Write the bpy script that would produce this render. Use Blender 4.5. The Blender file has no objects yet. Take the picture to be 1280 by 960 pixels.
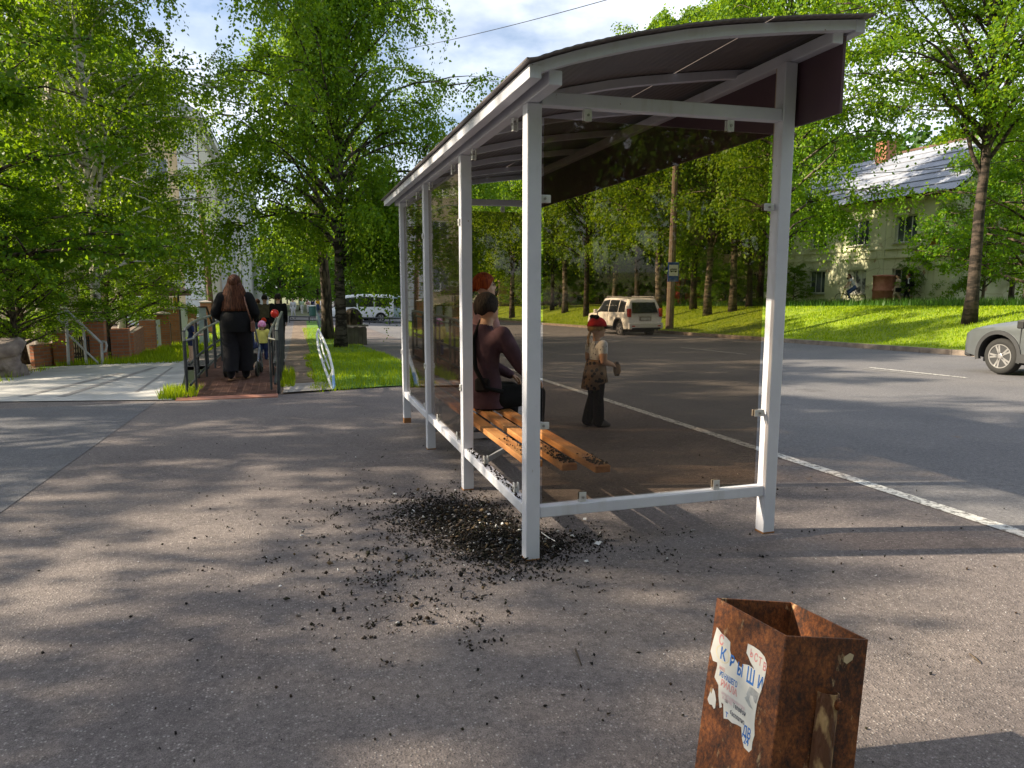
import bpy, bmesh, math, random
import numpy as np
from mathutils import Vector, Matrix, Quaternion
R = math.radians
SC = bpy.context.scene
COL = SC.collection
# ------------------------------------------------------------------ camera
cam_d = bpy.data.cameras.new('camera')
cam = bpy.data.objects.new('camera', cam_d); COL.objects.link(cam)
CAM = Vector((-1.156, -3.552, 1.488))
cam.location = CAM
cam.rotation_euler = (R(90 - 7.784), 0, R(-16.86))
cam_d.sensor_fit = 'HORIZONTAL'; cam_d.sensor_width = 36.0
cam_d.lens = 894.467 / 1280 * 36
cam_d.clip_start = 0.05; cam_d.clip_end = 6000
SC.camera = cam
# ------------------------------------------------------------------ sky, sun, exposure
SUN_FROM = Vector((-0.966 * math.cos(R(31)), 0.259 * math.cos(R(31)), math.sin(R(31))))
w = bpy.data.worlds.new('World'); SC.world = w; w.use_nodes = True
nt = w.node_tree; nt.nodes.clear()
def wn(t, **k):
    n = nt.nodes.new(t)
    for a, b in k.items(): setattr(n, a, b)
    return n
sky = wn('ShaderNodeTexSky'); sky.sky_type = 'NISHITA'; sky.sun_disc = False
sky.sun_elevation = R(31); sky.sun_rotation = math.atan2(SUN_FROM.x, SUN_FROM.y)
sky.air_density = 1.0; sky.dust_density = 1.5; sky.ozone_density = 2.0
tc = wn('ShaderNodeTexCoord')
mp = wn('ShaderNodeMapping'); mp.inputs['Scale'].default_value = (1.5, 1.5, 3.2); mp.inputs['Location'].default_value = (0.35, 0.2, 0.1)
ns = wn('ShaderNodeTexNoise'); ns.inputs['Scale'].default_value = 1.7; ns.inputs['Detail'].default_value = 9; ns.inputs['Roughness'].default_value = 0.55
rp = wn('ShaderNodeValToRGB'); rp.color_ramp.elements[0].position = 0.40; rp.color_ramp.elements[1].position = 0.62
rp.color_ramp.elements[0].color = (0.12, 0.12, 0.12, 1); rp.color_ramp.elements[1].color = (1, 1, 1, 1)
ns2 = wn('ShaderNodeTexNoise'); ns2.inputs['Scale'].default_value = 4.5; ns2.inputs['Detail'].default_value = 6
cr = wn('ShaderNodeValToRGB'); cr.color_ramp.elements[0].position = 0.3; cr.color_ramp.elements[1].position = 0.65
cr.color_ramp.elements[0].color = (4.6, 5.0, 6.0, 1); cr.color_ramp.elements[1].color = (8.6, 8.8, 9.2, 1)
mx = wn('ShaderNodeMixRGB')
bg = wn('ShaderNodeBackground'); bg.inputs['Strength'].default_value = 0.082
out = wn('ShaderNodeOutputWorld')
L = nt.links.new
L(tc.outputs['Generated'], mp.inputs['Vector']); L(mp.outputs[0], ns.inputs['Vector']); L(mp.outputs[0], ns2.inputs['Vector'])
L(ns.outputs['Fac'], rp.inputs[0]); L(ns2.outputs['Fac'], cr.inputs[0])
L(rp.outputs[0], mx.inputs[0]); L(sky.outputs[0], mx.inputs[1]); L(cr.outputs[0], mx.inputs[2])
L(mx.outputs[0], bg.inputs['Color']); L(bg.outputs[0], out.inputs['Surface'])
sd = bpy.data.lights.new('sun', 'SUN'); sd.energy = 5.0; sd.angle = R(0.6); sd.color = (1.0, 0.86, 0.64)
sun = bpy.data.objects.new('sun', sd); COL.objects.link(sun)
sun.rotation_euler = (-SUN_FROM).to_track_quat('-Z', 'Y').to_euler(); sun.location = (-30, 8, 30)
SC.view_settings.view_transform = 'Standard'; SC.view_settings.look = 'None'
SC.view_settings.exposure = 1.27; SC.view_settings.gamma = 1.0; SC.view_settings.use_curve_mapping = False
SC.render.engine = 'CYCLES'
SC.cycles.max_bounces = 6; SC.cycles.transparent_max_bounces = 24
SC.cycles.diffuse_bounces = 3; SC.cycles.transmission_bounces = 4; SC.cycles.glossy_bounces = 3
SC.cycles.use_denoising = True
SC.cycles.sample_clamp_indirect = 6
# ------------------------------------------------------------------ helpers
def tag(o, label=None, cat=None, group=None, kind=None):
    if label: o['label'] = label
    if cat: o['category'] = cat
    if group: o['group'] = group
    if kind: o['kind'] = kind
    return o
def thing(name, label, cat, loc=(0, 0, 0), rz=0, group=None):
    o = bpy.data.objects.new(name, None); COL.objects.link(o)
    o.location = loc; o.rotation_euler = (0, 0, rz); o.empty_display_size = 0.1
    return tag(o, label, cat, group)
def copy_tree(o, parent=None):
    c = o.copy(); COL.objects.link(c); c.parent = parent
    for ch in list(o.children): copy_tree(ch, c)
    return c
def abs_loc(o):
    v = Vector((0, 0, 0))
    while o: v = v + o.location; o = o.parent
    return v
class MB:
    """collects polygons; build() links them as one mesh object"""
    def __init__(s): s.v = []; s.f = []; s.m = []; s.cur = 0
    def face(s, idx): s.f.append(tuple(idx)); s.m.append(s.cur)
    def add(s, vs, fs):
        b = len(s.v); s.v.extend(tuple(map(float, p)) for p in vs)
        for f in fs: s.face([i + b for i in f])
        return s
    def box(s, c, d, rz=0, M=None):
        x, y, z = d[0] / 2, d[1] / 2, d[2] / 2
        vs = [Vector(p) for p in ((-x,-y,-z),(x,-y,-z),(x,y,-z),(-x,y,-z),(-x,-y,z),(x,-y,z),(x,y,z),(-x,y,z))]
        if M is None: M = Matrix.Rotation(rz, 3, 'Z')
        return s.add([M @ p + Vector(c) for p in vs], [(3,2,1,0),(4,5,6,7),(0,1,5,4),(1,2,6,5),(2,3,7,6),(3,0,4,7)])
    def rng(s, x0, x1, y0, y1, z0, z1):
        return s.box(((x0+x1)/2, (y0+y1)/2, (z0+z1)/2), (abs(x1-x0), abs(y1-y0), abs(z1-z0)))
    def bar(s, a, b, w, h, up=(0, 0, 1)):
        a, b = Vector(a), Vector(b); d = (b - a); l = d.length; d.normalize()
        u = Vector(up)
        if abs(d.dot(u)) > .98: u = Vector((0, 1, 0))
        x = d.cross(u).normalized(); z = x.cross(d)
        M = Matrix((x, d, z)).transposed()
        return s.box((a + b) / 2, (w, l, h), M=M)
    def tube(s, pts, r, n=8, cap=True):
        pts = [Vector(p) for p in pts]; k = len(pts)
        rr = r if hasattr(r, '__len__') else [r] * k
        b = len(s.v); prev = None
        for i, p in enumerate(pts):
            t = (pts[min(i+1, k-1)] - pts[max(i-1, 0)]).normalized()
            if prev is None:
                a = Vector((0, 0, 1)) if abs(t.z) < .9 else Vector((1, 0, 0))
                x = t.cross(a).normalized()
            else:
                x = (prev - t * prev.dot(t)).normalized()
            prev = x; y = t.cross(x)
            for j in range(n):
                an = 2 * math.pi * j / n
                s.v.append(tuple(p + (x * math.cos(an) + y * math.sin(an)) * rr[i]))
        for i in range(k - 1):
            for j in range(n):
                s.face((b+i*n+j, b+i*n+(j+1) % n, b+(i+1)*n+(j+1) % n, b+(i+1)*n+j))
        if cap:
            s.face([b+j for j in range(n)][::-1]); s.face([b+(k-1)*n+j for j in range(n)])
        return s
    def lathe(s, prof, c=(0, 0, 0), n=16, sx=1, sy=1, cap=True, M=None):
        b = len(s.v)
        for r, z in prof:
            for j in range(n):
                a = 2 * math.pi * j / n; p = Vector((r*math.cos(a)*sx, r*math.sin(a)*sy, z))
                if M is not None: p = M @ p
                s.v.append(tuple(p + Vector(c)))
        for i in range(len(prof) - 1):
            for j in range(n):
                s.face((b+i*n+j, b+i*n+(j+1) % n, b+(i+1)*n+(j+1) % n, b+(i+1)*n+j))
        if cap:
            s.face([b+j for j in range(n)][::-1]); s.face([b+(len(prof)-1)*n+j for j in range(n)])
        return s
    def ell(s, c, r, n=12, m=8, M=None, rot=None):
        prof = [(math.sin(math.pi*(i+.02*(i == 0)-.02*(i == m))/m), -math.cos(math.pi*(i+.02*(i == 0)-.02*(i == m))/m)) for i in range(m+1)]
        D = Matrix.Diagonal(Vector(r))
        MM = (M @ D) if M is not None else D
        return s.lathe(prof, c, n, M=MM)
    def prism(s, poly, h, M=None, off=(0, 0, 0)):
        """polygon in local xy, extruded along local z from 0 to h"""
        n = len(poly); M = M or Matrix.Identity(3); o = Vector(off)
        vs = [M @ Vector((p[0], p[1], 0)) + o for p in poly] + [M @ Vector((p[0], p[1], h)) + o for p in poly]
        return s.add(vs, [tuple(range(n))[::-1], tuple(range(n, 2*n))] + [(i, (i+1) % n, n+(i+1) % n, n+i) for i in range(n)])
    def build(s, name, mats, parent=None, smooth=False, bevel=0, world=True, seg=2):
        me = bpy.data.meshes.new(name)
        o0 = abs_loc(parent) if (parent and world) else Vector((0, 0, 0))
        me.from_pydata([(p[0]-o0.x, p[1]-o0.y, p[2]-o0.z) for p in s.v], [], s.f)
        for m in (mats if isinstance(mats, (list, tuple)) else [mats]): me.materials.append(m)
        me.polygons.foreach_set('material_index', s.m)
        if smooth: me.polygons.foreach_set('use_smooth', [True] * len(s.f))
        me.update()
        o = bpy.data.objects.new(name, me); COL.objects.link(o)
        if parent: o.parent = parent
        if bevel:
            b = o.modifiers.new('bevel', 'BEVEL'); b.width = bevel; b.segments = seg; b.limit_method = 'ANGLE'; b.angle_limit = R(40)
        if smooth == 'auto':
            pass
        return o
# ------------------------------------------------------------------ ground height and picture rays
LY = [-60, 0, 13, 20, 30, 50, 90, 200, 2000]; LZ = [.85, 0, -.19, -.5, -.8, -1.1, -1.75, -3, -6]
RY = [-60, 0, 90, 200, 2000]; RZ = [1.6, 0, -2.4, -3.6, -6]
def sst(a, b, x):
    t = np.clip((np.asarray(x, float) - a) / (b - a), 0, 1); return t * t * (3 - 2 * t)
def G(x, y):
    r = sst(1.0, 7.0, x)
    z = (1 - r) * np.interp(y, LY, LZ) + r * np.interp(y, RY, RZ)
    z = z + np.where(np.asarray(x) > 15.37, .12 + 1.05 * sst(15.4, 22, x) + .2 * sst(22, 40, x), 0)
    return z
def Gf(x, y): return float(G(x, y))
cr_, sr_ = math.cos(R(16.86)), math.sin(R(16.86)); cp_, sp_ = math.cos(R(7.784)), math.sin(R(7.784))
V_F = Vector((sr_*cp_, cr_*cp_, -sp_)); V_R = Vector((cr_, -sr_, 0)); V_U = Vector((sr_*sp_, cr_*sp_, cp_))
def ray(px, py): return V_F + V_R * ((px-640)/894.467) - V_U * ((py-480)/894.467)
def at(px, py, d): return CAM + ray(px, py) * d
def pl(px, py, ax, val):
    d = ray(px, py); return CAM + d * ((val - CAM[ax]) / d[ax])
def gr(px, py):
    d = ray(px, py); lo, hi = .5, 400
    for _ in range(50):
        m = (lo + hi) / 2; p = CAM + d * m
        if p.z > Gf(p.x, p.y): lo = m
        else: hi = m
    return CAM + d * lo
def on_g(px, d):
    """ground point in picture column px at camera depth d"""
    p = at(px, 400, d); return Vector((p.x, p.y, Gf(p.x, p.y)))
# ------------------------------------------------------------------ materials
MATS = {}
def newmat(name):
    m = bpy.data.materials.new(name); m.use_nodes = True
    t = m.node_tree; b = t.nodes['Principled BSDF']
    return m, t, b
def M(name, col, rough=.6, metal=0.0, var=.12, scale=6.0, col2=None, bump=0.0, bscale=80, spec=.5, stretch=(1, 1, 1), lo=.35, hi=.65, detail=5, coat=0):
    if name in MATS: return MATS[name]
    m, t, b = newmat(name); N = t.nodes.new; K = t.links.new
    tc = N('ShaderNodeTexCoord'); mp = N('ShaderNodeMapping'); mp.inputs['Scale'].default_value = stretch
    K(tc.outputs['Object'], mp.inputs['Vector'])
    n = N('ShaderNodeTexNoise'); n.inputs['Scale'].default_value = scale; n.inputs['Detail'].default_value = detail
    K(mp.outputs[0], n.inputs['Vector'])
    rp = N('ShaderNodeValToRGB'); rp.color_ramp.elements[0].position = lo; rp.color_ramp.elements[1].position = hi
    c2 = col2 or tuple(min(1, c * (1 + var)) for c in col); c1 = col if col2 else tuple(c * (1 - var) for c in col)
    rp.color_ramp.elements[0].color = (*c1, 1); rp.color_ramp.elements[1].color = (*c2, 1)
    K(n.outputs['Fac'], rp.inputs[0]); K(rp.outputs[0], b.inputs['Base Color'])
    b.inputs['Roughness'].default_value = rough; b.inputs['Metallic'].default_value = metal
    b.inputs['Specular IOR Level'].default_value = spec
    if coat: b.inputs['Coat Weight'].default_value = coat; b.inputs['Coat Roughness'].default_value = .05
    if bump:
        n2 = N('ShaderNodeTexNoise'); n2.inputs['Scale'].default_value = bscale; n2.inputs['Detail'].default_value = 4
        K(mp.outputs[0], n2.inputs['Vector'])
        bp = N('ShaderNodeBump'); bp.inputs['Strength'].default_value = bump; bp.inputs['Distance'].default_value = .02
        K(n2.outputs['Fac'], bp.inputs['Height']); K(bp.outputs[0], b.inputs['Normal'])
    MATS[name] = m
    return m
def leaf_mat(name, dark, mid, light, trans=.45, tcol=(.22, .42, .03)):
    m, t, b = newmat(name); N = t.nodes.new; K = t.links.new
    ge = N('ShaderNodeNewGeometry'); rp = N('ShaderNodeValToRGB')
    e = rp.color_ramp.elements; e[0].position = 0; e[0].color = (*dark, 1); e[1].position = 1; e[1].color = (*light, 1)
    x = e.new(.5); x.color = (*mid, 1)
    K(ge.outputs['Random Per Island'], rp.inputs[0]); K(rp.outputs[0], b.inputs['Base Color'])
    b.inputs['Roughness'].default_value = .5; b.inputs['Specular IOR Level'].default_value = .35
    tr = N('ShaderNodeBsdfTranslucent'); mxc = N('ShaderNodeMixRGB'); mxc.blend_type = 'MULTIPLY'; mxc.inputs[0].default_value = 0
    hs = N('ShaderNodeMixRGB'); hs.inputs[0].default_value = .5; hs.inputs[2].default_value = (*tcol, 1)
    K(rp.outputs[0], hs.inputs[1]); K(hs.outputs[0], tr.inputs['Color'])
    ms = N('ShaderNodeMixShader'); ms.inputs[0].default_value = trans
    K(b.outputs[0], ms.inputs[1]); K(tr.outputs[0], ms.inputs[2])
    K(ms.outputs[0], t.nodes['Material Output'].inputs['Surface'])
    MATS[name] = m
    return m
def glass_mat(name, tint, gloss_rough=0.02, dirt=.0, ior=1.5):
    m, t, b = newmat(name); t.nodes.remove(b); N = t.nodes.new; K = t.links.new
    tr = N('ShaderNodeBsdfTransparent'); tr.inputs['Color'].default_value = (*tint, 1)
    gl = N('ShaderNodeBsdfGlossy'); gl.inputs['Roughness'].default_value = gloss_rough
    # Schlick reflectance, the same on both faces of the thin sheet
    lw = N('ShaderNodeLayerWeight'); lw.inputs['Blend'].default_value = .5
    pw_ = N('ShaderNodeMath'); pw_.operation = 'POWER'; pw_.inputs[1].default_value = 5; K(lw.outputs['Facing'], pw_.inputs[0])
    fr = N('ShaderNodeMath'); fr.operation = 'MULTIPLY_ADD'; fr.inputs[1].default_value = .96; fr.inputs[2].default_value = .04; K(pw_.outputs[0], fr.inputs[0])
    mx = N('ShaderNodeMixShader'); K(fr.outputs[0], mx.inputs[0]); K(tr.outputs[0], mx.inputs[1]); K(gl.outputs[0], mx.inputs[2])
    last = mx
    if dirt:
        df = N('ShaderNodeBsdfDiffuse'); df.inputs['Color'].default_value = (.25, .2, .15, 1)
        tc = N('ShaderNodeTexCoord'); mp = N('ShaderNodeMapping'); mp.inputs['Scale'].default_value = (5, 5, .9)
        n = N('ShaderNodeTexNoise'); n.inputs['Scale'].default_value = 5; n.inputs['Detail'].default_value = 8
        rp = N('ShaderNodeValToRGB'); rp.color_ramp.elements[0].position = .56; rp.color_ramp.elements[1].position = .8
        rp.color_ramp.elements[0].color = (.012, .012, .012, 1); rp.color_ramp.elements[1].color = (dirt, dirt, dirt, 1)
        K(tc.outputs['Object'], mp.inputs[0]); K(mp.outputs[0], n.inputs['Vector']); K(n.outputs['Fac'], rp.inputs[0])
        m2 = N('ShaderNodeMixShader'); K(rp.outputs[0], m2.inputs[0]); K(mx.outputs[0], m2.inputs[1]); K(df.outputs[0], m2.inputs[2]); last = m2
    K(last.outputs[0], t.nodes['Material Output'].inputs['Surface'])
    MATS[name] = m
    return m
def emit_free(): pass
# ------------------------------------------------------------------ ground materials
def asphalt(name, c1, c2, speck=.35, stain=(.2, .17, .14), big=.35):
    m, t, b = newmat(name); N = t.nodes.new; K = t.links.new
    tc = N('ShaderNodeTexCoord'); P = tc.outputs['Object']
    def noise(s, d=5, r=.6):
        n = N('ShaderNodeTexNoise'); n.inputs['Scale'].default_value = s; n.inputs['Detail'].default_value = d; n.inputs['Roughness'].default_value = r
        K(P, n.inputs['Vector']); return n.outputs['Fac']
    def ramp(f, a, b_, ca, cb):
        r = N('ShaderNodeValToRGB'); r.color_ramp.elements[0].position = a; r.color_ramp.elements[1].position = b_
        r.color_ramp.elements[0].color = ca; r.color_ramp.elements[1].color = cb; K(f, r.inputs[0]); return r.outputs[0]
    def mix(f, a, b_, mode='MIX'):
        x = N('ShaderNodeMixRGB'); x.blend_type = mode
        for s, i in ((f, 0), (a, 1), (b_, 2)):
            if hasattr(s, 'links') or hasattr(s, 'is_linked'): K(s, x.inputs[i])
            elif isinstance(s, tuple): x.inputs[i].default_value = (*s, 1)
            else: x.inputs[i].default_value = s
        return x.outputs[0]
    base = ramp(noise(.45, 9, .68), .34, .66, (*c1, 1), (*c2, 1))
    st = ramp(noise(.23, 6), .5, .72, (0, 0, 0, 1), (big, big, big, 1))
    base = mix(st, base, stain)
    # aggregate: dark binder with pale stone chips
    vo = N('ShaderNodeTexVoronoi'); vo.inputs['Scale'].default_value = 74; K(P, vo.inputs['Vector'])
    chip = ramp(vo.outputs['Distance'], .1, .42, (1, 1, 1, 1), (0, 0, 0, 1))
    vc = N('ShaderNodeSeparateColor'); K(vo.outputs['Color'], vc.inputs[0])
    sel = ramp(vc.outputs[0], .5, .9, (0, 0, 0, 1), (1, 1, 1, 1))
    f = mix(1.0, chip, sel, 'MULTIPLY')
    f2 = mix(1.0, f, (speck,) * 3, 'MULTIPLY')
    base = mix(f2, base, (.62, .58, .55))
    fine = ramp(noise(260, 3), .3, .7, (.45, .45, .45, 1), (1.45, 1.45, 1.45, 1))
    base = mix(1.0, base, fine, 'MULTIPLY')
    mid = ramp(noise(34, 5, .75), .34, .66, (.68, .68, .68, 1), (1.28, 1.28, 1.28, 1))
    base = mix(1.0, base, mid, 'MULTIPLY')
    vk = N('ShaderNodeTexVoronoi'); vk.feature = 'DISTANCE_TO_EDGE'; vk.inputs['Scale'].default_value = .3
    wv = N('ShaderNodeMixRGB'); wv.inputs[0].default_value = .22; K(P, wv.inputs[1]); nw_ = N('ShaderNodeTexNoise'); nw_.inputs['Scale'].default_value = 2.2; nw_.inputs['Detail'].default_value = 6; K(P, nw_.inputs['Vector']); K(nw_.outputs['Color'], wv.inputs[2]); K(wv.outputs[0], vk.inputs['Vector'])
    ck = ramp(vk.outputs['Distance'], .0, .0045, (1, 1, 1, 1), (0, 0, 0, 1)); cm = ramp(noise(.5, 3), .5, .56, (0, 0, 0, 1), (.75, .75, .75, 1))
    base = mix(mix(1.0, mix(1.0, ck, cm, 'MULTIPLY'), (.3, .3, .3), 'MULTIPLY'), base, (.05, .045, .043))
    oil = ramp(noise(1.1, 3), .66, .76, (0, 0, 0, 1), (.5, .5, .5, 1)); base = mix(oil, base, (.05, .045, .045))
    rs = ramp(noise(3.1, 4), .71, .78, (0, 0, 0, 1), (.5, .5, .5, 1)); base = mix(rs, base, (.20, .12, .06))
    K(base, b.inputs['Base Color']); b.inputs['Roughness'].default_value = .82; b.inputs['Specular IOR Level'].default_value = .35
    bp = N('ShaderNodeBump'); bp.inputs['Strength'].default_value = .55; bp.inputs['Distance'].default_value = .006
    ad = N('ShaderNodeMath'); ad.operation = 'ADD'; K(noise(150, 4), ad.inputs[0]); K(chip, ad.inputs[1])
    K(ad.outputs[0], bp.inputs['Height']); K(bp.outputs[0], b.inputs['Normal'])
    MATS[name] = m
    return m
m_plaza = asphalt('plaza asphalt', (.112, .095, .097), (.172, .148, .144), .46, (.215, .175, .150), .5)
m_patch = asphalt('patch asphalt', (.092, .092, .106), (.14, .138, .15), .3, (.17, .16, .155), .3)
m_road = asphalt('road asphalt', (.125, .123, .134), (.165, .16, .168), .18, (.19, .175, .165), .3)
m_walk = asphalt('walk asphalt', (.11, .1, .095), (.17, .15, .14), .3, (.2, .17, .14), .5)
m_grass_soil = M('grass soil', (.12, .19, .004), .9, var=.3, scale=1.2, col2=(.22, .29, .006), bump=.8, bscale=25)
m_lawn_soil = M('lawn soil', (.05, .135, .006), .9, var=.3, scale=1.5, col2=(.10, .20, .010), bump=.8, bscale=30)
m_dirt = M('dirt path soil', (.11, .075, .05), .95, scale=3, col2=(.21, .155, .11), bump=1, bscale=30)
m_conc = M('poured concrete', (.34, .335, .33), .85, scale=1.6, col2=(.47, .46, .45), bump=.25, bscale=60)
m_conc_dark = M('dark concrete strip', (.23, .22, .22), .9, var=.2, scale=9)
m_kerb = M('kerb stone', (.16, .125, .10), .9, scale=4, col2=(.27, .22, .18), bump=.6, bscale=40)
m_far = M('far ground', (.10, .13, .04), .95, scale=.2, col2=(.16, .15, .09))
def paint_mat(name, col, wear_lo, wear_hi):
    m, t, b = newmat(name); N = t.nodes.new; K = t.links.new
    tc = N('ShaderNodeTexCoord'); n = N('ShaderNodeTexNoise'); n.inputs['Scale'].default_value = 26; n.inputs['Detail'].default_value = 8; n.inputs['Roughness'].default_value = .7
    K(tc.outputs['Object'], n.inputs['Vector']); r = N('ShaderNodeValToRGB')
    r.color_ramp.elements[0].position = wear_lo; r.color_ramp.elements[1].position = wear_hi
    r.color_ramp.elements[0].color = (.17, .16, .155, 1); r.color_ramp.elements[1].color = (*col, 1)
    K(n.outputs['Fac'], r.inputs[0]); K(r.outputs[0], b.inputs['Base Color']); b.inputs['Roughness'].default_value = .75
    return m
m_line = paint_mat('road paint', (.62, .61, .58), .42, .53)
# ------------------------------------------------------------------ ground sheets
def grid_lines(a, b, step): n = max(1, int(round((b - a) / step))); return list(np.linspace(a, b, n + 1))
def sheet_obj(name, xs, ys, mat, off, poly=None, label=None, kind='structure', dz=None, thick=0):
    bm = bmesh.new()
    vv = [[bm.verts.new((x, y, 0)) for y in ys] for x in xs]
    for i in range(len(xs) - 1):
        for j in range(len(ys) - 1): bm.faces.new((vv[i][j], vv[i+1][j], vv[i+1][j+1], vv[i][j+1]))
    if poly:
        n = len(poly)
        for i in range(n):
            a, b = Vector((*poly[i], 0)), Vector((*poly[(i+1) % n], 0)); d = b - a
            bmesh.ops.bisect_plane(bm, geom=bm.verts[:] + bm.edges[:] + bm.faces[:], plane_co=a, plane_no=(d.y, -d.x, 0), clear_outer=True)
    for v in bm.verts:
        v.co.z = Gf(v.co.x, v.co.y) + (dz(v.co.x, v.co.y) if dz else off)
    if thick:
        r = bmesh.ops.extrude_face_region(bm, geom=bm.faces[:])
        for e in r['geom']:
            if isinstance(e, bmesh.types.BMVert): e.co.z += thick
        bmesh.ops.recalc_face_normals(bm, faces=bm.faces[:])
    me = bpy.data.meshes.new(name); bm.to_mesh(me); bm.free(); me.materials.append(mat)
    me.polygons.foreach_set('use_smooth', [True] * len(me.polygons))
    o = bpy.data.objects.new(name, me); COL.objects.link(o); o['kind'] = kind
    return o
def psheet(name, poly, step, mat, off, **k):
    xs = [p[0] for p in poly]; ys = [p[1] for p in poly]
    return sheet_obj(name, grid_lines(min(xs), max(xs), step), grid_lines(min(ys), max(ys), step), mat, off, poly, **k)
fx = sorted(set([-3000, -1200, -500, -220, -120, -80, -60, -45, -30] + list(np.arange(-22, 46, 1.0)) + [55, 70, 90, 130, 200, 400, 1000, 3000]))
fy = sorted(set([-2500, -900, -300, -120, -60, -40] + list(np.arange(-30, 120, 2.0)) + [130, 150, 180, 200, 260, 400, 800, 1600, 3000]))
sheet_obj('ground', fx, fy, m_far, -.06)
psheet('plaza_asphalt', [(-32, -28), (3.02, -28), (3.02, 52), (1.15, 52), (1.1, 8.1), (.44, 8.0), (-.98, 7.55), (-3.0, 7.32), (-32, 7.9)][0:0] or [(-32, -28), (3.02, -28), (3.02, 8.6), (-2.5, 8.3), (-32, 7.4)], .6, m_plaza, 0)
psheet('pavement', [(1.05, 7.9), (3.02, 7.9), (3.02, 90), (1.05, 90)], .8, m_plaza, -.004)
psheet('asphalt_seam', [(-32, -6), (-3.2, -6), (-3.04, 7.24), (-32, 6.5)], .8, m_patch, .004)
psheet('road', [(3.02, -45), (15.37, -45), (15.37, 260), (3.02, 260)], 1.0, m_road, -.002)
psheet('cross_street', [(-60, 55), (3.02, 55), (3.02, 70), (-60, 70)], 2.0, m_walk, .006)
psheet('edge_line', [(2.93, -1.6), (3.05, -1.6), (3.05, 13), (2.93, 13)], .5, m_line, .005)
for k, (y0, y1) in enumerate([(-10.5, -7.2), (-2.2, .4), (6.45, 8.75), (8.75+4.4, 16.6), (21, 24), (29, 32.5), (38, 42)]):
    psheet('lane_dash', [(10.5, y0), (10.6, y0), (10.6, y1), (10.5, y1)], .5, m_line, .004)
psheet('lane_dash', [(10.2, 7.0), (10.27, 7.0), (10.27, 8.6), (10.2, 8.6)], .5, paint_mat('faded road paint', (.3, .3, .29), .4, .6), .004)
# kerb
kb = MB()
ky = list(np.arange(-40, 130, 1.0))
for a, b in zip(ky[:-1], ky[1:]):
    j = random.Random(int(a * 7)).uniform(-.012, .012)
    z0, z1 = Gf(15.3, a), Gf(15.3, b)
    x0, x1 = 15.28 + j, 15.45 + j
    kb.add([(x0, a+.006, z0-.2), (x1, a+.006, z0-.2), (x1, b-.006, z1-.2), (x0, b-.006, z1-.2), (x0+.01, a+.006, z0+.13), (x1, a+.006, z0+.13), (x1, b-.006, z1+.13), (x0+.01, b-.006, z1+.13)],
           [(3,2,1,0),(4,5,6,7),(0,1,5,4),(1,2,6,5),(2,3,7,6),(3,0,4,7)])
kb.build('kerb', m_kerb)['kind'] = 'structure'
# grass bank over the road, lawn and walk on the left
sheet_obj('grass_bank', grid_lines(15.44, 60, .8), grid_lines(-20, 130, 1.5), m_grass_soil, .0)
psheet('house_path', [(22.5, 6.0), (40, 8), (40, 9.6), (22.5, 7.2)], 1.0, m_conc, .02)
psheet('lawn', [(-.95, 7.5), (.42, 7.9), (1.06, 8.0), (1.06, 54), (-.4, 54), (-.7, 25)], .5, m_lawn_soil, .02)
psheet('dirt_path', [(-1.42, 7.5), (-.72, 7.66), (-.52, 25), (-.3, 54), (-1.2, 54)], .5, m_dirt, .006)
psheet('path_slab', [(-1.36, 7.52), (-.66, 7.68), (-.68, 8.75), (-1.36, 8.6)], .3, M('worn slab', (.2, .18, .165), .9, scale=5, col2=(.3, .28, .26), bump=.5), .03)
psheet('walkway', [(-3.9, 12.5), (-1.2, 13.2), (-1.0, 54), (-3.6, 54)], .8, m_walk, .004)
psheet('verge', [(-6.4, 13.6), (-3.6, 14.6), (-3.7, 54), (-7.3, 54)], .8, m_lawn_soil, .002)
psheet('yard_soil', [(-40, 6.8), (-5.4, 8.6), (-6.1, 13.6), (-6.5, 54), (-40, 54)], 1.0, m_dirt, -.01)
# concrete pad with darker strips along it
pad_poly = [(-5.68, 9.4), (-5.0, 8.05), (-2.83, 7.42), (-2.9, 9), (-3.6, 14.9), (-6.02, 13.8)]
psheet('concrete_pad', [(-6.6, 8.3), (-2.85, 7.36), (-3.0, 9.5), (-3.62, 14.9), (-6.02, 13.8)], .5, m_conc, .014)
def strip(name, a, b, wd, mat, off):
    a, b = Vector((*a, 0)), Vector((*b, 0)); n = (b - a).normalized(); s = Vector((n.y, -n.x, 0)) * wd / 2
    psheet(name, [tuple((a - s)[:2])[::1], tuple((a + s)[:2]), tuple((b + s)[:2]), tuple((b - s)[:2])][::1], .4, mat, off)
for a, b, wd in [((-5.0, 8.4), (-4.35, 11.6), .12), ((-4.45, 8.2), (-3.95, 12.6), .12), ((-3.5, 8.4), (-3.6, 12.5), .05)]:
    strip('pad_dark_strip', a, b, wd, m_conc_dark, .019)
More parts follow.
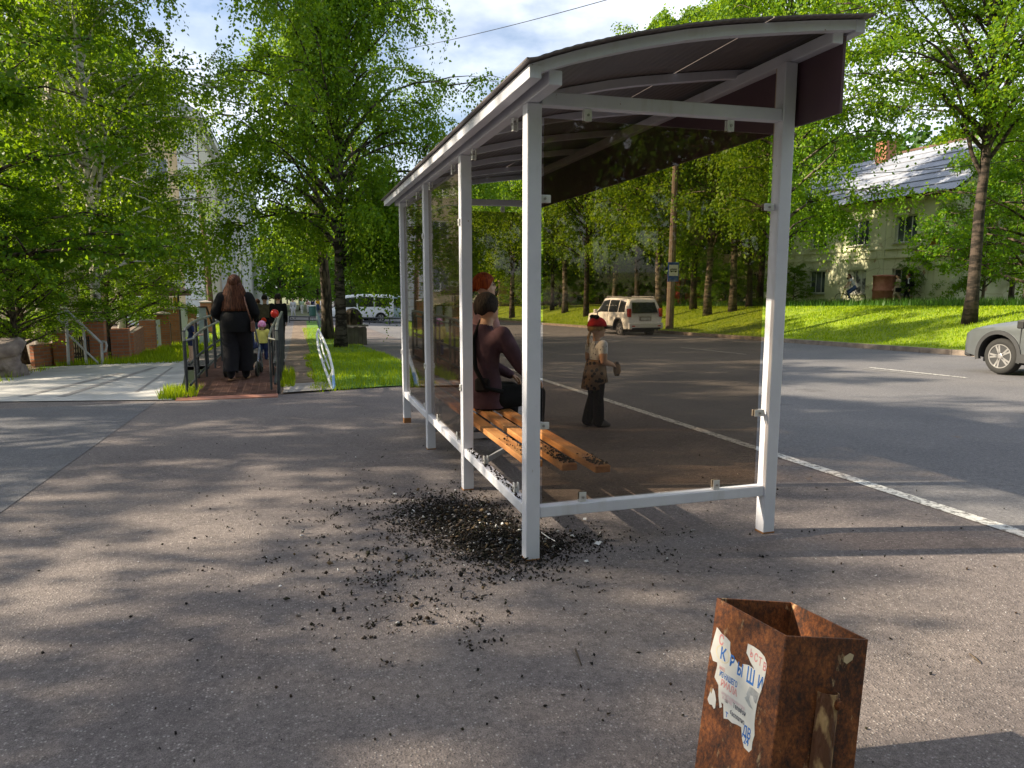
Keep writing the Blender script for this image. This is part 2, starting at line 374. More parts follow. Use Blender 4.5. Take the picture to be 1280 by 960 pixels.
# ------------------------------------------------------------------ grass blades
m_blade = leaf_mat('grass blades', (.12, .23, .002), (.23, .345, .004), (.37, .47, .008), .45, (.52, .60, .012))
def blades(name, pts, hmin, hmax, wd, seed, label, mat=None, lean=.5):
    rg = np.random.default_rng(seed); n = len(pts)
    pts = np.asarray(pts); an = rg.uniform(0, 2*np.pi, n); h = rg.uniform(hmin, hmax, n); la = rg.uniform(0, 2*np.pi, n); le = rg.uniform(0, lean, n) * h
    z = G(pts[:, 0], pts[:, 1]) - .01
    dx, dy = np.cos(an) * wd/2, np.sin(an) * wd/2
    tip = np.stack([pts[:, 0] + np.cos(la)*le, pts[:, 1] + np.sin(la)*le, z + h], 1)
    a = np.stack([pts[:, 0]-dx, pts[:, 1]-dy, z], 1); b = np.stack([pts[:, 0]+dx, pts[:, 1]+dy, z], 1)
    V = np.stack([a, b, tip], 1).reshape(-1, 3)
    me = poly_mesh(name, V, 3); me.materials.append(mat or m_blade)
    o = bpy.data.objects.new(name, me); COL.objects.link(o)
    return tag(o, label, 'grass', kind='stuff')
def poly_mesh(name, V, k):
    """loose k-gons, k vertices each, in order"""
    n = len(V) // k
    me = bpy.data.meshes.new(name); me.vertices.add(len(V)); me.vertices.foreach_set('co', np.asarray(V, np.float32).ravel())
    me.loops.add(n * k); me.loops.foreach_set('vertex_index', np.arange(n * k, dtype=np.int32))
    me.polygons.add(n); me.polygons.foreach_set('loop_start', np.arange(0, n * k, k, dtype=np.int32)); 
    me.polygons.foreach_set('loop_total', np.full(n, k, np.int32))
    me.update(calc_edges=True); me.validate()
    return me
rg = np.random.default_rng(5)
def scatter(n, x0, x1, y0, y1, f=None):
    p = np.stack([rg.uniform(x0, x1, n), rg.uniform(y0, y1, n)], 1)
    if f is not None: p = p[f(p[:, 0], p[:, 1])]
    return p
bank_pts = np.concatenate([scatter(26000, 15.62, 23.5, 6, 22), scatter(30000, 15.62, 25, 20, 50), scatter(9000, 15.62, 26, 45, 90)])
blades('grass', bank_pts, .03, .10, .045, 1, 'bright green mown grass covering the bank across the road')
lawn_pts = np.concatenate([scatter(15000, -1.1, 1.06, 7.6, 16, lambda x, y: (y > 7.55+.29*(x+.95)) & (x > -.92+.03*np.sin(y*3)*2)), scatter(9000, -.75, 1.06, 15, 40)])
blades('grass', lawn_pts, .03, .13, .016, 2, 'short bright grass of the lawn strip beside the birch')
ver_pts = np.concatenate([scatter(7000, -6.2, -3.7, 14, 24), scatter(5000, -6.6, -3.8, 24, 50)])
blades('grass', ver_pts, .05, .2, .025, 3, 'patchy grass growing along the foot of the brick pillars')
tp = np.concatenate([scatter(900, -3.05, -2.55, 7.4, 8.3), scatter(500, -1.4, -1.2, 8.2, 10.6), scatter(700, -7.2, -5.9, 8.6, 13)])
blades('grass', tp, .05, .2, .02, 4, 'weedy tufts along the edges of the ramp and concrete pad')
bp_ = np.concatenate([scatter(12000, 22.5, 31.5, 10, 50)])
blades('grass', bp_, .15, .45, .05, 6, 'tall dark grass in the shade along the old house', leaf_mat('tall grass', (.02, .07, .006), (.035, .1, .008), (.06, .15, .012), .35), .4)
# ------------------------------------------------------------------ trees
def bark_mat(name, base, dark, blackfrac=.5, birch=True):
    m, t, b = newmat(name); N = t.nodes.new; K = t.links.new
    tc = N('ShaderNodeTexCoord')
    def nz(sc, st, d=5):
        mp = N('ShaderNodeMapping'); mp.inputs['Scale'].default_value = st; K(tc.outputs['Object'], mp.inputs[0])
        n = N('ShaderNodeTexNoise'); n.inputs['Scale'].default_value = sc; n.inputs['Detail'].default_value = d; K(mp.outputs[0], n.inputs['Vector']); return n.outputs['Fac']
    a = nz(3.2, (1, 1, 3.2), 7) if birch else nz(9, (1, 1, .25), 7)
    r = N('ShaderNodeValToRGB'); r.color_ramp.elements[0].position = blackfrac - .06; r.color_ramp.elements[1].position = blackfrac + .06
    r.color_ramp.elements[0].color = (*dark, 1); r.color_ramp.elements[1].color = (*base, 1); K(a, r.inputs[0])
    # rough dark foot of the trunk
    sx = N('ShaderNodeSeparateXYZ'); K(tc.outputs['Object'], sx.inputs[0])
    mr = N('ShaderNodeMapRange'); mr.inputs['From Min'].default_value = .3; mr.inputs['From Max'].default_value = 2.2; mr.inputs['To Min'].default_value = .75; mr.inputs['To Max'].default_value = 0
    K(sx.outputs['Z'], mr.inputs['Value'])
    mu = N('ShaderNodeMath'); mu.operation = 'MULTIPLY'; K(mr.outputs[0], mu.inputs[0]); K(nz(8, (1, 1, .5)), mu.inputs[1])
    mx = N('ShaderNodeMixRGB'); mx.inputs[2].default_value = (*[c * 1.1 for c in dark], 1); K(mu.outputs[0], mx.inputs[0]); K(r.outputs[0], mx.inputs[1])
    K(mx.outputs[0], b.inputs['Base Color']); b.inputs['Roughness'].default_value = .9; b.inputs['Specular IOR Level'].default_value = .2
    bp = N('ShaderNodeBump'); bp.inputs['Strength'].default_value = .8; bp.inputs['Distance'].default_value = .03; K(nz(14, (1, 1, .4)), bp.inputs['Height']); K(bp.outputs[0], b.inputs['Normal'])
    return m
m_birch = bark_mat('birch bark', (.62, .58, .52), (.05, .04, .035), .43)
m_birch_dark = bark_mat('old birch bark', (.15, .125, .10), (.03, .025, .02), .50)
m_bark_r = bark_mat('dark mottled bark', (.075, .056, .045), (.022, .018, .015), .52)
m_bark = bark_mat('brown bark', (.13, .10, .075), (.03, .024, .02), .5, False)
L_birch = leaf_mat('birch leaves', (.022, .075, .003), (.085, .20, .005), (.20, .33, .010), .56, (.40, .55, .012))
L_birch2 = leaf_mat('sunny birch leaves', (.05, .14, .003), (.11, .24, .006), (.23, .36, .012), .5, (.38, .54, .015))
L_maple = leaf_mat('broad leaves', (.018, .07, .003), (.06, .18, .006), (.17, .31, .010), .54, (.38, .55, .012))
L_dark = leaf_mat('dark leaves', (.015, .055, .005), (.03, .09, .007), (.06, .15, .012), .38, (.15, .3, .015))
def gen_tree(seed, H=15, r0=.2, base=3.0, rad=3.5, nlimb=34, strands=9, hang=.9, leaf=.075, spacing=.085, elev=48, lean=(0, 0), prof='birch', kink=.25, limbs_extra=(), tmax=.97, sub=5, leafjit=.06, forks=None, bare=None):
    rg = np.random.default_rng(seed)
    nz = 12; ts = np.linspace(0, 1, nz)
    off = np.cumsum(rg.normal(0, kink * .12, (nz, 2)), 0); off -= off[0]
    tp = np.stack([lean[0]*H*ts**1.3 + off[:, 0], lean[1]*H*ts**1.3 + off[:, 1], -.25 + (H + .25)*ts], 1)
    tr = r0 * (1 - ts)**.75 * .9 + .012; tr[0] *= 1.35; tr[1] *= 1.02
    wood = MB(); wood.tube([tuple(p) for p in tp], list(tr), 10)
    def trunk_at(z):
        t = (z + .25) / (H + .25); i = min(nz-2, int(t*(nz-1))); f = t*(nz-1) - i
        return tp[i]*(1-f) + tp[i+1]*f, tr[i]*(1-f) + tr[i+1]*f
    P = []; D = []
    up = np.array([0, 0, 1.])
    limbs = []
    for i in range(nlimb):
        u = (i + rg.uniform(0, 1)) / nlimb; z = base + (H*tmax - base)*u**1.05
        az = i * 2.39996 + rg.uniform(-.5, .5)
        if prof == 'birch': Lr = rad * (math.sin(math.pi*min(1, .22 + .8*u))**.8 * .85 + .15) * rg.uniform(.7, 1.15)
        elif prof == 'broad': Lr = rad * math.sqrt(max(.05, 1 - (1.25*u - .35)**2)) * rg.uniform(.7, 1.12)
        else: Lr = rad * (1 - .75*u) * rg.uniform(.7, 1.1)
        limbs.append((z, az, Lr, R(elev + 22*u + rg.uniform(-10, 10)), None))
    for (z, az, Lr, el) in limbs_extra: limbs.append((z, az, Lr, R(el), 1))
    for (z, az, Lr, el, ex) in limbs:
        o, rt = trunk_at(z); h = np.array([math.cos(az), math.sin(az), 0])
        n = 7; pts = [o]; d = h*math.cos(el) + up*math.sin(el)
        st = Lr*1.15/(n-1)
        for k in range(n-1):
            pts.append(pts[-1] + d*st)
            d = d + rg.normal(0, .13, 3) - up*(.10 + .16*k/(n-1))*(1.2 if prof == 'birch' else .6) + h*.04; d /= np.linalg.norm(d)
        lr = min(rt*.55, .02 + Lr*.016)
        wood.tube([tuple(p) for p in pts], list(np.linspace(lr, .008, n)), 5, False)
        pts = np.array(pts)
        for s in range(sub + (3 if ex else 0)):
            t = rg.uniform(.15, 1.0) if s else 1.0
            i = min(n-2, int(t*(n-1))); f = t*(n-1) - i; q = pts[i]*(1-f) + pts[i+1]*f
            dd = (pts[i+1] - pts[i]); dd /= np.linalg.norm(dd)
            sd = dd + rg.normal(0, .55, 3); sd[2] = abs(sd[2])*.6 - .05; sd /= np.linalg.norm(sd)
            sl = Lr * rg.uniform(.2, .42); m = 4; sp = [q]
            for k in range(m-1):
                sp.append(sp[-1] + sd*sl/(m-1)); sd = sd - up*.22 + rg.normal(0, .12, 3); sd /= np.linalg.norm(sd)
            wood.tube([tuple(p) for p in sp], list(np.linspace(lr*.4+.003, .004, m)), 3, False)
            sp = np.array(sp)
            if rg.uniform() < .14: continue
            ns = max(2, int(strands * rg.uniform(.5, 1.5)))
            hg = hang*(1.7 if (ex and prof == 'birch') else 1)
            for a in range(ns):
                t2 = rg.uniform(.1, 1); i2 = min(m-2, int(t2*(m-1))); f2 = t2*(m-1) - i2; q2 = sp[i2]*(1-f2) + sp[i2+1]*f2
                L2 = hg * rg.uniform(.35, 1.25); nl = max(3, int(L2/spacing)); k = np.arange(nl)/nl
                d0 = rg.normal(0, .7, 3) + h*.35; d0[2] = d0[2]*.5
                d0 /= np.linalg.norm(d0) + 1e-6
                w = (k**.7)[:, None]
                if prof == 'birch': dirs = d0*(1-w)*.75 - up*(w*.95+.05)
                else: dirs = d0*(1-.5*w) - up*w*.35
                pos = q2 + np.cumsum(dirs*(L2/nl), 0) + rg.normal(0, leafjit, (nl, 3))
                P.append(pos); D.append(dirs)
    P = np.concatenate(P); D = np.concatenate(D); n = len(P)
    # leaf rhombi
    a = D + rg.normal(0, .7, (n, 3)) - up*.25; a /= np.linalg.norm(a, axis=1)[:, None]
    b = rg.normal(0, 1, (n, 3)); b -= a*(a*b).sum(1)[:, None]; b /= np.linalg.norm(b, axis=1)[:, None]
    sz = leaf * rg.uniform(.6, 1.3, n)[:, None]
    c = np.cross(a, b) * sz * .12
    V = np.stack([P, P + a*sz*.45 + b*sz*.42 + c, P + a*sz*1.1, P + a*sz*.45 - b*sz*.42 + c], 1).reshape(-1, 3)
    return wood, V
N_LEAF = 0
def make_tree(name, label, cat, loc, leafm, barkm, group=None, rz=0, **k):
    global N_LEAF
    t = thing(name, label, cat, loc, rz, group)
    wood, V = gen_tree(**k)
    wood.build('trunk', barkm, t, smooth=True, world=False)
    me = poly_mesh('crown', V, 4); me.materials.append(leafm); N_LEAF += len(V)//4
    o = bpy.data.objects.new('crown', me); COL.objects.link(o); o.parent = t
    return t
def copy_tree_at(src, loc, rz, sc, label, group=None):
    c = copy_tree(src); c.location = loc; c.rotation_euler = (0, 0, rz); c.scale = (sc[0], sc[0], sc[1]); c['label'] = label
    if group: c['group'] = group
    elif 'group' in c: del c['group']
    return c
def gp(px, d, dz=0):
    p = on_g(px, d); p.z += dz; return p
# centre birch on the lawn, and the dark leaning one behind it
T_c = make_tree('birch_tree', 'tall birch with a straight mottled trunk and hanging branches on the lawn', 'tree', (.26, 20.6, Gf(.26, 20.6)), L_birch2, m_birch_dark,
    seed=11, H=12.2, r0=.20, base=2.8, rad=3.9, nlimb=66, strands=18, hang=1.6, leaf=.088, spacing=.066, kink=.3, limbs_extra=[(4.6, -.35, 3.6, 22), (5.2, .1, 3.8, 20), (4.2, -.9, 3.0, 25), (4.0, math.pi, 3.4, 20), (3.5, -.15, 3.4, 28), (3.7, -.55, 3.2, 26), (3.9, .2, 3.2, 28), (2.6, -.1, 2.8, 28), (2.8, -.45, 2.8, 28), (2.7, .22, 2.6, 26)])
T_b2 = make_tree('birch_tree', 'dark trunked tree bending left just behind the lawn birch', 'tree', (.15, 27.2, Gf(.15, 27.2)), L_birch, m_bark,
    seed=12, H=13, r0=.26, base=3.0, rad=3.4, nlimb=40, strands=12, hang=1.1, leaf=.11, spacing=.09, lean=(-.06, 0), limbs_extra=[(3.0, math.pi*.98, 3.6, 50)])
# left group
T_l1 = make_tree('birch_tree', 'white trunked birch nearest the stair rail on the left', 'tree', (-6.75, 18.2, Gf(-6.75, 18.2)), L_birch, m_birch,
    seed=21, H=15, r0=.16, base=1.9, rad=3.7, nlimb=60, strands=15, hang=1.3, leaf=.082, spacing=.066, lean=(-.02, .0))
T_l2 = copy_tree_at(T_l1, (-5.95, 17.0, Gf(-5.95, 17)), 2.1, (.85, .8), 'slender white birch leaning right above the second brick pillar')
T_l3 = copy_tree_at(T_l1, (-8.6, 21.5, Gf(-8.6, 21.5)), 4.0, (1.1, 1.08), 'birch filling the upper left behind the two white trunks')
T_l6 = copy_tree_at(T_l1, (-7.4, 26.5, Gf(-7.4, 26.5)), 5.2, (.9, .78), 'birch drooping before the tan end wall of the pale building')
T_l4 = make_tree('broadleaf_tree', 'broad leafed tree whose bright boughs fill the left edge', 'tree', (-7.6, 12.6, Gf(-7.6, 12.6)), L_maple, m_bark,
    seed=22, H=9.5, r0=.17, base=1.0, rad=3.2, nlimb=54, strands=18, hang=.8, leaf=.092, spacing=.06, prof='broad', elev=30, sub=6)
T_l5 = copy_tree_at(T_l4, (-7.0, 22.5, Gf(-7, 22.5)), 1.3, (.7, .62), 'dense dark low tree behind the brick pillar row')
# off to the left of the picture: thin crowned trees that dapple the plaza
T_s = make_tree('birch_tree', 'tall thin crowned birch left of the plaza beyond the stone block', 'tree', (-12.5, 6.5, Gf(-12.5, 6.5)), L_birch, m_birch,
    seed=23, H=14, r0=.17, base=4.0, rad=3.6, nlimb=48, strands=10, hang=1.1, leaf=.15, spacing=.12)
for (x, y, rz, s, lb) in [(-17.5, 1.0, 3.3, (1.1, .95), 'thin crowned birch at the far left side of the plaza'),
                          (-14.5, -4.6, 5.0, (1.0, .85), 'thin crowned birch behind and left of the shelter front'),
                          (-10.5, -1.0, 2.6, (1.0, .8), 'thin crowned birch nearest the viewer on the left'),
                          (-19, 11.0, 1.9, (1.15, 1.1), 'tall thin crowned birch in the yard far left')]:
    copy_tree_at(T_s, (x, y, Gf(x, y)), rz, s, lb)
# right tree on the bank
T_r = make_tree('bank_tree', 'dark trunked tree standing alone on the grass bank above the silver car', 'tree', (19.0, 13.75, Gf(19, 13.75)), L_birch, m_bark_r,
    seed=31, H=13.5, r0=.19, base=5.0, rad=4.7, nlimb=66, strands=25, hang=.95, leaf=.095, spacing=.075, prof='broad', elev=44, lean=(-.02, .01), kink=.35,
    limbs_extra=[(4.4, math.pi*.86, 4.2, 62), (4.8, -.5, 3.5, 58), (6.5, math.pi*1.05, 4.5, 30), (7.2, math.pi*.7, 4.0, 25)])
# row of roadside birches behind the shelter
T_a = make_tree('roadside_birch', 'bright hanging birch beside the road post of the shelter', 'tree', tuple(on_g(972, 27.5)), L_birch2, m_birch_dark,
    seed=41, H=15.5, r0=.19, base=3.0, rad=3.3, nlimb=56, strands=15, hang=1.7, leaf=.105, spacing=.085)
T_d = make_tree('roadside_birch', 'birch with a pale spotted foot behind the glass right of the stop pole', 'tree', gp(915, 36.5), L_birch, m_birch_dark,
    seed=42, H=16, r0=.20, base=3.2, rad=4.2, nlimb=58, strands=14, hang=1.7, leaf=.13, spacing=.105)
T_e = make_tree('roadside_birch', 'slender birch deep in the row beyond the stop pole', 'tree', gp(852, 50), L_birch, m_bark_r,
    seed=43, H=15, r0=.17, base=3.0, rad=3.6, nlimb=54, strands=13, hang=1.5, leaf=.13, spacing=.105)
rows = [(935, 38.0, 0, .9, 'birch leaning right beside the spotted birch behind the glass'),
        (884, 37, 1, .95, 'shrubby stemmed birch between the stop pole and the spotted birch'),
        (866, 41, 0, 1.05, 'slim birch close right of the stop pole'), (822, 40, 1, 1.0, 'thick birch just left of the stop pole'),
        (795, 47, 0, 1.05, 'birch behind the roof of the white car'), (768, 52, 1, 1.0, 'birch in front of the arched windows'),
        (733, 50, 0, 1.1, 'stout dark birch left of the white car'), (706, 56, 1, 1.1, 'pair stem birch on the far grass seen right of the front post'),
        (690, 61, 0, 1.0, 'thin birch beside the pair stem birch'), (640, 62, 1, 1.1, 'birch on the far grass behind the seated pair'),
        (620, 70, 0, 1.05, 'pale birch leaning in the far gap of the shelter'), (598, 80, 1, 1.15, 'farthest roadside birch behind the red haired woman'),
        (948, 42, 0, 1.1, 'tall birch behind the road post of the shelter'), (885, 52, 1, 1.2, 'tall birch deep behind the stop pole'),
        (840, 60, 0, 1.2, 'tall birch farthest behind the stop pole'), (760, 68, 0, 1.2, 'tall birch beside the tan building'), (668, 75, 1, 1.2, 'tall birch far behind the front post')]
for i, (px, d, kd, s, lb) in enumerate(rows):
    copy_tree_at(T_d if kd else T_e, gp(px, d), i*1.7+.6, (s*1.05, s), lb)
# low broadleaf growth by the old house
T_m = make_tree('maple_tree', 'dense maple right of the old house behind the bank tree', 'tree', tuple(on_g(1282, 30)), L_maple, m_bark,
    seed=51, H=7.6, r0=.16, base=.7, rad=3.5, nlimb=44, strands=14, hang=.75, leaf=.13, spacing=.085, prof='broad', elev=22, sub=6)
copy_tree_at(T_m, tuple(on_g(1226, 36)), 2.2, (.50, .85), 'dark maple hiding the right end of the old house')
copy_tree_at(T_m, (31, 16.0, Gf(31, 16)), 4.2, (1.05, .95), 'sunny maple at the right edge of the picture')
copy_tree_at(T_m, tuple(on_g(1262, 39)), .8, (.9, 1.15), 'tall maple screening the white block on the right')
copy_tree_at(T_m, tuple(on_g(1205, 47)), 5.1, (.6, .95), 'maple behind the right end of the old house')
def bush(name, label, loc, s, src, rz): 
    c = copy_tree_at(src, loc, rz, s, label); c.name = name; c['category'] = 'bush'; return c
bush('bush', 'green bush under the right hand lower window of the old house', tuple(on_g(1152, 40.3)), (.36, .38), T_m, 1)
bush('bush', 'small bush under the left lower window of the old house', (31.2, 37.6, Gf(31.2, 37.6)), (.30, .32), T_m, 3)
for i, (px, d, s) in enumerate([(655, 66, .55), (700, 64, .5), (735, 60, .5), (880, 47, .45), (905, 45, .4), (935, 44, .45), (790, 58, .5)]):
    bush('bush', 'dark undergrowth bush between the roadside birches behind the glass', tuple(on_g(px, d)), (s, s*.8), T_m, i*1.1)['group'] = 'undergrowth between the roadside birches'
bush('bush', 'leafy bush beside the rough stone block', (-6.5, 12.9, Gf(-6.5, 12.9)), (.46, .34), T_l4, 2)
bush('bush', 'dark bush hugging the first brick pillar', (-7.2, 15.6, Gf(-7.2, 15.6)), (.55, .36), T_l4, 5)
bush('bush', 'shrub growing between the brick pillars and the pale building', (-7.6, 28, Gf(-7.6, 28)), (.7, .5), T_l4, .7)
# park trees over the cross street, and the far wood
T_p = make_tree('park_tree', 'sunlit yellow green park tree past the cross street', 'tree', gp(352, 98), leaf_mat('park leaves', (.08, .2, .008), (.14, .3, .01), (.24, .42, .02), .45, (.35, .5, .03)), m_bark,
    seed=61, H=11, r0=.2, base=1.6, rad=4.2, nlimb=34, strands=8, hang=1.0, leaf=.36, spacing=.24, prof='broad', elev=30)
for i, (px, d, s, lb) in enumerate([(376, 104, 1.0, 'park tree second from the pale building'), (398, 112, 1.1, 'darker park tree behind the two lawn trunks'), (440, 96, 1.05, 'park tree behind the parked white van'), (470, 105, 1.2, 'tall park tree right of the parked van'), (330, 125, 1.3, 'tall park tree at the end of the street'), (500, 110, 1.25, 'park tree behind the far shelter post'), (420, 130, 1.5, 'tallest park tree behind the birch')]):
    copy_tree_at(T_p, gp(px, d), i*1.3, (s, s), lb)
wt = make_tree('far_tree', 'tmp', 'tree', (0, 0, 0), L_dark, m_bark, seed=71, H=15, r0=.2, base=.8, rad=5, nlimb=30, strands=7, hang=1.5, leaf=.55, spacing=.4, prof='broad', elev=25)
for i, (x, y, sc) in enumerate([(-9, -17, 1.0), (-3.5, -20, 1.1), (1.0, -16.5, .95), (5.5, -21, 1.15), (11, -25, 1.1), (-14, -14, 1.1), (17, -19, 1.1), (22, -9, 1.0)]):  # birches added out of view to darken the reflection in the shelter glass
    copy_tree_at(T_d if i % 2 else T_a, (x, y, Gf(x, y)), i*1.9, (sc, sc*.9), 'unseen roadside birch added behind the viewer to darken the shelter glass', 'added birches behind the viewer')
for i in range(11):  # maples added out of view to screen bright sky from the panes
    c = copy_tree_at(T_m, (-16 + i*4.2, -13.5 - (i % 3)*3.0, Gf(-16 + i*4.2, -15)), i*1.3, (1.15, 1.5 + .2*(i % 2)), 'unseen leafy maple added behind the viewer to darken the shelter glass', 'added maples behind the viewer')
rgw = random.Random(3); nw = 0
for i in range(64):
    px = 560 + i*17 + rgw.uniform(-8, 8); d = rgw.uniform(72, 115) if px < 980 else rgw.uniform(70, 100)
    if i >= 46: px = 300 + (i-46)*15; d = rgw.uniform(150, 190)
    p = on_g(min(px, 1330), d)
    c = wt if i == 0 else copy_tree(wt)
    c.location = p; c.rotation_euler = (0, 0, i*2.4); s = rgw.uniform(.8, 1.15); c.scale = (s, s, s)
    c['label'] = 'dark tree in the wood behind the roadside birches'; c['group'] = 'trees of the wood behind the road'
print('leaves unique', N_LEAF)
# ------------------------------------------------------------------ bus shelter
def worn_paint(name):
    m, t, b = newmat(name); N = t.nodes.new; K = t.links.new; tc = N('ShaderNodeTexCoord')
    def nz(s, st, d, lo, hi, ca, cb):
        mp = N('ShaderNodeMapping'); mp.inputs['Scale'].default_value = st; K(tc.outputs['Object'], mp.inputs[0]); n = N('ShaderNodeTexNoise'); n.inputs['Scale'].default_value = s; n.inputs['Detail'].default_value = d; n.inputs['Roughness'].default_value = .65; K(mp.outputs[0], n.inputs['Vector'])
        r = N('ShaderNodeValToRGB'); r.color_ramp.elements[0].position = lo; r.color_ramp.elements[1].position = hi; r.color_ramp.elements[0].color = (*ca, 1); r.color_ramp.elements[1].color = (*cb, 1); K(n.outputs['Fac'], r.inputs[0]); return r.outputs[0]
    def mix(f, a, b_):
        x = N('ShaderNodeMixRGB'); K(f, x.inputs[0]); K(a, x.inputs[1]); x.inputs[2].default_value = (*b_, 1); return x.outputs[0]
    base = nz(2.5, (1, 1, 1), 6, .3, .7, (.54, .55, .63), (.65, .66, .73))
    c = mix(nz(7, (1, 1, .22), 7, .56, .78, (0, 0, 0), (.55, .55, .55)), base, (.40, .37, .33))
    c = mix(nz(42, (1, 1, .6), 4, .70, .725, (0, 0, 0), (1, 1, 1)), c, (.20, .10, .055))
    K(c, b.inputs['Base Color']); b.inputs['Roughness'].default_value = .45
    bp = N('ShaderNodeBump'); bp.inputs['Strength'].default_value = .12; bp.inputs['Distance'].default_value = .004; K(nz(55, (1, 1, 1), 5, .2, .8, (0, 0, 0), (1, 1, 1)), bp.inputs['Height']); K(bp.outputs[0], b.inputs['Normal'])
    return m
m_white = worn_paint('shelter paint')
m_clip = M('clip metal', (.62, .62, .62), .4, .3, scale=20)
m_fascia = M('burgundy panel', (.075, .040, .055), .5, scale=2, col2=(.09, .05, .066))
m_roof = M('roof sheet', (.11, .09, .088), .5, scale=2, col2=(.15, .125, .12))
m_rust = M('post rust', (.16, .07, .03), .9, scale=14, col2=(.32, .15, .05))
g_pane = glass_mat('bronze pane', (.70, .64, .57), dirt=.045)
sh = thing('bus_shelter', 'white framed bus shelter with tinted glass and a curved dark roof', 'bus shelter', (0, 0, 0))
T = .08; PY = [0, 1.508, 3.016, 4.524]
def post(x, y, top, foot):
    b = MB(); z = Gf(x, y)
    b.rng(x, x+T, y, y+T, z-.03, top); b.build('post', m_white, sh, bevel=.006)
    if foot:
        f = MB(); f.rng(x-.002, x+T+.002, y-.002, y+T+.002, z-.02, z+foot); f.build('post_foot', m_rust, sh, bevel=.006)
for i, y in enumerate(PY): post(0, y, 2.40, .06 if i == 3 else .012)
post(1.509, 0, 2.724, .012); post(1.509, 4.524, 2.724, .02)
def beam(name, *r, bev=.005): b = MB(); b.rng(*r); return b.build(name, m_white, sh, bevel=bev)
beam('top_beam', 0.0, .066, -.32, 4.92, 2.402, 2.468); beam('top_beam', 1.544, 1.609, -.32, 4.92, 2.726, 2.79)
for a, b in zip(PY[:-1], PY[1:]): beam('bottom_beam', .008, .07, a+T+.001, b-.001, .235, .297)
for y in (0.008, 4.532):
    beam('end_beam', T+.001, 1.508, y, y+.062, .235, .297)
    b = MB(); b.bar((T+.001, y+.031, 2.428), (1.508, y+.031, 2.44), .062, .068); b.build('end_beam', m_white, sh, bevel=.005)
RP = [(-.104, 2.474), (.0, 2.513), (.115, 2.552), (.28, 2.600), (.433, 2.641), (.683, 2.699), (.88, 2.735), (1.077, 2.765), (1.40, 2.81), (1.70, 2.845)]
def rib(y, w=.05, h=.052):
    b = MB(); n = len(RP)
    for i in range(n):
        x, z = RP[i]
        b.v += [(x, y-w/2, z-h), (x, y+w/2, z-h), (x, y+w/2, z-.003), (x, y-w/2, z-.003)]
    for i in range(n-1):
        for j in range(4): b.face((i*4+j, i*4+(j+1) % 4, i*4+4+(j+1) % 4, i*4+4+j))
    b.face((3, 2, 1, 0)); b.face([(n-1)*4+j for j in range(4)])
    b.build('roof_rib', m_white, sh)
for y in (-.335, .55, 1.45, 2.35, 3.25, 4.15, 5.0): rib(y)
b = MB(); b.rng(-.108, -.05, -.362, 5.03, 2.412, 2.472); b.build('eave_tube', m_white, sh, bevel=.004)
b = MB(); b.rng(1.645, 1.705, -.362, 5.03, 2.775, 2.838); b.build('eave_tube', m_white, sh, bevel=.004)
def roof_sheet(x0, x1):
    xs = np.arange(x0, x1+.001, .0125); b = MB(); n = len(xs)
    for k, x in enumerate(xs):
        z = float(np.interp(x, [p[0] for p in RP], [p[1] for p in RP])) + (.0018 if (k//2) % 2 else 0)
        for y in (-.41, 5.07): b.v += [(x, y, z+.002), (x, y, z+.010)]
    for i in range(n-1):
        a, c = i*4, i*4+4
        b.face((a, c, c+2, a+2)); b.face((a+1, a+3, c+3, c+1)); b.face((a, a+1, c+1, c)); b.face((a+2, c+2, c+3, a+3))
    b.face((0, 2, 3, 1)); e = (n-1)*4; b.face((e, e+1, e+3, e+2))
    b.build('roof_sheet', m_roof, sh)
roof_sheet(-.135, 1.12); roof_sheet(1.1235, 1.735)
b = MB(); b.rng(1.611, 1.629, -.32, 4.88, 2.385, 2.768); b.build('fascia_panel', m_fascia, sh, bevel=.002)
b = MB(); b.rng(1.545, 1.609, .085, .135, 2.22, 2.722); b.build('panel_bracket', M('primed tube', (.42, .33, .25), .6), sh, bevel=.003)
# glass
def pane(x0, x1, y0, y1, z0, z1):
    b = MB(); b.rng(x0, x1, y0, y1, z0, z1); b.build('glass_pane', g_pane, sh)
pane(.104, 1.458, .036, .042, .312, 2.338); pane(.104, 1.458, 4.56, 4.566, .312, 2.338)
pane(.036, .042, 1.63, 2.975, .315, 2.34); pane(.036, .042, 3.14, 4.485, .315, 2.34)
# clips: a white plate on each side of the pane edge with a bolt
def clip(c, ax, w, h):
    """ax: 'y' plate faces the end (normal y), 'x' plate faces the back (normal x)"""
    b = MB(); x, y, z = c
    for s in (-1, 1):
        if ax == 'y': b.box((x, y + s*.012, z), (w, .007, h))
        else: b.box((x + s*.012, y, z), (.007, w, h))
    b2 = MB()
    if ax == 'y':
        b.box((x, y, z - (h*.25 if w < h else 0)), (w*.5, .018, h*.5)); b2.tube([(x, y-.022, z), (x, y+.02, z)], .007, 8)
    else:
        b.box((x, y, z - (h*.25 if w < h else 0)), (.018, w*.5, h*.5)); b2.tube([(x-.022, y, z), (x+.02, y, z)], .007, 8)
    o = b.build('glass_clip', m_clip, sh, bevel=.003); b2.build('clip_bolt', M('bolt steel', (.35, .34, .33), .45, .8), o, smooth=False)
for x in (.34, 1.19): clip((x, .039, .325), 'y', .042, .058); clip((x, .039, 2.365), 'y', .042, .062); clip((x, 4.563, 2.365), 'y', .042, .062); clip((x, 4.563, .325), 'y', .042, .058)
for z in (.742, 1.935): clip((.105, .039, z), 'y', .066, .04); clip((1.462, .039, z), 'y', .066, .04)
for y in (.31, 1.0, 1.84, 2.64, 3.31, 4.18): clip((.039, y, .327), 'x', .03, .062)
for y in (.335, 1.278, 1.93, 2.86, 3.56, 4.2): clip((.039, y, 2.362), 'x', .032, .07)
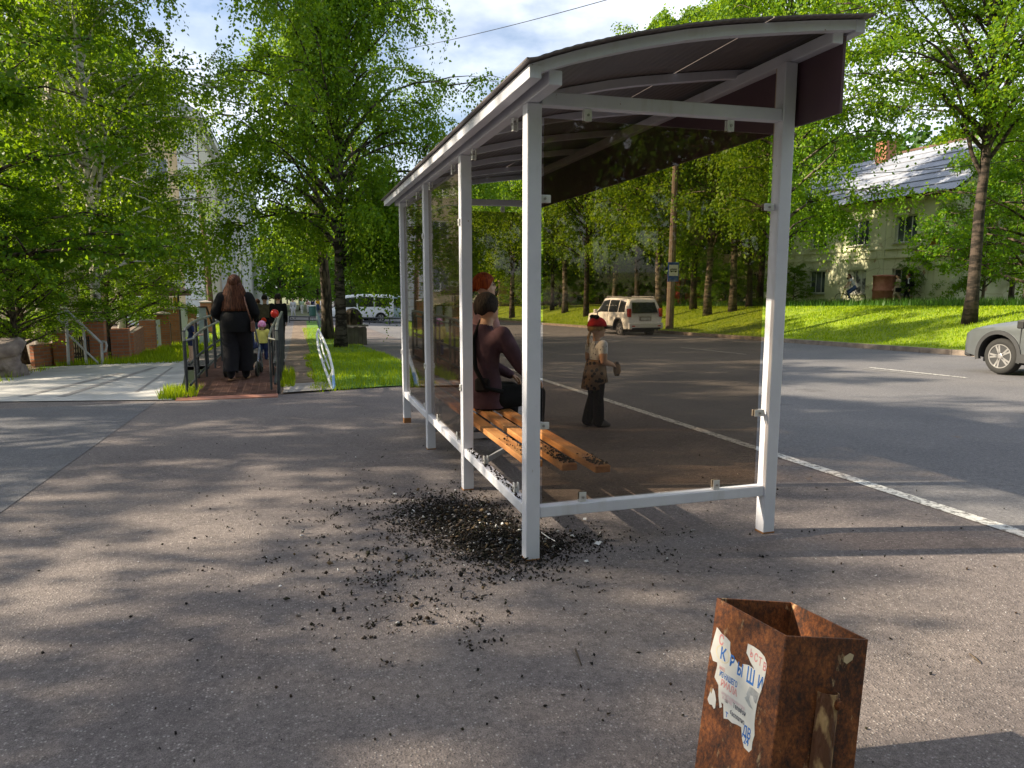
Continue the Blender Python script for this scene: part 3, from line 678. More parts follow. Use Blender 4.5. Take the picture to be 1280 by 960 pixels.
for y in (1.548, 3.056, 4.564):
    for z in (.75, 1.94):
        b = MB(); b.box((-.007, y-.005, z), (.012, .036, .05)); o = b.build('glass_clip', m_clip, sh, bevel=.004)
        b = MB(); b.tube([(-.018, y-.005, z), (0, y-.005, z)], .008, 8); b.build('clip_bolt', MATS['bolt steel'], o)
# bench
m_plank = M('varnished plank', (.36, .14, .04), .5, scale=2.2, col2=(.52, .25, .085), stretch=(9, 1, 9), bump=.15, bscale=20)
m_steelg = M('grey steel tube', (.30, .32, .36), .45, .2, scale=5)
be = thing('bench', 'slatted orange wooden bench inside the bus shelter', 'bench', (.35, 2.2, 0))
for x, y0 in ((.145, .42), (.315, .29), (.485, .19)):
    b = MB(); b.rng(x, x+.098, y0, 4.3, .408, .45); b.build('slat', m_plank, be, bevel=.006)
for y in (1.548, 3.056):
    b = MB(); b.rng(.082, .60, y-.02, y+.02, .363, .403); b.build('bracket', m_steelg, be, bevel=.003)
    b = MB(); b.bar((.082, y, .13), (.52, y, .36), .035, .035); b.build('strut', m_steelg, be, bevel=.003)
for y in (4.1,):
    b = MB(); b.rng(.12, .58, y-.02, y+.02, .363, .403); b.rng(.32, .36, y-.02, y+.02, Gf(.3, y)-.02, .362); b.build('bracket', m_steelg, be, bevel=.003)
# ------------------------------------------------------------------ shattered tinted glass and litter
def chips(name, P, smin, smax, seed, mats, probs, label, cat):
    rg = np.random.default_rng(seed); n = len(P); P = np.asarray(P, float)
    s = rg.uniform(smin, smax, n)[:, None]
    q = rg.normal(0, 1, (n, 3)); q[:, 2] *= .35; q /= np.linalg.norm(q, axis=1)[:, None]
    r = rg.normal(0, 1, (n, 3)); r -= q*(q*r).sum(1)[:, None]; r /= np.linalg.norm(r, axis=1)[:, None]
    nn = np.cross(q, r)
    ks = rg.uniform(.5, 1.1, (n, 4, 1)); t = s*.28
    a = [P + (q*ks[:, 0]*s), P + (r*ks[:, 1]*s*.7), P - (q*ks[:, 2]*s), P - (r*ks[:, 3]*s*.7)]
    top = [x + nn*t for x in a]
    V = np.stack(a + top, 1).reshape(-1, 3)
    F = np.array([(3,2,1,0),(4,5,6,7),(0,1,5,4),(1,2,6,5),(2,3,7,6),(3,0,4,7)])
    idx = (np.arange(n)[:, None, None]*8 + F[None]).reshape(-1)
    me = bpy.data.meshes.new(name); me.vertices.add(len(V)); me.vertices.foreach_set('co', V.astype(np.float32).ravel())
    me.loops.add(len(idx)); me.loops.foreach_set('vertex_index', idx.astype(np.int32))
    me.polygons.add(n*6); me.polygons.foreach_set('loop_start', np.arange(0, n*24, 4, dtype=np.int32)); me.polygons.foreach_set('loop_total', np.full(n*6, 4, np.int32))
    for m in mats: me.materials.append(m)
    mi = rg.choice(len(mats), n, p=probs); me.polygons.foreach_set('material_index', np.repeat(mi, 6).astype(np.int32))
    me.update(calc_edges=True); me.validate()
    o = bpy.data.objects.new(name, me); COL.objects.link(o)
    return tag(o, label, cat, kind='stuff')
m_ch1 = M('dark crumb', (.004, .004, .0035), .8, scale=30, col2=(.012, .010, .009), spec=.25); m_ch2 = M('brown crumb', (.028, .018, .011), .8, scale=30, spec=.2); m_ch3 = M('pale chip', (.5, .5, .52), .4, scale=30); m_ch4 = M('olive crumb', (.016, .016, .008), .8, scale=30, spec=.2)
m_ch5 = M('grey chip', (.03, .03, .036), .4, scale=30)
CH = [m_ch1, m_ch2, m_ch3, m_ch4, m_ch5]
rg = np.random.default_rng(77)
def gauss(n, cx, cy, sx, sy, rot=0):
    p = rg.normal(0, 1, (n, 2)) * (sx, sy); c, s = math.cos(rot), math.sin(rot)
    return np.stack([cx + p[:, 0]*c - p[:, 1]*s, cy + p[:, 0]*s + p[:, 1]*c], 1)
def clumped(n, f, k):
    c = f(max(1, n//k)); q = np.repeat(c, k, 0) + rg.normal(0, .026, (len(c)*k, 2)); return q[rg.uniform(0, 1, len(q)) < np.repeat(rg.uniform(.15, 1, len(c)), k)]
pile = np.concatenate([gauss(6500, -.13, .62, .15, .36), gauss(2600, .02, .28, .14, .2), gauss(2600, -.32, .95, .16, .25), gauss(700, .30, .2, .16, .12)])
pile = pile[(pile[:, 0] > -.75) & (pile[:, 1] > -.25) & (pile[:, 1] < 1.75)]
hz = .03*np.exp(-((pile[:, 0]+.13)**2/.03 + (pile[:, 1]-.62)**2/.16))
pz = np.stack([pile[:, 0], pile[:, 1], G(pile[:, 0], pile[:, 1]) + .005 + hz*rg.uniform(0, 1, len(pile))], 1)
chips('debris', pz, .004, .012, 1, CH, [.61, .155, .018, .137, .08], 'heap of dark shattered glass crumbs under the missing pane', 'debris')
big = np.concatenate([gauss(300, -.13, .62, .17, .38), gauss(90, .0, .25, .14, .14), gauss(150, -.38, .85, .2, .3), gauss(120, -.6, .1, .35, .5)])
big = big[(big[:, 1] > -.6) & (big[:, 1] < 1.8)]
chips('debris', np.stack([big[:, 0], big[:, 1], G(big[:, 0], big[:, 1]) + .014 + .022*np.exp(-((big[:, 0]+.13)**2/.03 + (big[:, 1]-.62)**2/.16))], 1), .010, .023, 9, CH + [M('bronze glass crumb', (.06, .05, .045), .12, scale=20, spec=.9), M('leaf scrap', (.10, .065, .03), .8, scale=20)], [.36, .16, .03, .13, .12, .12, .08], 'larger glossy flakes lying on the dark heap', 'debris')
sc_ = np.concatenate([clumped(620, lambda n: gauss(n, -.55, .5, .42, .75), 9), clumped(560, lambda n: gauss(n, -.72, -.30, .26, .36), 12), clumped(200, lambda n: gauss(n, .5, .15, .42, .25), 6), clumped(90, lambda n: gauss(n, .1, -.4, .5, .3), 4), gauss(260, -.5, .6, .9, 1.1), gauss(130, -.2, -.9, 1.2, .8), gauss(90, 1.6, .3, 1.0, .8), clumped(120, lambda n: gauss(n, -.62, 1.5, .35, .5), 8), clumped(260, lambda n: gauss(n, -1.0, 1.2, .35, .6), 8), gauss(80, -1.5, 2.5, 1.0, 1.5)])
sz = np.stack([sc_[:, 0], sc_[:, 1], G(sc_[:, 0], sc_[:, 1]) + .006], 1)
chips('debris', sz, .005, .0125, 2, CH, [.5, .24, .03, .2, .03], 'dark crumbs scattered over the asphalt around the heap', 'debris')
bp1 = np.stack([rg.uniform(.015, .06, 170), rg.uniform(.12, 1.48, 170), np.full(170, .303)], 1)
bp2 = np.stack([rg.uniform(.32, .41, 150), .31 + np.abs(rg.normal(0, .3, 150)), np.full(150, .456)], 1)
bp3 = np.stack([rg.uniform(.49, .578, 110), .21 + np.abs(rg.normal(0, .12, 110)), np.full(110, .456)], 1)
bp4 = np.stack([rg.uniform(.15, .238, 60), .44 + np.abs(rg.normal(0, .3, 60)), np.full(60, .456)], 1)
chips('debris', np.concatenate([bp1, bp2, bp3, bp4]), .005, .013, 3, CH, [.62, .2, .0, .15, .03], 'dark crumbs left lying on the bench slats and lower beam', 'debris')
grit = np.concatenate([gauss(900, -1, 0, 1.6, 1.6), gauss(500, 1.0, -.4, 1.4, .9)]); grit = grit[grit[:, 1] > -3]
chips('grit', np.stack([grit[:, 0], grit[:, 1], G(grit[:, 0], grit[:, 1]) + .003], 1), .002, .0055, 4, [m_ch3, M('stone grit', (.3, .27, .25), .8), m_ch2], [.25, .45, .3], 'loose pale grit and small stones on the asphalt', 'grit')
m_paper = M('scrap paper', (.7, .7, .72), .7, scale=8)
def scrap(px, py, w, h, rz, label):
    p = gr(px, py); b = MB(); t = thing('paper_scrap', label, 'litter', (p.x, p.y, p.z + .012), rz, 'paper scraps by the front post')
    n = 5
    for i in range(n+1):
        u = i/n - .5; b.v += [(u*w, -h/2*(1-.3*abs(u)), .006*math.sin(u*7)), (u*w, h/2*(1-.4*u*u), .004*math.cos(u*9)+.003)]
    for i in range(n): b.face((2*i, 2*i+2, 2*i+3, 2*i+1))
    o = b.build('scrap_sheet', m_paper, t, world=False); o.modifiers.new('s', 'SOLIDIFY').thickness = .0015
    return t
scrap(748, 681, .055, .028, .5, 'white paper scrap right of the front post'); scrap(731, 651, .035, .02, 1.2, 'small white scrap beneath the end beam'); scrap(716, 672, .03, .018, 2.2, 'tiny white scrap nearest the front post')
p = gr(684, 675); b = MB(); b.tube([at(676, 668, 3.98) * 0 + gr(677, 668) + Vector((0, 0, .012)), gr(686, 675) + Vector((0, 0, .014)), gr(694, 679) + Vector((0, 0, .012))], .003, 6)
tag(b.build('drinking_straw', m_paper), 'thin white straw lying by the foot of the front post', 'litter')
b = MB(); b.tube([gr(719, 812)+Vector((0, 0, .004)), gr(722, 822)+Vector((0, 0, .01)), gr(727, 833)+Vector((0, 0, .004))], [.003, .0045, .002], 5)
tag(b.build('twig', m_bark), 'short dark twig on the asphalt in front of the shelter', 'twig')
b = MB(); b.tube([gr(1212, 818)+Vector((0, 0, .004)), gr(1220, 826)+Vector((0, 0, .008)), gr(1226, 830)+Vector((0, 0, .004))], [.003, .0045, .002], 5)
tag(b.build('twig', m_bark), 'dark twig on the asphalt right of the rusty bin', 'twig')
# ------------------------------------------------------------------ buildings
m_house = M('peeling green plaster', (.42, .43, .29), .9, scale=.9, col2=(.56, .56, .42), bump=.4, bscale=12, detail=10)
def worn_plaster(name, c1, c2, brick, lo=.60, hi=.66):
    m, t, b = newmat(name); N = t.nodes.new; K = t.links.new
    tc = N('ShaderNodeTexCoord')
    n = N('ShaderNodeTexNoise'); n.inputs['Scale'].default_value = .8; n.inputs['Detail'].default_value = 9; K(tc.outputs['Object'], n.inputs['Vector'])
    r = N('ShaderNodeValToRGB'); r.color_ramp.elements[0].position = .3; r.color_ramp.elements[1].position = .7
    r.color_ramp.elements[0].color = (*c1, 1); r.color_ramp.elements[1].color = (*c2, 1); K(n.outputs['Fac'], r.inputs[0])
    n2 = N('ShaderNodeTexNoise'); n2.inputs['Scale'].default_value = 1.15; n2.inputs['Detail'].default_value = 10; n2.inputs['Roughness'].default_value = .68; K(tc.outputs['Object'], n2.inputs['Vector'])
    r2 = N('ShaderNodeValToRGB'); r2.color_ramp.elements[0].position = lo; r2.color_ramp.elements[1].position = hi; K(n2.outputs['Fac'], r2.inputs[0])
    mx = N('ShaderNodeMixRGB'); K(r2.outputs[0], mx.inputs[0]); K(r.outputs[0], mx.inputs[1]); mx.inputs[2].default_value = (*brick, 1)
    # thin cracks
    v = N('ShaderNodeTexVoronoi'); v.feature = 'DISTANCE_TO_EDGE'; v.inputs['Scale'].default_value = .9
    mm = N('ShaderNodeMixRGB'); mm.inputs[0].default_value = .25; K(tc.outputs['Object'], mm.inputs[1]); K(n2.outputs['Color'], mm.inputs[2]); K(mm.outputs[0], v.inputs['Vector'])
    r3 = N('ShaderNodeValToRGB'); r3.color_ramp.elements[0].position = 0; r3.color_ramp.elements[1].position = .02; r3.color_ramp.elements[0].color = (.72, .68, .6, 1); r3.color_ramp.elements[1].color = (1, 1, 1, 1); K(v.outputs['Distance'], r3.inputs[0])
    m2 = N('ShaderNodeMixRGB'); m2.blend_type = 'MULTIPLY'; m2.inputs[0].default_value = 1; K(mx.outputs[0], m2.inputs[1]); K(r3.outputs[0], m2.inputs[2])
    K(m2.outputs[0], b.inputs['Base Color']); b.inputs['Roughness'].default_value = .92
    bp = N('ShaderNodeBump'); bp.inputs['Strength'].default_value = .6; bp.inputs['Distance'].default_value = .03; K(r2.outputs[0], bp.inputs['Height']); bp.invert = True; K(bp.outputs[0], b.inputs['Normal'])
    return m
m_house = worn_plaster('peeling green plaster', (.46, .47, .30), (.62, .62, .44), (.30, .17, .10))
m_trimw = M('old white sash', (.55, .55, .5), .6, scale=5)
def window_glass(name, col=(.02, .025, .03), rough=.06):
    return M(name, col, rough, .0, scale=.9, col2=(col[0]*4, col[1]*4, col[2]*4), spec=1.0)
m_win = window_glass('dark window glass')
m_winl = M('curtained glass', (.05, .05, .05), .1, scale=1.4, col2=(.5, .5, .48), lo=.45, hi=.55, spec=.9)
m_slate = M('grey slate sheets', (.21, .23, .28), .6, scale=.8, col2=(.30, .32, .38), stretch=(1, 1, 1))
m_brown = M('brown eave board', (.10, .05, .035), .7)
def wall_cut(axis, plane, a0, a1, z0, z1, wins, thick, into):
    """wall in the plane axis=plane, openings wins=(a0,a1,z0,z1) left as real recesses; 'into' = +1/-1 direction into the house"""
    b = MB(); As = sorted(set([a0, a1] + [w for q in wins for w in q[:2]])); Zs = sorted(set([z0, z1] + [w for q in wins for w in q[2:4]]))
    def P(a, z, d): return (plane + into*d, a, z) if axis == 0 else (a, plane + into*d, z)
    for i in range(len(As)-1):
        for j in range(len(Zs)-1):
            ca, cz = (As[i]+As[i+1])/2, (Zs[j]+Zs[j+1])/2
            if any(q[0] < ca < q[1] and q[2] < cz < q[3] for q in wins): continue
            b.add([P(As[i], Zs[j], 0), P(As[i+1], Zs[j], 0), P(As[i+1], Zs[j+1], 0), P(As[i], Zs[j+1], 0)], [(0, 1, 2, 3)])
    for q in wins:
        c = [(q[0], q[2]), (q[1], q[2]), (q[1], q[3]), (q[0], q[3])]
        for k in range(4):
            u, v = c[k], c[(k+1) % 4]
            b.add([P(*u, 0), P(*v, 0), P(*v, thick), P(*u, thick)], [(0, 1, 2, 3)])
    return b
def sash(parent, axis, plane, q, into, depth, frame_m, glass_m, mull=2, fw=.07, sill=True, hbar=None):
    a0, a1, z0, z1 = q
    def bx(b, u0, u1, v0, v1, d0, d1):
        p0, p1 = plane + into*d0, plane + into*d1
        if axis == 0: b.rng(min(p0, p1), max(p0, p1), u0, u1, v0, v1)
        else: b.rng(u0, u1, min(p0, p1), max(p0, p1), v0, v1)
    wroot = MB()
    bx(wroot, a0, a0+fw, z0, z1, depth-.06, depth); bx(wroot, a1-fw, a1, z0, z1, depth-.06, depth)
    bx(wroot, a0+fw, a1-fw, z0, z0+fw, depth-.06, depth); bx(wroot, a0+fw, a1-fw, z1-fw, z1, depth-.06, depth)
    for k in range(mull):
        u = a0 + (a1-a0)*(k+1)/(mull+1); bx(wroot, u-fw*.4, u+fw*.4, z0+fw, z1-fw, depth-.055, depth-.005)
    if hbar: bx(wroot, a0+fw, a1-fw, z0+(z1-z0)*hbar-fw*.3, z0+(z1-z0)*hbar+fw*.3, depth-.053, depth-.007)
    o = wroot.build('window', frame_m, parent)
    g = MB(); bx(g, a0+fw*.5, a1-fw*.5, z0+fw*.5, z1-fw*.5, depth-.03, depth-.022); g.build('pane', glass_m, o)
    if sill:
        s = MB(); bx(s, a0-.08, a1+.08, z0-.07, z0-.003, -.09, depth-.06); s.build('sill', M('window sill', (.35, .34, .28), .8), o)
    return o
# --- old two-storey house on the right
hx, hy0, hy1, hz0, hz1 = 32.4, 26.6, 53.0, -.9, 6.45
ho = thing('old_house', 'two storey old house with peeling pale green plaster and a grey slate roof', 'house', (hx+5, (hy0+hy1)/2, 0))
wc = [29.75 + 3.55*k for k in range(7)]
wins = []
for c in wc: wins += [(c-.78, c+.78, 3.98, 5.5), (c-.78, c+.78, 1.02, 2.5)]
wall_cut(0, hx, hy0, hy1, hz0, hz1, wins, .28, 1).build('wall', m_house, ho)
b = MB(); b.rng(hx+.29, hx+10, hy0+.01, hy1-.01, hz0, hz1-.01)
b.build('house_core', M('dark room', (.03, .03, .03), .9), ho)
wall_cut(1, hy0, hx, hx+10, hz0, hz1, [], .2, 1).build('wall', m_house, ho)
for i, q in enumerate(wins): sash(ho, 0, hx, q, 1, .22, m_trimw, m_winl if i in (3, 7) else m_win, mull=2, fw=.065)
b = MB()
for k in range(8):
    c = wc[0] - 1.775 + 3.55*k
    if hy0 < c < hy1: b.rng(hx-.05, hx-.002, c-.35, c+.35, .3, 6.3)
b.build('pilaster', m_house, ho)
for z in (3.12, 3.62): 
    b = MB(); b.rng(hx-.075, hx-.001, hy0+.02, hy1-.02, z, z+.09); b.build('string_course', m_house, ho)
b = MB(); b.rng(hx-.035, hx-.001, hy0+.03, hy1-.03, 6.1, 6.4); b.build('frieze', m_house, ho)
b = MB(); b.rng(hx-.62, hx-.002, hy0-.4, hy1+.4, 6.42, 6.56); b.build('eave', m_brown, ho)
b = MB()   # corrugated roof slope
nk = 120; ridge = (hx+5, 10.1)
for k in range(nk*4+1):
    y = hy0-.5 + (hy1-hy0+1)*k/(nk*4); dz = .010*math.sin(k*math.pi/2)
    b.v += [(hx-.72, y, 6.5+dz), (ridge[0], y, ridge[1]+dz), (hx+10.7, y, 6.5+dz)]
for k in range(nk*4): a = 3*k; b.face((a, a+1, a+4, a+3)); b.face((a+1, a+2, a+5, a+4))
rf = b.build('roof', m_slate, ho)
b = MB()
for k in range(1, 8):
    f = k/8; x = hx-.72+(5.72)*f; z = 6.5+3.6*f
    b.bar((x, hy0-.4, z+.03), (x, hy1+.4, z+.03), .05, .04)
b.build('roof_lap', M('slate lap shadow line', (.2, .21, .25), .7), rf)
b = MB(); b.prism([(hx, 6.45), (hx+10, 6.45), (hx+5, 9.95)], .2, Matrix(((1, 0, 0), (0, 0, -1), (0, 1, 0))), (0, hy0+.21, 0)); b.build('gable', m_house, ho)
b = MB(); b.rng(hx+4.2, hx+5, 36, 36.9, 9.2, 11); b.build('chimney', M('chimney brick', (.3, .13, .08), .9), rf)
b = MB(); b.rng(hx-.06, hx-.005, 27.5, 27.95, 3.75, 4.15); b.build('wall_sign', M('red plate', (.5, .02, .02), .5), ho)
# rusty brick red drum standing by the house
b = MB(); p = at(1103, 383, 41.3); gz = Gf(p.x, p.y)
dr = thing('rusty_tank', 'tall rusty brick red tank standing against the old house', 'tank', (p.x, p.y, gz))
b.lathe([(.56, 0), (.58, .05), (.58, .7), (.61, .74), (.61, .8), (.58, .84), (.58, 1.5), (.62, 1.55), (.62, 1.62), (.3, 1.66), (.01, 1.67)], (p.x, p.y, gz), 20)
b.build('drum', M('rusty drum', (.26, .09, .05), .85, scale=3, col2=(.42, .18, .12), bump=.3), dr, smooth=True)
# --- white and red brick block far right
b = MB()
fb = thing('brick_block', 'white block with a red brick top storey behind the right hand trees', 'building', (62, 40, 0))
wq = [(22 + 5*k, 23.6 + 5*k, z, z+1.7) for k in range(7) for z in (2.5, 6.0, 9.6)]
wall_cut(0, 56, 18, 62, -1, 12.6, wq, .25, 1).build('wall', M('whitewashed wall', (.62, .60, .56), .9, scale=.7), fb)
b.rng(56.3, 70, 18.1, 61.9, -1, 12.4); b.build('block_core', MATS['dark room'], fb)
b = MB(); b.rng(55.9, 70, 17.9, 62.1, 12.6, 14.2); b.build('top_storey', M('red brick storey', (.26, .085, .05), .9, scale=3, col2=(.33, .12, .07)), fb)
for q in wq: sash(fb, 0, 56, q, 1, .2, m_trimw, m_win, mull=1)
b = MB(); b.rng(55.6, 70.2, 17.6, 62.4, 14.2, 14.4); b.build('roof', m_brown, fb)
# --- tan building with arched windows behind the roadside birches
tb = thing('tan_building', 'tan building with tall arched windows behind the white car', 'building', (34, 88, 0))
m_tan = M('tan plaster', (.36, .27, .18), .9, scale=.5, col2=(.46, .36, .25))
bx0, by = 24.0, 84.0
tz = -1.6
b = MB(); b.rng(bx0, 56, by+.4, by+12, tz-1, tz+9); b.build('wall', m_tan, tb)
b = MB(); ax = [bx0+1.8+3.1*k for k in range(9)]
for k in range(10):
    x = bx0 + .25 + 3.1*k; b.rng(x-.55, x+.55, by, by+.398, tz-.5, tz+8)
b.build('pier', m_tan, tb)
for x in ax:
    f = MB(); n = 10
    poly = [(-.95, 0), (.95, 0)] + [(.95*math.cos(math.pi*i/n), 4.6+.95*math.sin(math.pi*i/n)) for i in range(n+1)]
    f.prism(poly, .12, Matrix(((1, 0, 0), (0, 0, -1), (0, 1, 0))), (x, by+.395, tz+.9)); o = f.build('arched_window', M('pale arch frame', (.55, .48, .38), .8), tb)
    g = MB(); poly = [(-.72, .2), (.72, .2)] + [(.72*math.cos(math.pi*i/n), 4.6+.72*math.sin(math.pi*i/n)) for i in range(n+1)]
    g.prism(poly, .04, Matrix(((1, 0, 0), (0, 0, -1), (0, 1, 0))), (x, by+.27, tz+.9)); g.build('pane', m_win, o)
b = MB(); b.rng(bx0-.4, 56.4, by-.3, by+12.4, tz+9.001, tz+9.5); b.build('cornice', m_tan, tb)
# red kiosk
p = on_g(858, 57); kk = thing('red_kiosk', 'small red kiosk half hidden behind the stop pole', 'kiosk', p)
b = MB(); b.rng(p.x-1.3, p.x+1.6, p.y-1, p.y+1, p.z-.3, p.z+2.3); b.build('wall', M('kiosk red', (.35, .03, .025), .6), kk)
b = MB(); b.rng(p.x-1.5, p.x+1.8, p.y-1.25, p.y+1.2, p.z+2.301, p.z+2.5); b.build('roof', m_brown, kk)
b = MB(); b.rng(p.x-.8, p.x+1.0, p.y-1.03, p.y-1.005, p.z+1.0, p.z+2.0); b.build('window', m_win, kk)
# --- pale building on the left (end wall with quoins, long side towards the street)
lb = thing('pale_building', 'pale four storey building with tan walls and grey quoins on the left', 'building', (-12, 60, -1))
m_tanw = M('ochre plaster', (.55, .43, .26), .9, scale=.6, col2=(.66, .53, .34))
m_cream_lit = M('sunlit cream plaster', (.74, .66, .52), .9, scale=.6, col2=(.82, .75, .62))  # street walls paler than the end wall: sunlight put into the colour
m_quoin = M('grey quoin stone', (.56, .57, .60), .85, scale=1.5, col2=(.68, .69, .72))
m_whitep = M('white plaster', (.80, .78, .74), .85, scale=1, col2=(.86, .84, .82))
X1, Y0, Y1, ZT, ZB = -7.3, 51.5, 76, 12.8, -1.6
ew = [(-10.4, -9.0, z, z+1.9) for z in (1.1, 4.6, 8.3)] + [(-14.4, -13.0, z, z+1.9) for z in (1.1, 4.6, 8.3)] + [(-18.6, -17.2, z, z+1.9) for z in (1.1, 4.6, 8.3)]
wall_cut(1, Y0, -26, X1, ZB, ZT, ew, .3, 1).build('wall', m_tanw, lb)
sw = [(c-.75, c+.75, z, z+1.9) for c in (55, 60.5) for z in (1.1, 4.6, 8.3)]
wall_cut(0, X1, Y0, Y1, ZB, ZT, sw, .3, -1).build('wall', m_cream_lit, lb)
b = MB(); b.rng(-25.9, X1-.31, Y0+.31, Y1, ZB, ZT-.02); b.build('building_core', MATS['dark room'], lb)
for q in ew: sash(lb, 1, Y0, q, 1, .22, m_whitep, m_win, mull=1, fw=.12)
for q in sw: sash(lb, 0, X1, q, -1, .22, m_whitep, m_win, mull=1, fw=.12)
def quoins(nm, x0, x1, y, d, z0, z1, h=.62):
    b = MB(); z = z0
    while z < z1 - .1:
        e = .0 if int(round((z-z0)/h)) % 2 else .22
        b.rng(x0-e*.0, x1, y-d, y-.001, z, min(z+h-.05, z1)); z += h
    b.build(nm, m_quoin, lb)
for (x0, x1) in ((-8.4, X1+.02), (-12.4, -11.2), (-16.6, -15.2)): quoins('quoin', x0, x1, Y0, .12, ZB+.3, ZT-.4)
b = MB(); z = ZB+.3
while z < ZT-.5: b.rng(X1+.001, X1+.12, Y0-.118, Y0+.85, z, z+.57); z += .62
b.build('quoin', m_whitep, lb)  # street-face quoins whiter than the grey ones, sunlit look put into their colour
for z, d in ((3.55, .15), (ZT-.5, .3), (ZT, .6)):
    b = MB(); b.rng(-26, X1+d, Y0-d, Y1, z, z+.28 if z < ZT else z+.35); b.build('cornice', m_whitep, lb)
# projecting bay further along the street side
bx = X1+1.35
b = MB(); b.rng(X1-.2, bx, 65, 73.2, ZB, ZT-.05); b.build('bay', m_cream_lit, lb)
z = ZB+.3; b = MB()
while z < ZT-.7: b.rng(X1+.13, bx+.06, 64.9, 64.998, z, z+.57); b.rng(bx+.001, bx+.08, 64.902, 66.0, z, z+.57); z += .62
b.build('quoin', m_quoin, lb)
z = ZB+.3; b = MB()
while z < ZT-.7: b.rng(bx+.001, bx+.08, 72.2, 73.1, z, z+.57); z += .62
b.build('quoin', m_quoin, lb)
for z in (1.1, 4.6, 8.3):
    for c in (67.5, 70.6):
        b = MB(); b.rng(bx+.002, bx+.07, c-.8, c+.8, z-.1, z+2.1); o = b.build('window', m_whitep, lb)
        b = MB(); b.rng(bx+.071, bx+.08, c-.6, c+.6, z+.1, z+1.9); b.build('pane', m_win, o)
b = MB(); b.prism([(-26.6, ZT+.36), (X1+.7, ZT+.36), (X1-5, ZT+3.3), (-21, ZT+3.3)], Y1-Y0+.7, Matrix(((1, 0, 0), (0, 0, 1), (0, 1, 0))), (0, Y0-.65, 0)); b.build('roof', M('roof tin', (.3, .32, .34), .5, .3), lb)
b = MB(); b.tube([(X1+.1, Y0+.95, ZB+.4), (X1+.1, Y0+.95, ZT-.3)], .07, 8); b.build('drainpipe', M('rusty downpipe', (.16, .09, .06), .7), lb)
# second pale block with vertical ribs further along the street
l2 = thing('ribbed_building', 'white and pale blue ribbed long building past the pale one', 'building', (-10, 110, -2))
b = MB(); b.rng(-24, -6.7, 80, 160, -4, 13.5); b.build('wall', M('pale blue render', (.55, .62, .72), .8, scale=.5), l2)
b = MB()
for k in range(28): b.rng(-6.698, -6.25, 80.3+k*2.8, 81.4+k*2.8, -3.5, 13)
b.build('pilaster', m_whitep, l2)
b = MB(); b.rng(-24.4, -6.0, 79.6, 160.4, 13.5, 14.3); b.build('cornice', m_whitep, l2)
for k in range(27):
    for z in (-.6, 3.2, 7.4):
        pass
g = MB()
for k in range(24):
    o = MB(); y = 82.6+k*2.8
    for z in (-.4, 3.4, 7.4): o.rng(-6.697, -6.62, y-.6, y+.6, z, z+2.2)
    o.build('window', m_win, l2)
# ------------------------------------------------------------------ poles, wires and signs
m_pole = M('weathered concrete', (.11, .082, .062), .9, scale=3, col2=(.17, .13, .10), bump=.3)
p = on_g(837, 34.6); po = thing('utility_pole', 'brown concrete utility pole carrying the bus stop sign', 'pole', p)
b = MB(); b.tube([(p.x, p.y, p.z-.3), (p.x+.10, p.y, p.z+9.5)], [.20, .13], 10); b.build('shaft', m_pole, po)
b = MB(); b.bar((p.x-.8, p.y, p.z+9.0), (p.x+1.0, p.y, p.z+9.0), .08, .1); b.build('crossarm', m_steelg, po)
for dx in (-.7, .1, .9): 
    b = MB(); b.lathe([(.03, 0), (.05, .05), (.03, .1), (.045, .14), (.01, .18)], (p.x+dx, p.y, p.z+9.05), 8); b.build('insulator', m_whitep, po)
# bus stop sign
m_blue = M('sign blue', (.015, .07, .32), .45, var=.05); m_sw = M('sign white', (.72, .73, .72), .5, var=.04); m_blk = M('sign black', (.015, .015, .015), .5)
Pp = at(841.5, 340, 33.6); ss_ = thing('bus_stop_sign', 'blue and white bus stop sign hung on the brown utility pole', 'sign', Pp)
fc = (CAM - Pp); fc.z = 0; fc = Vector((-.10, -1, 0)).normalized(); sx_ = Vector((1, -.10, 0)).normalized()
Ms = Matrix((sx_, Vector((0, 0, 1)), fc)).transposed()
def plate(bm_, u0, u1, v0, v1, d0, d1):
    c = Pp + sx_*((u0+u1)/2) + Vector((0, 0, (v0+v1)/2)) + fc*((d0+d1)/2); bm_.box(c, (u1-u0, v1-v0, abs(d1-d0)), M=Ms)
b = MB(); plate(b, -.27, .27, -.45, .45, 0, .03); b.build('sign_board', m_blue, ss_, bevel=.01)
b = MB(); plate(b, -.23, .23, -.18, .33, .031, .035); b.build('white_field', m_sw, ss_)
b = MB(); plate(b, -.17, .17, .02, .13, .036, .039); plate(b, -.15, .15, .13, .155, .036, .039)
for u in (-.1, .1):
    n = 10; b.prism([(.035*math.cos(2*math.pi*i/n), .035*math.sin(2*math.pi*i/n)) for i in range(n)], .003, Ms, Pp + sx_*u + Vector((0, 0, .015)) + fc*.036)
b.build('bus_symbol', m_blk, ss_)
b = MB(); plate(b, -.15, -.09, .06, .11, .040, .042); plate(b, -.07, -.01, .06, .11, .040, .042); plate(b, .01, .07, .06, .11, .040, .042); plate(b, .09, .15, .06, .11, .040, .042); b.build('bus_symbol_windows', m_sw, ss_)
def wire(name, label, a, b_, sag, r=.012):
    pts = [Vector(a).lerp(Vector(b_), t) - Vector((0, 0, sag*4*t*(1-t))) for t in np.linspace(0, 1, 24)]
    m = MB(); m.tube(pts, r, 4); tag(m.build(name, m_blk), label, 'wire')
wire('overhead_wire', 'thin overhead wire crossing the cloudy sky left of the shelter roof', at(470, 68, 34), at(820, -18, 20), .15)
wire('overhead_wire', 'dark cable strung across the slate roof and right tree', at(960, 218, 33), at(1320, 193, 24), .25, .014)
wire('overhead_wire', 'upper cable running into the bank tree crown', at(1040, 96, 32), at(1320, 65, 26), .1, .012)
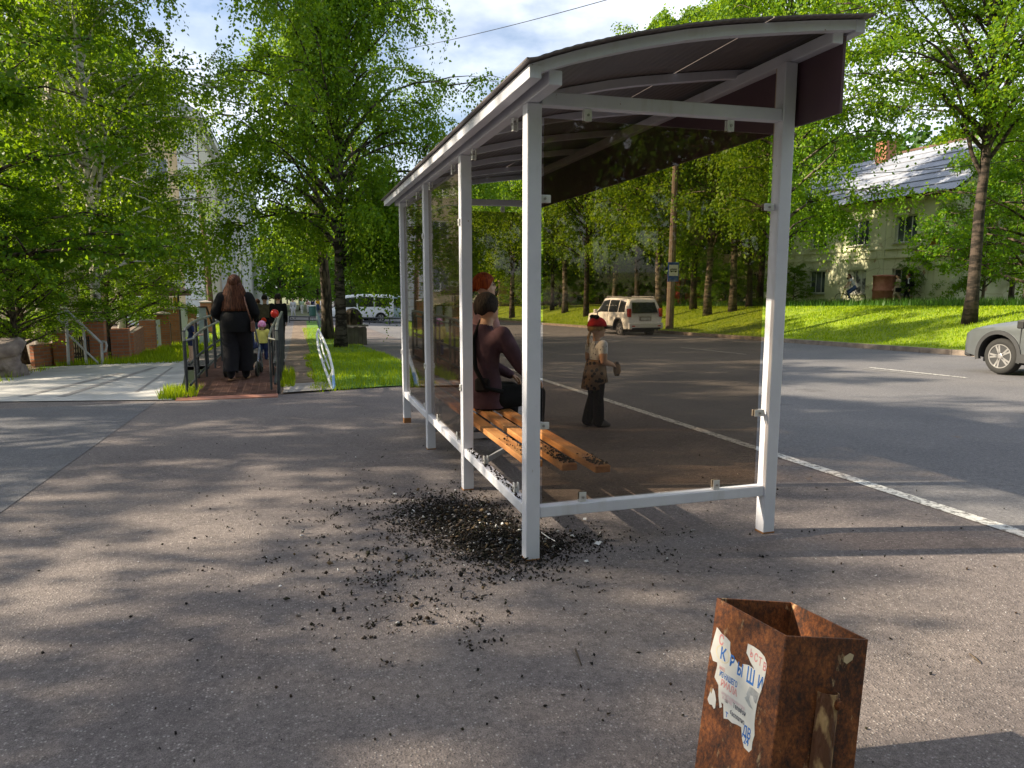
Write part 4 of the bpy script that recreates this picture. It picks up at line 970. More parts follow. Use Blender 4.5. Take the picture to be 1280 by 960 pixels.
# wooden pole left of the walkway
p = gp(263, 36); b = MB(); b.tube([(p.x+.1, p.y, p.z-.3), (p.x+.02, p.y, p.z+3.2), (p.x-.22, p.y, p.z+7.5)], [.15, .13, .10], 10)
tag(b.build('wooden_pole', M('old wood pole', (.13, .075, .05), .9, scale=4, bump=.4), smooth=True), 'thin brown wooden pole before the pale building corner', 'pole')
# ------------------------------------------------------------------ brick pillar fence on the left
m_brick, t, bb = newmat('pillar brick'); N = t.nodes.new; K = t.links.new
tc = N('ShaderNodeTexCoord'); sp = N('ShaderNodeSeparateXYZ'); cb = N('ShaderNodeCombineXYZ'); ad = N('ShaderNodeMath'); ad.operation = 'ADD'
K(tc.outputs['Object'], sp.inputs[0]); K(sp.outputs[0], ad.inputs[0]); K(sp.outputs[1], ad.inputs[1]); K(ad.outputs[0], cb.inputs[0]); K(sp.outputs[2], cb.inputs[1])
br = N('ShaderNodeTexBrick'); br.inputs['Scale'].default_value = 1; br.inputs['Brick Width'].default_value = .25; br.inputs['Row Height'].default_value = .075; br.inputs['Mortar Size'].default_value = .009
br.inputs['Color1'].default_value = (.50, .16, .065, 1); br.inputs['Color2'].default_value = (.36, .11, .05, 1); br.inputs['Mortar'].default_value = (.24, .19, .15, 1)
K(cb.outputs[0], br.inputs['Vector']); 
nz_ = N('ShaderNodeTexNoise'); nz_.inputs['Scale'].default_value = 7; K(tc.outputs['Object'], nz_.inputs['Vector'])
mx_ = N('ShaderNodeMixRGB'); mx_.blend_type = 'MULTIPLY'; mx_.inputs[0].default_value = .35; K(br.outputs[0], mx_.inputs[1]); K(nz_.outputs['Fac'], mx_.inputs[2])
gm_ = N('ShaderNodeGamma'); gm_.inputs[1].default_value = .9; K(mx_.outputs[0], gm_.inputs[0]); K(gm_.outputs[0], bb.inputs['Base Color']); bb.inputs['Roughness'].default_value = .9
bp = N('ShaderNodeBump'); bp.inputs['Strength'].default_value = .6; bp.inputs['Distance'].default_value = .01; K(br.outputs['Fac'], bp.inputs['Height']); bp.invert = True; K(bp.outputs[0], bb.inputs['Normal'])
m_cap = M('pillar cap', (.24, .21, .18), .9, scale=5, col2=(.34, .30, .26), bump=.4)
def pillar(px, d, w, h, label, rz=.1, cap=True, loc=None):
    p = loc or gp(px, d); t = thing('brick_pillar', label, 'pillar', p, rz)
    b = MB(); b.box((0, 0, h/2-.05), (w, w, h+.1)); b.build('shaft', m_brick, t, world=False, bevel=.008)
    if cap:
        c = MB(); e = w/2+.035
        c.add([(-e,-e,h+.001),(e,-e,h+.001),(e,e,h+.001),(-e,e,h+.001),(-e,-e,h+.05),(e,-e,h+.05),(e,e,h+.05),(-e,e,h+.05),(0,0,h+.13)], [(3,2,1,0),(0,1,5,4),(1,2,6,5),(2,3,7,6),(3,0,4,7),(4,5,8),(5,6,8),(6,7,8),(7,4,8)])
        c.build('pillar_cap', m_cap, t, world=False)
    return t
pillar(76, 15.9, .34, .72, 'low brick pillar left of the steel stair rail')
pillar(118, 17.2, .42, .98, 'broad brick pillar behind the steel stair rail')
pillar(149, 17.8, .40, .78, 'chipped brick pillar right of the steel stair rail', cap=False)
pillar(184, 22.2, .44, .98, 'brick pillar left of the torn poster panel', cap=False)
pillar(203, 24.5, .44, 1.12, 'capped brick pillar right of the torn poster panel')
pillar(216, 27.5, .46, 1.30, 'brick pillar in front of the round lantern', cap=True)
pillar(239, 31.5, .46, 1.35, 'brick pillar just right of the white board', cap=True)
pillar(258, 35.5, .5, 1.55, 'farthest brick pillar beside the wooden pole', cap=True)
# brick infill and panels between the pillars
def infill(a, b_, h, mat, name, label, cat, th=.12, dz=0):
    a, b_ = Vector(a), Vector(b_); m = MB(); z = min(a.z, b_.z)
    m.bar((a.x, a.y, z+dz+h/2), (b_.x, b_.y, z+dz+h/2), th, h); return tag(m.build(name, mat, bevel=.01), label, cat)
infill(gp(162, 18.4), gp(176, 21.4), .8, m_brick, 'brick_wall', 'low brick wall between the chipped pillar and its neighbour', 'wall')
infill(gp(70, 15.95), gp(36, 15.3), .5, m_brick, 'brick_wall', 'low brick wall hidden by leaves left of the stair', 'wall')
def poster(px0, d0, px1, d1, h, dz, label, seed):
    a, b_ = gp(px0, d0), gp(px1, d1); t = thing('poster_panel', label, 'panel', a)
    m = MB(); z = min(a.z, b_.z) + dz; m.bar((a.x, a.y, z+h/2), (b_.x, b_.y, z+h/2), .04, h); m.build('board', m_sw, t)
    rg = random.Random(seed); d = (b_-a); d.z = 0; n = Vector((d.y, -d.x, 0)).normalized()
    if n.y > 0: n = -n
    for k in range(9):
        u = rg.uniform(.1, .9); v = rg.uniform(.1, .9); c = a.lerp(b_, u) + n*.024; c.z = z + v*h
        q = MB(); dd = d.normalized(); q.bar(c - dd*rg.uniform(.05, .14), c + dd*rg.uniform(.05, .14), .006, rg.uniform(.05, .16))
        q.build('torn_poster', [M('poster yellow', (.7, .6, .05), .7), M('poster dark', (.1, .1, .12), .7), M('poster grey', (.35, .36, .4), .7)][k % 3], t)
poster(189, 22.6, 199, 23.8, .85, .12, 'torn poster panel between two brick pillars', 4)
t = thing('white_board', 'white sheet board leaning between the far brick pillars', 'board', gp(229, 29))
b = MB(); a = gp(225, 29); c = gp(234, 30); b.bar((a.x, a.y, a.z+.75), (c.x, c.y, c.z+.75), .05, 1.2); b.build('sheet', m_sw, t); b = MB(); b.bar((a.x, a.y, a.z+.05), (a.x, a.y, a.z+1.4), .05, .05); b.bar((c.x, c.y, c.z+.05), (c.x, c.y, c.z+1.4), .05, .05); b.build('leg', m_steelg, t)
# dark metal pickets between the pillars
for (a, da, b_, db, hh, lb) in [(84, 16.1, 110, 17.0, .62, 'dark picket fence behind the steel stair rail'), (125, 17.4, 142, 17.7, .6, 'dark picket fence between the broad and the chipped pillar'), (207, 25.2, 213, 27, .8, 'dark picket fence before the round lantern'), (244, 32.2, 254, 35, .9, 'dark picket fence beside the farthest pillar')]:
    p0, p1 = gp(a, da), gp(b_, db); t = thing('picket_fence', lb, 'fence', p0); m = MB()
    for z in (.15, hh-.1): m.bar(p0+Vector((0, 0, z)), p1+Vector((0, 0, z)), .03, .04)
    m.build('rail', m_gal if False else MATS['sign black'], t); m = MB()
    for k in range(9): q = p0.lerp(p1, (k+.5)/9); m.rng(q.x-.012, q.x+.012, q.y-.012, q.y+.012, q.z, q.z+hh)
    m.build('pickets', MATS['sign black'], t)
# stone block
rgs = random.Random(9); p = gr(2, 473)
bm = bmesh.new(); bmesh.ops.create_cube(bm, size=1)
bmesh.ops.subdivide_edges(bm, edges=bm.edges[:], cuts=6, use_grid_fill=True)
from mathutils import noise as mn
for v in bm.verts:
    c = v.co.copy(); v.co = Vector((c.x*1.15, c.y*.8, (c.z+.5)*.72)) ; v.co += Vector((mn.noise(c*3+Vector((3, 0, 0))), mn.noise(c*3+Vector((0, 5, 0))), mn.noise(c*3+Vector((0, 0, 8)))))*.2 + Vector((mn.noise(c*11), mn.noise(c*11+Vector((4, 4, 4))), 0))*.06
me = bpy.data.meshes.new('stone_block'); bm.to_mesh(me); bm.free(); me.materials.append(M('rough stone', (.14, .11, .10), .95, scale=5, col2=(.30, .25, .22), bump=1, bscale=18)); me.polygons.foreach_set('use_smooth', [True]*len(me.polygons))
o = bpy.data.objects.new('stone_block', me); COL.objects.link(o); o.location = (p.x-.35, p.y+.3, p.z-.06); o.rotation_euler = (0, 0, .3); tag(o, 'rough brown stone block at the left edge by the concrete pad', 'stone')
# steel stair rail
m_gal = M('galvanised rail', (.42, .42, .44), .45, .3, scale=6)
P0 = pl(87, 455, 1, 14.0); hr = thing('stair_rail', 'pale steel tube handrail sloping down beside the brick steps', 'handrail', P0)
def hp(px, py, y=14.2): return pl(px, py, 1, y)
b = MB(); b.tube([hp(86, 456), hp(82, 387)], .033, 8); b.build('rail_post', m_gal, hr); b = MB(); b.tube([hp(108, 455), hp(104, 409)], .03, 8); b.build('rail_post', m_gal, hr); b = MB(); b.tube([hp(128, 455), hp(127, 428)], .03, 8); b.build('rail_post', m_gal, hr)
b = MB(); b.tube([hp(82, 387), hp(128, 430)], .03, 8); b.tube([hp(84, 417), hp(124, 455)], .024, 8); b.build('rail', m_gal, hr)
b = MB(); b.tube([hp(84, 386), hp(76, 386), hp(73, 391), hp(73, 399), hp(77, 403), hp(82, 403)], .027, 8); b.tube([hp(127, 427), hp(132, 427), hp(133.5, 432), hp(132, 439), hp(128, 440)], .024, 8); b.build('rail_end', m_gal, hr)
# ------------------------------------------------------------------ metal ramp with railings
m_grate = M('rusty grating', (.12, .06, .045), .75, .3, scale=5, col2=(.20, .11, .085), bump=.2)
m_rampp = M('rust red plate', (.26, .10, .065), .7, scale=6, col2=(.34, .16, .11))
rm = thing('footbridge', 'rusty metal grating footbridge at the edge of the plaza', 'footbridge', (-2.1, 9, -.1))
RX0, RX1 = -2.72, -1.46
def dz_(y): return float(np.interp(y, [7.3, 9.0, 13.6], [-.085, -.02, -.03]))
b = MB(); b.bar((RX0-.08, 7.36, -.11), (RX1+.03, 7.30, -.10), .16, .02); b.add([(RX0-.08, 7.27, -.115), (RX1+.03, 7.21, -.108), (RX1+.03, 7.37, -.07), (RX0-.08, 7.43, -.075)], [(0, 1, 2, 3)]); b.build('ramp_lip', m_rampp, rm)
b = MB()
for a, c in ((7.43, 9.0), (9.0, 13.6)):
    for x in (RX0+.02, (RX0+RX1)/2, RX1-.02): b.bar((x, a, dz_(a)-.04), (x, c, dz_(c)-.04), .05, .08)
b.build('ramp_beam', m_grate, rm)
b = MB(); y = 7.43
while y < 13.6: b.bar((RX0, y, dz_(y)+.008), (RX1, y, dz_(y)+.008), .022, .012); y += .062
for k in range(12): 
    x = RX0 + .05 + k*(RX1-RX0-.1)/11; b.bar((x, 7.43, dz_(7.43)), (x, 9.0, dz_(9.0)), .008, .02); b.bar((x, 9.0, dz_(9.0)), (x, 13.6, dz_(13.6)), .008, .02)
b.build('deck_grating', m_grate, rm)
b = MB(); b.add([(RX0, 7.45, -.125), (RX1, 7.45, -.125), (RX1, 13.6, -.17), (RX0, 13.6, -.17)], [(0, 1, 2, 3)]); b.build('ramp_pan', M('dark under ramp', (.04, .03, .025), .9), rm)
m_railg = M('dark railing paint', (.02, .023, .028), .5, .2, scale=5, col2=(.045, .05, .055))
m_rails = M('worn rail top', (.12, .12, .11), .4, .4, scale=6, col2=(.28, .28, .23))
def railing(x, y0, y1, label, inner, h=.93):
    t = thing('ramp_railing', label, 'railing', (x, y0, dz_(y0)))
    n = 5
    for k in range(n):
        y = y0 + (y1-y0)*k/(n-1); b = MB(); b.tube([(x, y, dz_(y)-.1), (x, y, dz_(y)+h-.01)], .024, 8); b.build('rail_post', m_railg, t)
        xi = x + inner*.11; 
        if k < n: b = MB(); b.tube([(xi, y+.14, dz_(y)), (xi, y+.14, dz_(y)+h-.13)], .018, 8); b.build('rail_post', m_railg, t)
    ys = np.linspace(y0, y1, 8)
    b = MB(); b.tube([(x, y0-.02, dz_(y0)+h-.16), (x, y0-.01, dz_(y0)+h-.04)] + [(x, y+.1*(i == 0), dz_(y)+h+.02*(i > 0)) for i, y in enumerate(ys)], .024, 8); b.build('handrail', m_rails, t)
    xi = x + inner*.11; b = MB(); b.tube([(x, y0, dz_(y0)+h-.16), (xi, y0+.12, dz_(y0)+h-.14)] + [(xi, y+.2, dz_(y)+h-.11) for y in ys], .019, 8); b.build('handrail', m_rails, t)
    for hh in (.42, .12):
        b = MB(); b.tube([(x+inner*.05, y, dz_(y)+hh) for y in ys], .02, 6); b.build('lower_rail', m_railg, t)
railing(-2.70, 7.75, 13.2, 'left dark tube railing of the rusty footbridge', 1)
railing(-1.42, 7.6, 13.2, 'right dark tube railing of the rusty footbridge', -1)
# ------------------------------------------------------------------ bent white fence panel on the lawn edge
m_wf = M('worn white pipe', (.50, .52, .53), .6, scale=5, col2=(.66, .67, .66))
fp = gr(416, 489); bf = thing('bent_fence', 'bent white pipe fence leaning along the lawn edge', 'fence', fp)
def fpt(px, py, y): return pl(px, py, 1, y)
loop = [fpt(417.5, 489, 7.8), fpt(416, 462, 8.2), fpt(411, 441, 8.9), fpt(404, 424, 9.8), fpt(398, 412, 10.6), fpt(396, 418, 10.5), fpt(398, 436, 9.9), fpt(404, 455, 9.0), fpt(411, 474, 8.2), fpt(416, 489, 7.75)]
b = MB(); b.tube(loop, .022, 8); b.build('fence_frame', m_wf, bf)
b = MB()
for k in range(1, 5): b.tube([loop[k], loop[9-k]], .013, 6)
b.tube([fpt(399, 416, 10.4), fpt(404, 440, 9.4), fpt(412, 462, 8.4)], .013, 6); b.build('fence_bar', m_wf, bf)
b = MB(); b.tube([fpt(416.5, 470, 8.05), fpt(417.5, 487, 7.8)], .024, 8); b.build('blue_sleeve', M('faded blue paint', (.16, .28, .5), .6), bf)
b = MB(); p = gp(398, 21.5); q = [fpt(395, 388, 11.5), fpt(399, 396, 11.3), fpt(401, 408, 11), fpt(399, 412, 10.7), fpt(396, 404, 11.2)]
b.add(q + [v + Vector((.01, .03, 0)) for v in q], [(0, 1, 2, 3, 4), (9, 8, 7, 6, 5)] + [(i, (i+1) % 5, 5+(i+1) % 5, 5+i) for i in range(5)]); b.build('sheet_flap', M('dull green sheet', (.10, .15, .14), .6), bf)
# tree stump planter, green urn and low barrier beyond the lawn
p = gp(441, 25.5); st_ = thing('plank_planter', 'square plank planter with a dark stump on the lawn', 'planter', p)
b = MB()
for k in range(6):
    a = k*.14-.35
    b.rng(p.x+a-.065, p.x+a+.065, p.y-.42, p.y-.38, p.z-.05, p.z+.62+.03*(k % 2)); b.rng(p.x+a-.065, p.x+a+.065, p.y+.38, p.y+.42, p.z-.05, p.z+.6)
    b.rng(p.x-.44, p.x-.40, p.y+a-.065, p.y+a+.065, p.z-.05, p.z+.6); b.rng(p.x+.40, p.x+.44, p.y+a-.065, p.y+a+.065, p.z-.05, p.z+.6)
b.build('plank_side', M('grey weathered plank', (.13, .11, .09), .9, scale=4, col2=(.2, .17, .14)), st_)
b = MB(); b.rng(p.x-.5, p.x+.5, p.y-.5, p.y+.5, p.z+.66, p.z+.71); b.build('planter_rim', M('pale rim', (.26, .24, .21), .8), st_)
b = MB(); b.lathe([(.34, .7), (.36, .9), (.3, 1.1), (.18, 1.25), (.02, 1.3)], p, 10); b.build('stump', m_bark, st_)
p = gp(391, 52); ub = thing('green_urn', 'dark green cylindrical litter bin on a post by the walkway', 'litter bin', p)
b = MB(); b.lathe([(.20, .45), (.24, .5), (.26, 1.1), (.27, 1.15), (.22, 1.15), (.2, .6)], p, 14); b.build('drum', M('bin green', (.03, .10, .09), .5), ub); b = MB(); b.tube([p, p+Vector((0, 0, .5))], .03, 6); b.build('leg', m_steelg, ub)
b = MB(); b.lathe([(.27, 1.16), (.28, 1.22), (.02, 1.24)], p, 14, cap=False); b.build('rim', m_sw, ub)
t = thing('street_barrier', 'low dark barrier rail along the cross street', 'barrier', gp(440, 50))
a, c = gp(362, 51), gp(565, 49); b = MB(); b.tube([a+Vector((0, 0, .45)), c+Vector((0, 0, .45))], .05, 6); b.tube([a+Vector((0, 0, .2)), c+Vector((0, 0, .2))], .04, 6); b.build('rail', m_railg, t)
for k in range(9): q = a.lerp(c, k/8); b = MB(); b.tube([q, q+Vector((0, 0, .5))], .04, 6); b.build('rail_post', m_railg, t)
# cafe umbrella, lattice screen, lantern, yellow board, A-frame sign
p = gp(197, 29.5); cu = thing('cafe_umbrella', 'brown patio umbrella behind the brick pillars', 'umbrella', p)
b = MB(); b.tube([p, p+Vector((0, 0, 2.7))], .03, 6); b.build('pole', m_brown, cu)
b = MB(); n = 8; b.v = [(p.x, p.y, p.z+2.75)] + [(p.x+1.35*math.cos(2*math.pi*i/n), p.y+1.35*math.sin(2*math.pi*i/n), p.z+2.05) for i in range(n)] + [(p.x+1.33*math.cos(2*math.pi*i/n), p.y+1.33*math.sin(2*math.pi*i/n), p.z+1.87) for i in range(n)]
for i in range(n): b.face((0, 1+i, 1+(i+1) % n)); b.face((1+i, 1+n+i, 1+n+(i+1) % n, 1+(i+1) % n))
o = b.build('canopy', M('brown canvas', (.16, .09, .07), .85, col2=(.26, .17, .14), scale=2), cu); o.modifiers.new('s', 'SOLIDIFY').thickness = .01
p = gp(212, 28.5); ls = thing('slat_screen', 'yellow and orange slatted screen under the patio umbrella', 'screen', p)
for k in range(7): b = MB(); b.rng(p.x-.33+k*.1, p.x-.26+k*.1, p.y-.02, p.y+.02, p.z+1.25, p.z+1.78); b.build('slat', [M('slat orange', (.42, .2, .07), .7), M('slat tan', (.5, .36, .2), .7), M('slat yellow', (.7, .47, .03), .7)][0 if k < 3 else (1 if k < 5 else 2)], ls)
b = MB(); b.rng(p.x-.36, p.x+.42, p.y+.021, p.y+.06, p.z, p.z+1.3); b.build('screen_base', m_brown, ls)
p = gp(224.5, 27.9); la = thing('garden_lantern', 'white topped garden lantern on a dark post by the pillars', 'lamp', p)
b = MB(); b.tube([p, p+Vector((0, 0, 2.15))], .04, 8); b.build('post', m_railg, la); b = MB(); b.lathe([(.05, 2.15), (.2, 2.2), (.21, 2.32), (.15, 2.42), (.02, 2.45)], p, 12); b.build('lamp_shade', m_sw, la)
b = MB(); q0 = at(211, 355, 30.5); q1 = at(222, 342, 30.5); b.rng(q0.x, q1.x, q0.y, q0.y+.05, q0.z, q1.z); yb = thing('notice_board', 'pale yellow green board fixed above the patio', 'board', (q0.x, q0.y, Gf(q0.x, q0.y)))
b.build('sheet', M('lime board', (.55, .62, .25), .7), yb); b = MB(); b.tube([((q0.x+q1.x)/2, q0.y+.09, Gf(q0.x, q0.y)), ((q0.x+q1.x)/2, q0.y+.09, q1.z)], .03, 6); b.build('leg', m_railg, yb)
p = gp(256, 26.5); af = thing('sandwich_board', 'white and blue sandwich board with black side frame by the walk', 'sign', p)
b = MB(); b.add([(p.x-.2, p.y-.2, p.z+.05), (p.x+.15, p.y-.2, p.z+.05), (p.x+.05, p.y, p.z+1.35), (p.x-.18, p.y, p.z+1.35)], [(0, 1, 2, 3)]); o = b.build('board', M('board white', (.62, .66, .74), .5, scale=2.5, col2=(.3, .38, .6)), af); o.modifiers.new('s', 'SOLIDIFY').thickness = .03
b = MB(); b.bar((p.x+.08, p.y+.02, p.z+1.38), (p.x+.42, p.y+.1, p.z), .06, .06); b.bar((p.x-.2, p.y+.02, p.z+1.38), (p.x+.1, p.y+.02, p.z+1.38), .06, .05); b.bar((p.x+.3, p.y+.08, p.z+.45), (p.x+.1, p.y-.1, p.z+.45), .04, .04); b.build('frame', m_blk, af)
# ------------------------------------------------------------------ rusty street bin
def rust_mat():
    m, t, b = newmat('rusted sheet'); N = t.nodes.new; K = t.links.new
    tc = N('ShaderNodeTexCoord')
    def nz(s, st=(1, 1, 1), d=8, ro=.65):
        mp = N('ShaderNodeMapping'); mp.inputs['Scale'].default_value = st; K(tc.outputs['Object'], mp.inputs[0])
        n = N('ShaderNodeTexNoise'); n.inputs['Scale'].default_value = s; n.inputs['Detail'].default_value = d; n.inputs['Roughness'].default_value = ro; K(mp.outputs[0], n.inputs['Vector']); return n.outputs['Fac']
    r = N('ShaderNodeValToRGB'); e = r.color_ramp.elements
    e[0].position = .36; e[0].color = (.010, .006, .005, 1); e[1].position = .71; e[1].color = (.58, .31, .12, 1)
    for p, c in ((.44, (.04, .014, .007)), (.505, (.125, .036, .010)), (.59, (.29, .092, .022))): x = e.new(p); x.color = (*c, 1)
    mxf = N('ShaderNodeMixRGB'); mxf.inputs[0].default_value = .5; K(nz(9, (1, 1, .85), 10, .72), mxf.inputs[1]); K(nz(85, (1, 1, .8), 8, .8), mxf.inputs[2]); K(mxf.outputs[0], r.inputs[0])
    # scraps of cream paint
    r2 = N('ShaderNodeValToRGB'); r2.color_ramp.elements[0].position = .60; r2.color_ramp.elements[1].position = .67; K(nz(15, (1.3, 1.3, .6), 9, .7), r2.inputs[0])
    sc = N('ShaderNodeMath'); sc.operation = 'MULTIPLY'; sc.inputs[1].default_value = .75; K(r2.outputs[0], sc.inputs[0])
    mx = N('ShaderNodeMixRGB'); K(sc.outputs[0], mx.inputs[0]); K(r.outputs[0], mx.inputs[1]); mx.inputs[2].default_value = (.52, .36, .20, 1)
    K(mx.outputs[0], b.inputs['Base Color']); b.inputs['Roughness'].default_value = .62; b.inputs['Specular IOR Level'].default_value = .45
    bp = N('ShaderNodeBump'); bp.inputs['Strength'].default_value = .45; bp.inputs['Distance'].default_value = .004; K(nz(60, d=6), bp.inputs['Height']); K(bp.outputs[0], b.inputs['Normal'])
    return m
m_rusty = rust_mat()
EZ = Vector((.2178, .1707, .9610)).normalized()
def fit(px, py, approx):
    d = (Vector(approx) - CAM).dot(V_F); return at(px, py, d)
bA, bB, bC, bD = fit(895.5, 747, (.0251, -1.7546, .5484)), fit(989, 752.5, (.316, -1.7329, .4786)), fit(1086, 799.5, (.3488, -2.0277, .5235)), fit(983, 795, (.0578, -2.0494, .5933))
BH = .50
bn = thing('rusty_bin', 'tilted square rusty metal street bin with a torn paper notice', 'litter bin', (bA + bC)/2 - EZ*BH)
ctr = (bA + bB + bC + bD)/4
def wallq(mb, a, b_, top, bot, th):
    n = (b_-a).cross(EZ).normalized()
    if n.dot(ctr - (a+b_)/2) < 0: n = -n
    d = (b_-a).normalized()*0
    v = [a+EZ*top, b_+EZ*top, b_-EZ*bot, a-EZ*bot]; mb.add(v + [p + n*th for p in v], [(3,2,1,0),(4,5,6,7),(0,1,5,4),(1,2,6,5),(2,3,7,6),(3,0,4,7)])
for k, (a, b_) in enumerate(((bA, bD), (bD, bC), (bC, bB), (bB, bA))):
    d = (b_-a).normalized(); mb = MB(); wallq(mb, a + d*.0015, b_ - d*.0015, 0, BH, .007); mb.build('side_panel', m_rusty, bn, bevel=.0015)
mb = MB(); q = [p.lerp(ctr, .02) - EZ*(BH-.02) for p in (bA, bB, bC, bD)]; mb.add(q + [p + EZ*.005 for p in q], [(3,2,1,0),(4,5,6,7),(0,1,5,4),(1,2,6,5),(2,3,7,6),(3,0,4,7)]); mb.build('bottom', m_rusty, bn)
def face_basis(a, b_):
    x = (b_-a).normalized(); n = x.cross(EZ).normalized()
    if n.dot(ctr - a) > 0: n = -n
    return x, n
def on_face(cx, cy, a, n, off):
    px, py = 840 + cx/4, 720 + cy/4; d = ray(px, py); t = (a + n*off - CAM).dot(n)/d.dot(n); return CAM + d*t
xl, nl_ = face_basis(bA, bD); xr, nr_ = face_basis(bD, bC)
def fl(cx, cy, off=.0015): return on_face(cx, cy, bA, nl_, off)
def fr(cx, cy, off=.0015): return on_face(cx, cy, bD, nr_, off)
m_note = M('notice paper', (.62, .60, .58), .75, scale=14, col2=(.74, .70, .64))
out = [(225,255),(250,288),(275,310),(292,330),(290,370),(300,415),(318,418),(335,448),(348,458),(355,440),(385,446),(412,466),(392,430),(380,400),(372,384),(380,338),(408,352),(440,375),(464,405),(475,445),(466,500),(452,555),(436,600),(425,640),(417,690),(412,740),(413,795),(402,830),(398,868),(384,882),(360,858),(350,815),(346,756),(322,742),(300,735),(280,716),(258,712),(256,640),(246,632),(250,655),(238,660),(232,600),(232,545),(212,505),(226,450),(226,432),(205,424),(192,375),(204,330),(215,290)]
def ngon(mb, pts): mb.add(pts, [tuple(range(len(pts)))])
mb = MB(); ngon(mb, [fl(*p) for p in out]); po_ = mb.build('paper_notice', m_note, bn)
mb = MB(); ngon(mb, [fl(*p) for p in [(205,560),(214,580),(220,620),(216,660),(208,664),(200,645),(186,640),(177,615),(186,592),(192,575),(196,590)]]); mb.build('paper_scrap', m_note, bn)
mb = MB(); ngon(mb, [fr(*p) for p in [(860,405),(890,385),(910,395),(902,420),(874,440),(858,428)]]); mb.build('paper_scrap', M('tan scrap', (.55, .42, .26), .8), bn)
def text_mb(mb, s, x, y, size, wx, n, basis, off=.0022, font_sh=0):
    """letters of height size (crop pixels) starting at crop point x,y on the left panel"""
    cu = bpy.data.curves.new('t', 'FONT'); cu.body = s; cu.size = 1; cu.offset = .022; cu.resolution_u = 3
    ob = bpy.data.objects.new('t', cu); COL.objects.link(ob)
    dg = bpy.context.evaluated_depsgraph_get(); me = bpy.data.meshes.new_from_object(ob.evaluated_get(dg))
    o = fl(x, y, off); unit = (fl(x, y-size, off) - o).length*1.5
    vs = [o + xl*(v.co.x*unit*1.38*wx) + EZ*(v.co.y*unit*1.38) for v in me.vertices]
    mb.add(vs, [tuple(p.vertices) for p in me.polygons])
    bpy.data.objects.remove(ob); bpy.data.curves.remove(cu); bpy.data.meshes.remove(me)
m_ib = M('ink blue', (.03, .16, .50), .6, var=.05); m_ip = M('ink pink', (.68, .27, .27), .7, var=.08); m_ik = M('ink grey', (.10, .10, .13), .7); m_il = M('ink pale pink', (.66, .48, .50), .7); m_ic = M('ink cream', (.70, .60, .40), .7)
def letters(name, mat, items):
    mb = MB()
    for it in items: text_mb(mb, it[0], it[1], it[2], it[3], it[4], nl_, xl)
    mb.build(name, mat, po_)
letters('blue_letters', m_ib, [('К', 238, 408, 40, .85), ('Р', 285, 445, 38, .8), ('Ы', 322, 488, 42, .62), ('Ш', 368, 524, 52, .62), ('И', 424, 556, 44, .6), ('ИЗ НАШЕГО', 236, 497, 19, .62)])
letters('pink_letters', m_ip, [('С', 232, 335, 34, .8), ('Ь', 388, 400, 26, .7), ('С', 408, 422, 28, .7), ('Т', 430, 442, 28, .7), ('В', 452, 468, 28, .7), ('РИАЛА', 242, 545, 23, .8), ('МАТЕ', 236, 462, 11, .7)])
letters('small_print', m_il, [('монтаж', 246, 588, 14, .9), ('и замер', 250, 610, 13, .8), ('качество', 300, 628, 14, .8)])
letters('black_print', m_ik, [('Телефон', 303, 655, 17, .7), ('бесплатно', 288, 690, 16, .7), ('тел', 262, 626, 12, .7)])
letters('foot_print', m_ib, [('ДВ', 350, 790, 36, .6), ('24', 356, 832, 26, .75), ('т', 266, 700, 22, .9)])
mb = MB()
for p in ([(372,590),(388,552),(405,560),(434,588),(420,640),(410,628),(404,600),(392,596),(384,618)], [(362,608),(380,596),(392,640),(404,668),(384,650)]): ngon(mb, [fl(*q, .002) for q in p])
mb.build('roof_picture', M('ink picture', (.22, .22, .23), .7, scale=30, col2=(.5, .5, .5)), po_)
def ringm(mb, cx, cy, r, w_):
    n = 20; o = [fl(cx + r*.8*math.cos(a), cy + r*math.sin(a)+r*.45*math.cos(a), .0019) for a in np.linspace(0, 2*math.pi, n, False)]; i = [fl(cx + (r-w_)*.8*math.cos(a), cy + (r-w_)*math.sin(a)+(r-w_)*.45*math.cos(a), .0019) for a in np.linspace(0, 2*math.pi, n, False)]
    mb.add(o + i, [(k, (k+1) % n, n+(k+1) % n, n+k) for k in range(n)])
mb = MB(); ringm(mb, 254, 392, 42, 5); mb.build('cream_ring', m_ic, po_)
# mounting channel and bolt on the right panel
m_chan = M('flaking cream steel', (.11, .040, .015), .7, scale=34, col2=(.44, .27, .12), stretch=(1, 1, .35), bump=.6, lo=.47, hi=.62, detail=8)
mb = MB(); A_ = [fr(728, 575, .004), fr(822, 580, .004)]; zz = EZ
c0 = (A_[0]+A_[1])/2; wd = (A_[1]-A_[0]).length; n = 8
for k in (0, 1):
    o = c0 - EZ*(.46*k)
    for i in range(n+1):
        a = math.pi*i/n; mb.v.append(tuple(o + xr*(-math.cos(a)*wd/2) + nr_*(math.sin(a)*wd*.42)))
    for i in range(n+1):
        a = math.pi*i/n; mb.v.append(tuple(o + xr*(-math.cos(a)*(wd/2-.003)) + nr_*(math.sin(a)*(wd*.42-.003))))
m2 = 2*(n+1)
for i in range(n):
    mb.face((i, i+1, m2+i+1, m2+i)); mb.face((n+1+i, m2+n+1+i, m2+n+2+i, n+2+i)); mb.face((i, n+1+i, n+2+i, i+1))
mb.face((0, m2, m2+n+1, n+1)); mb.face((n, 2*n+1, m2+2*n+1, m2+n)); ch_ = mb.build('mounting_channel', m_chan, bn, smooth=False)
mb = MB(); o = fr(790, 622, .004) + nr_*(wd*.40); mb.tube([o, o + nr_*.010], .011, 6); mb.tube([o - nr_*.002, o + nr_*.003], .016, 12); mb.build('bolt', m_rusty, bn)
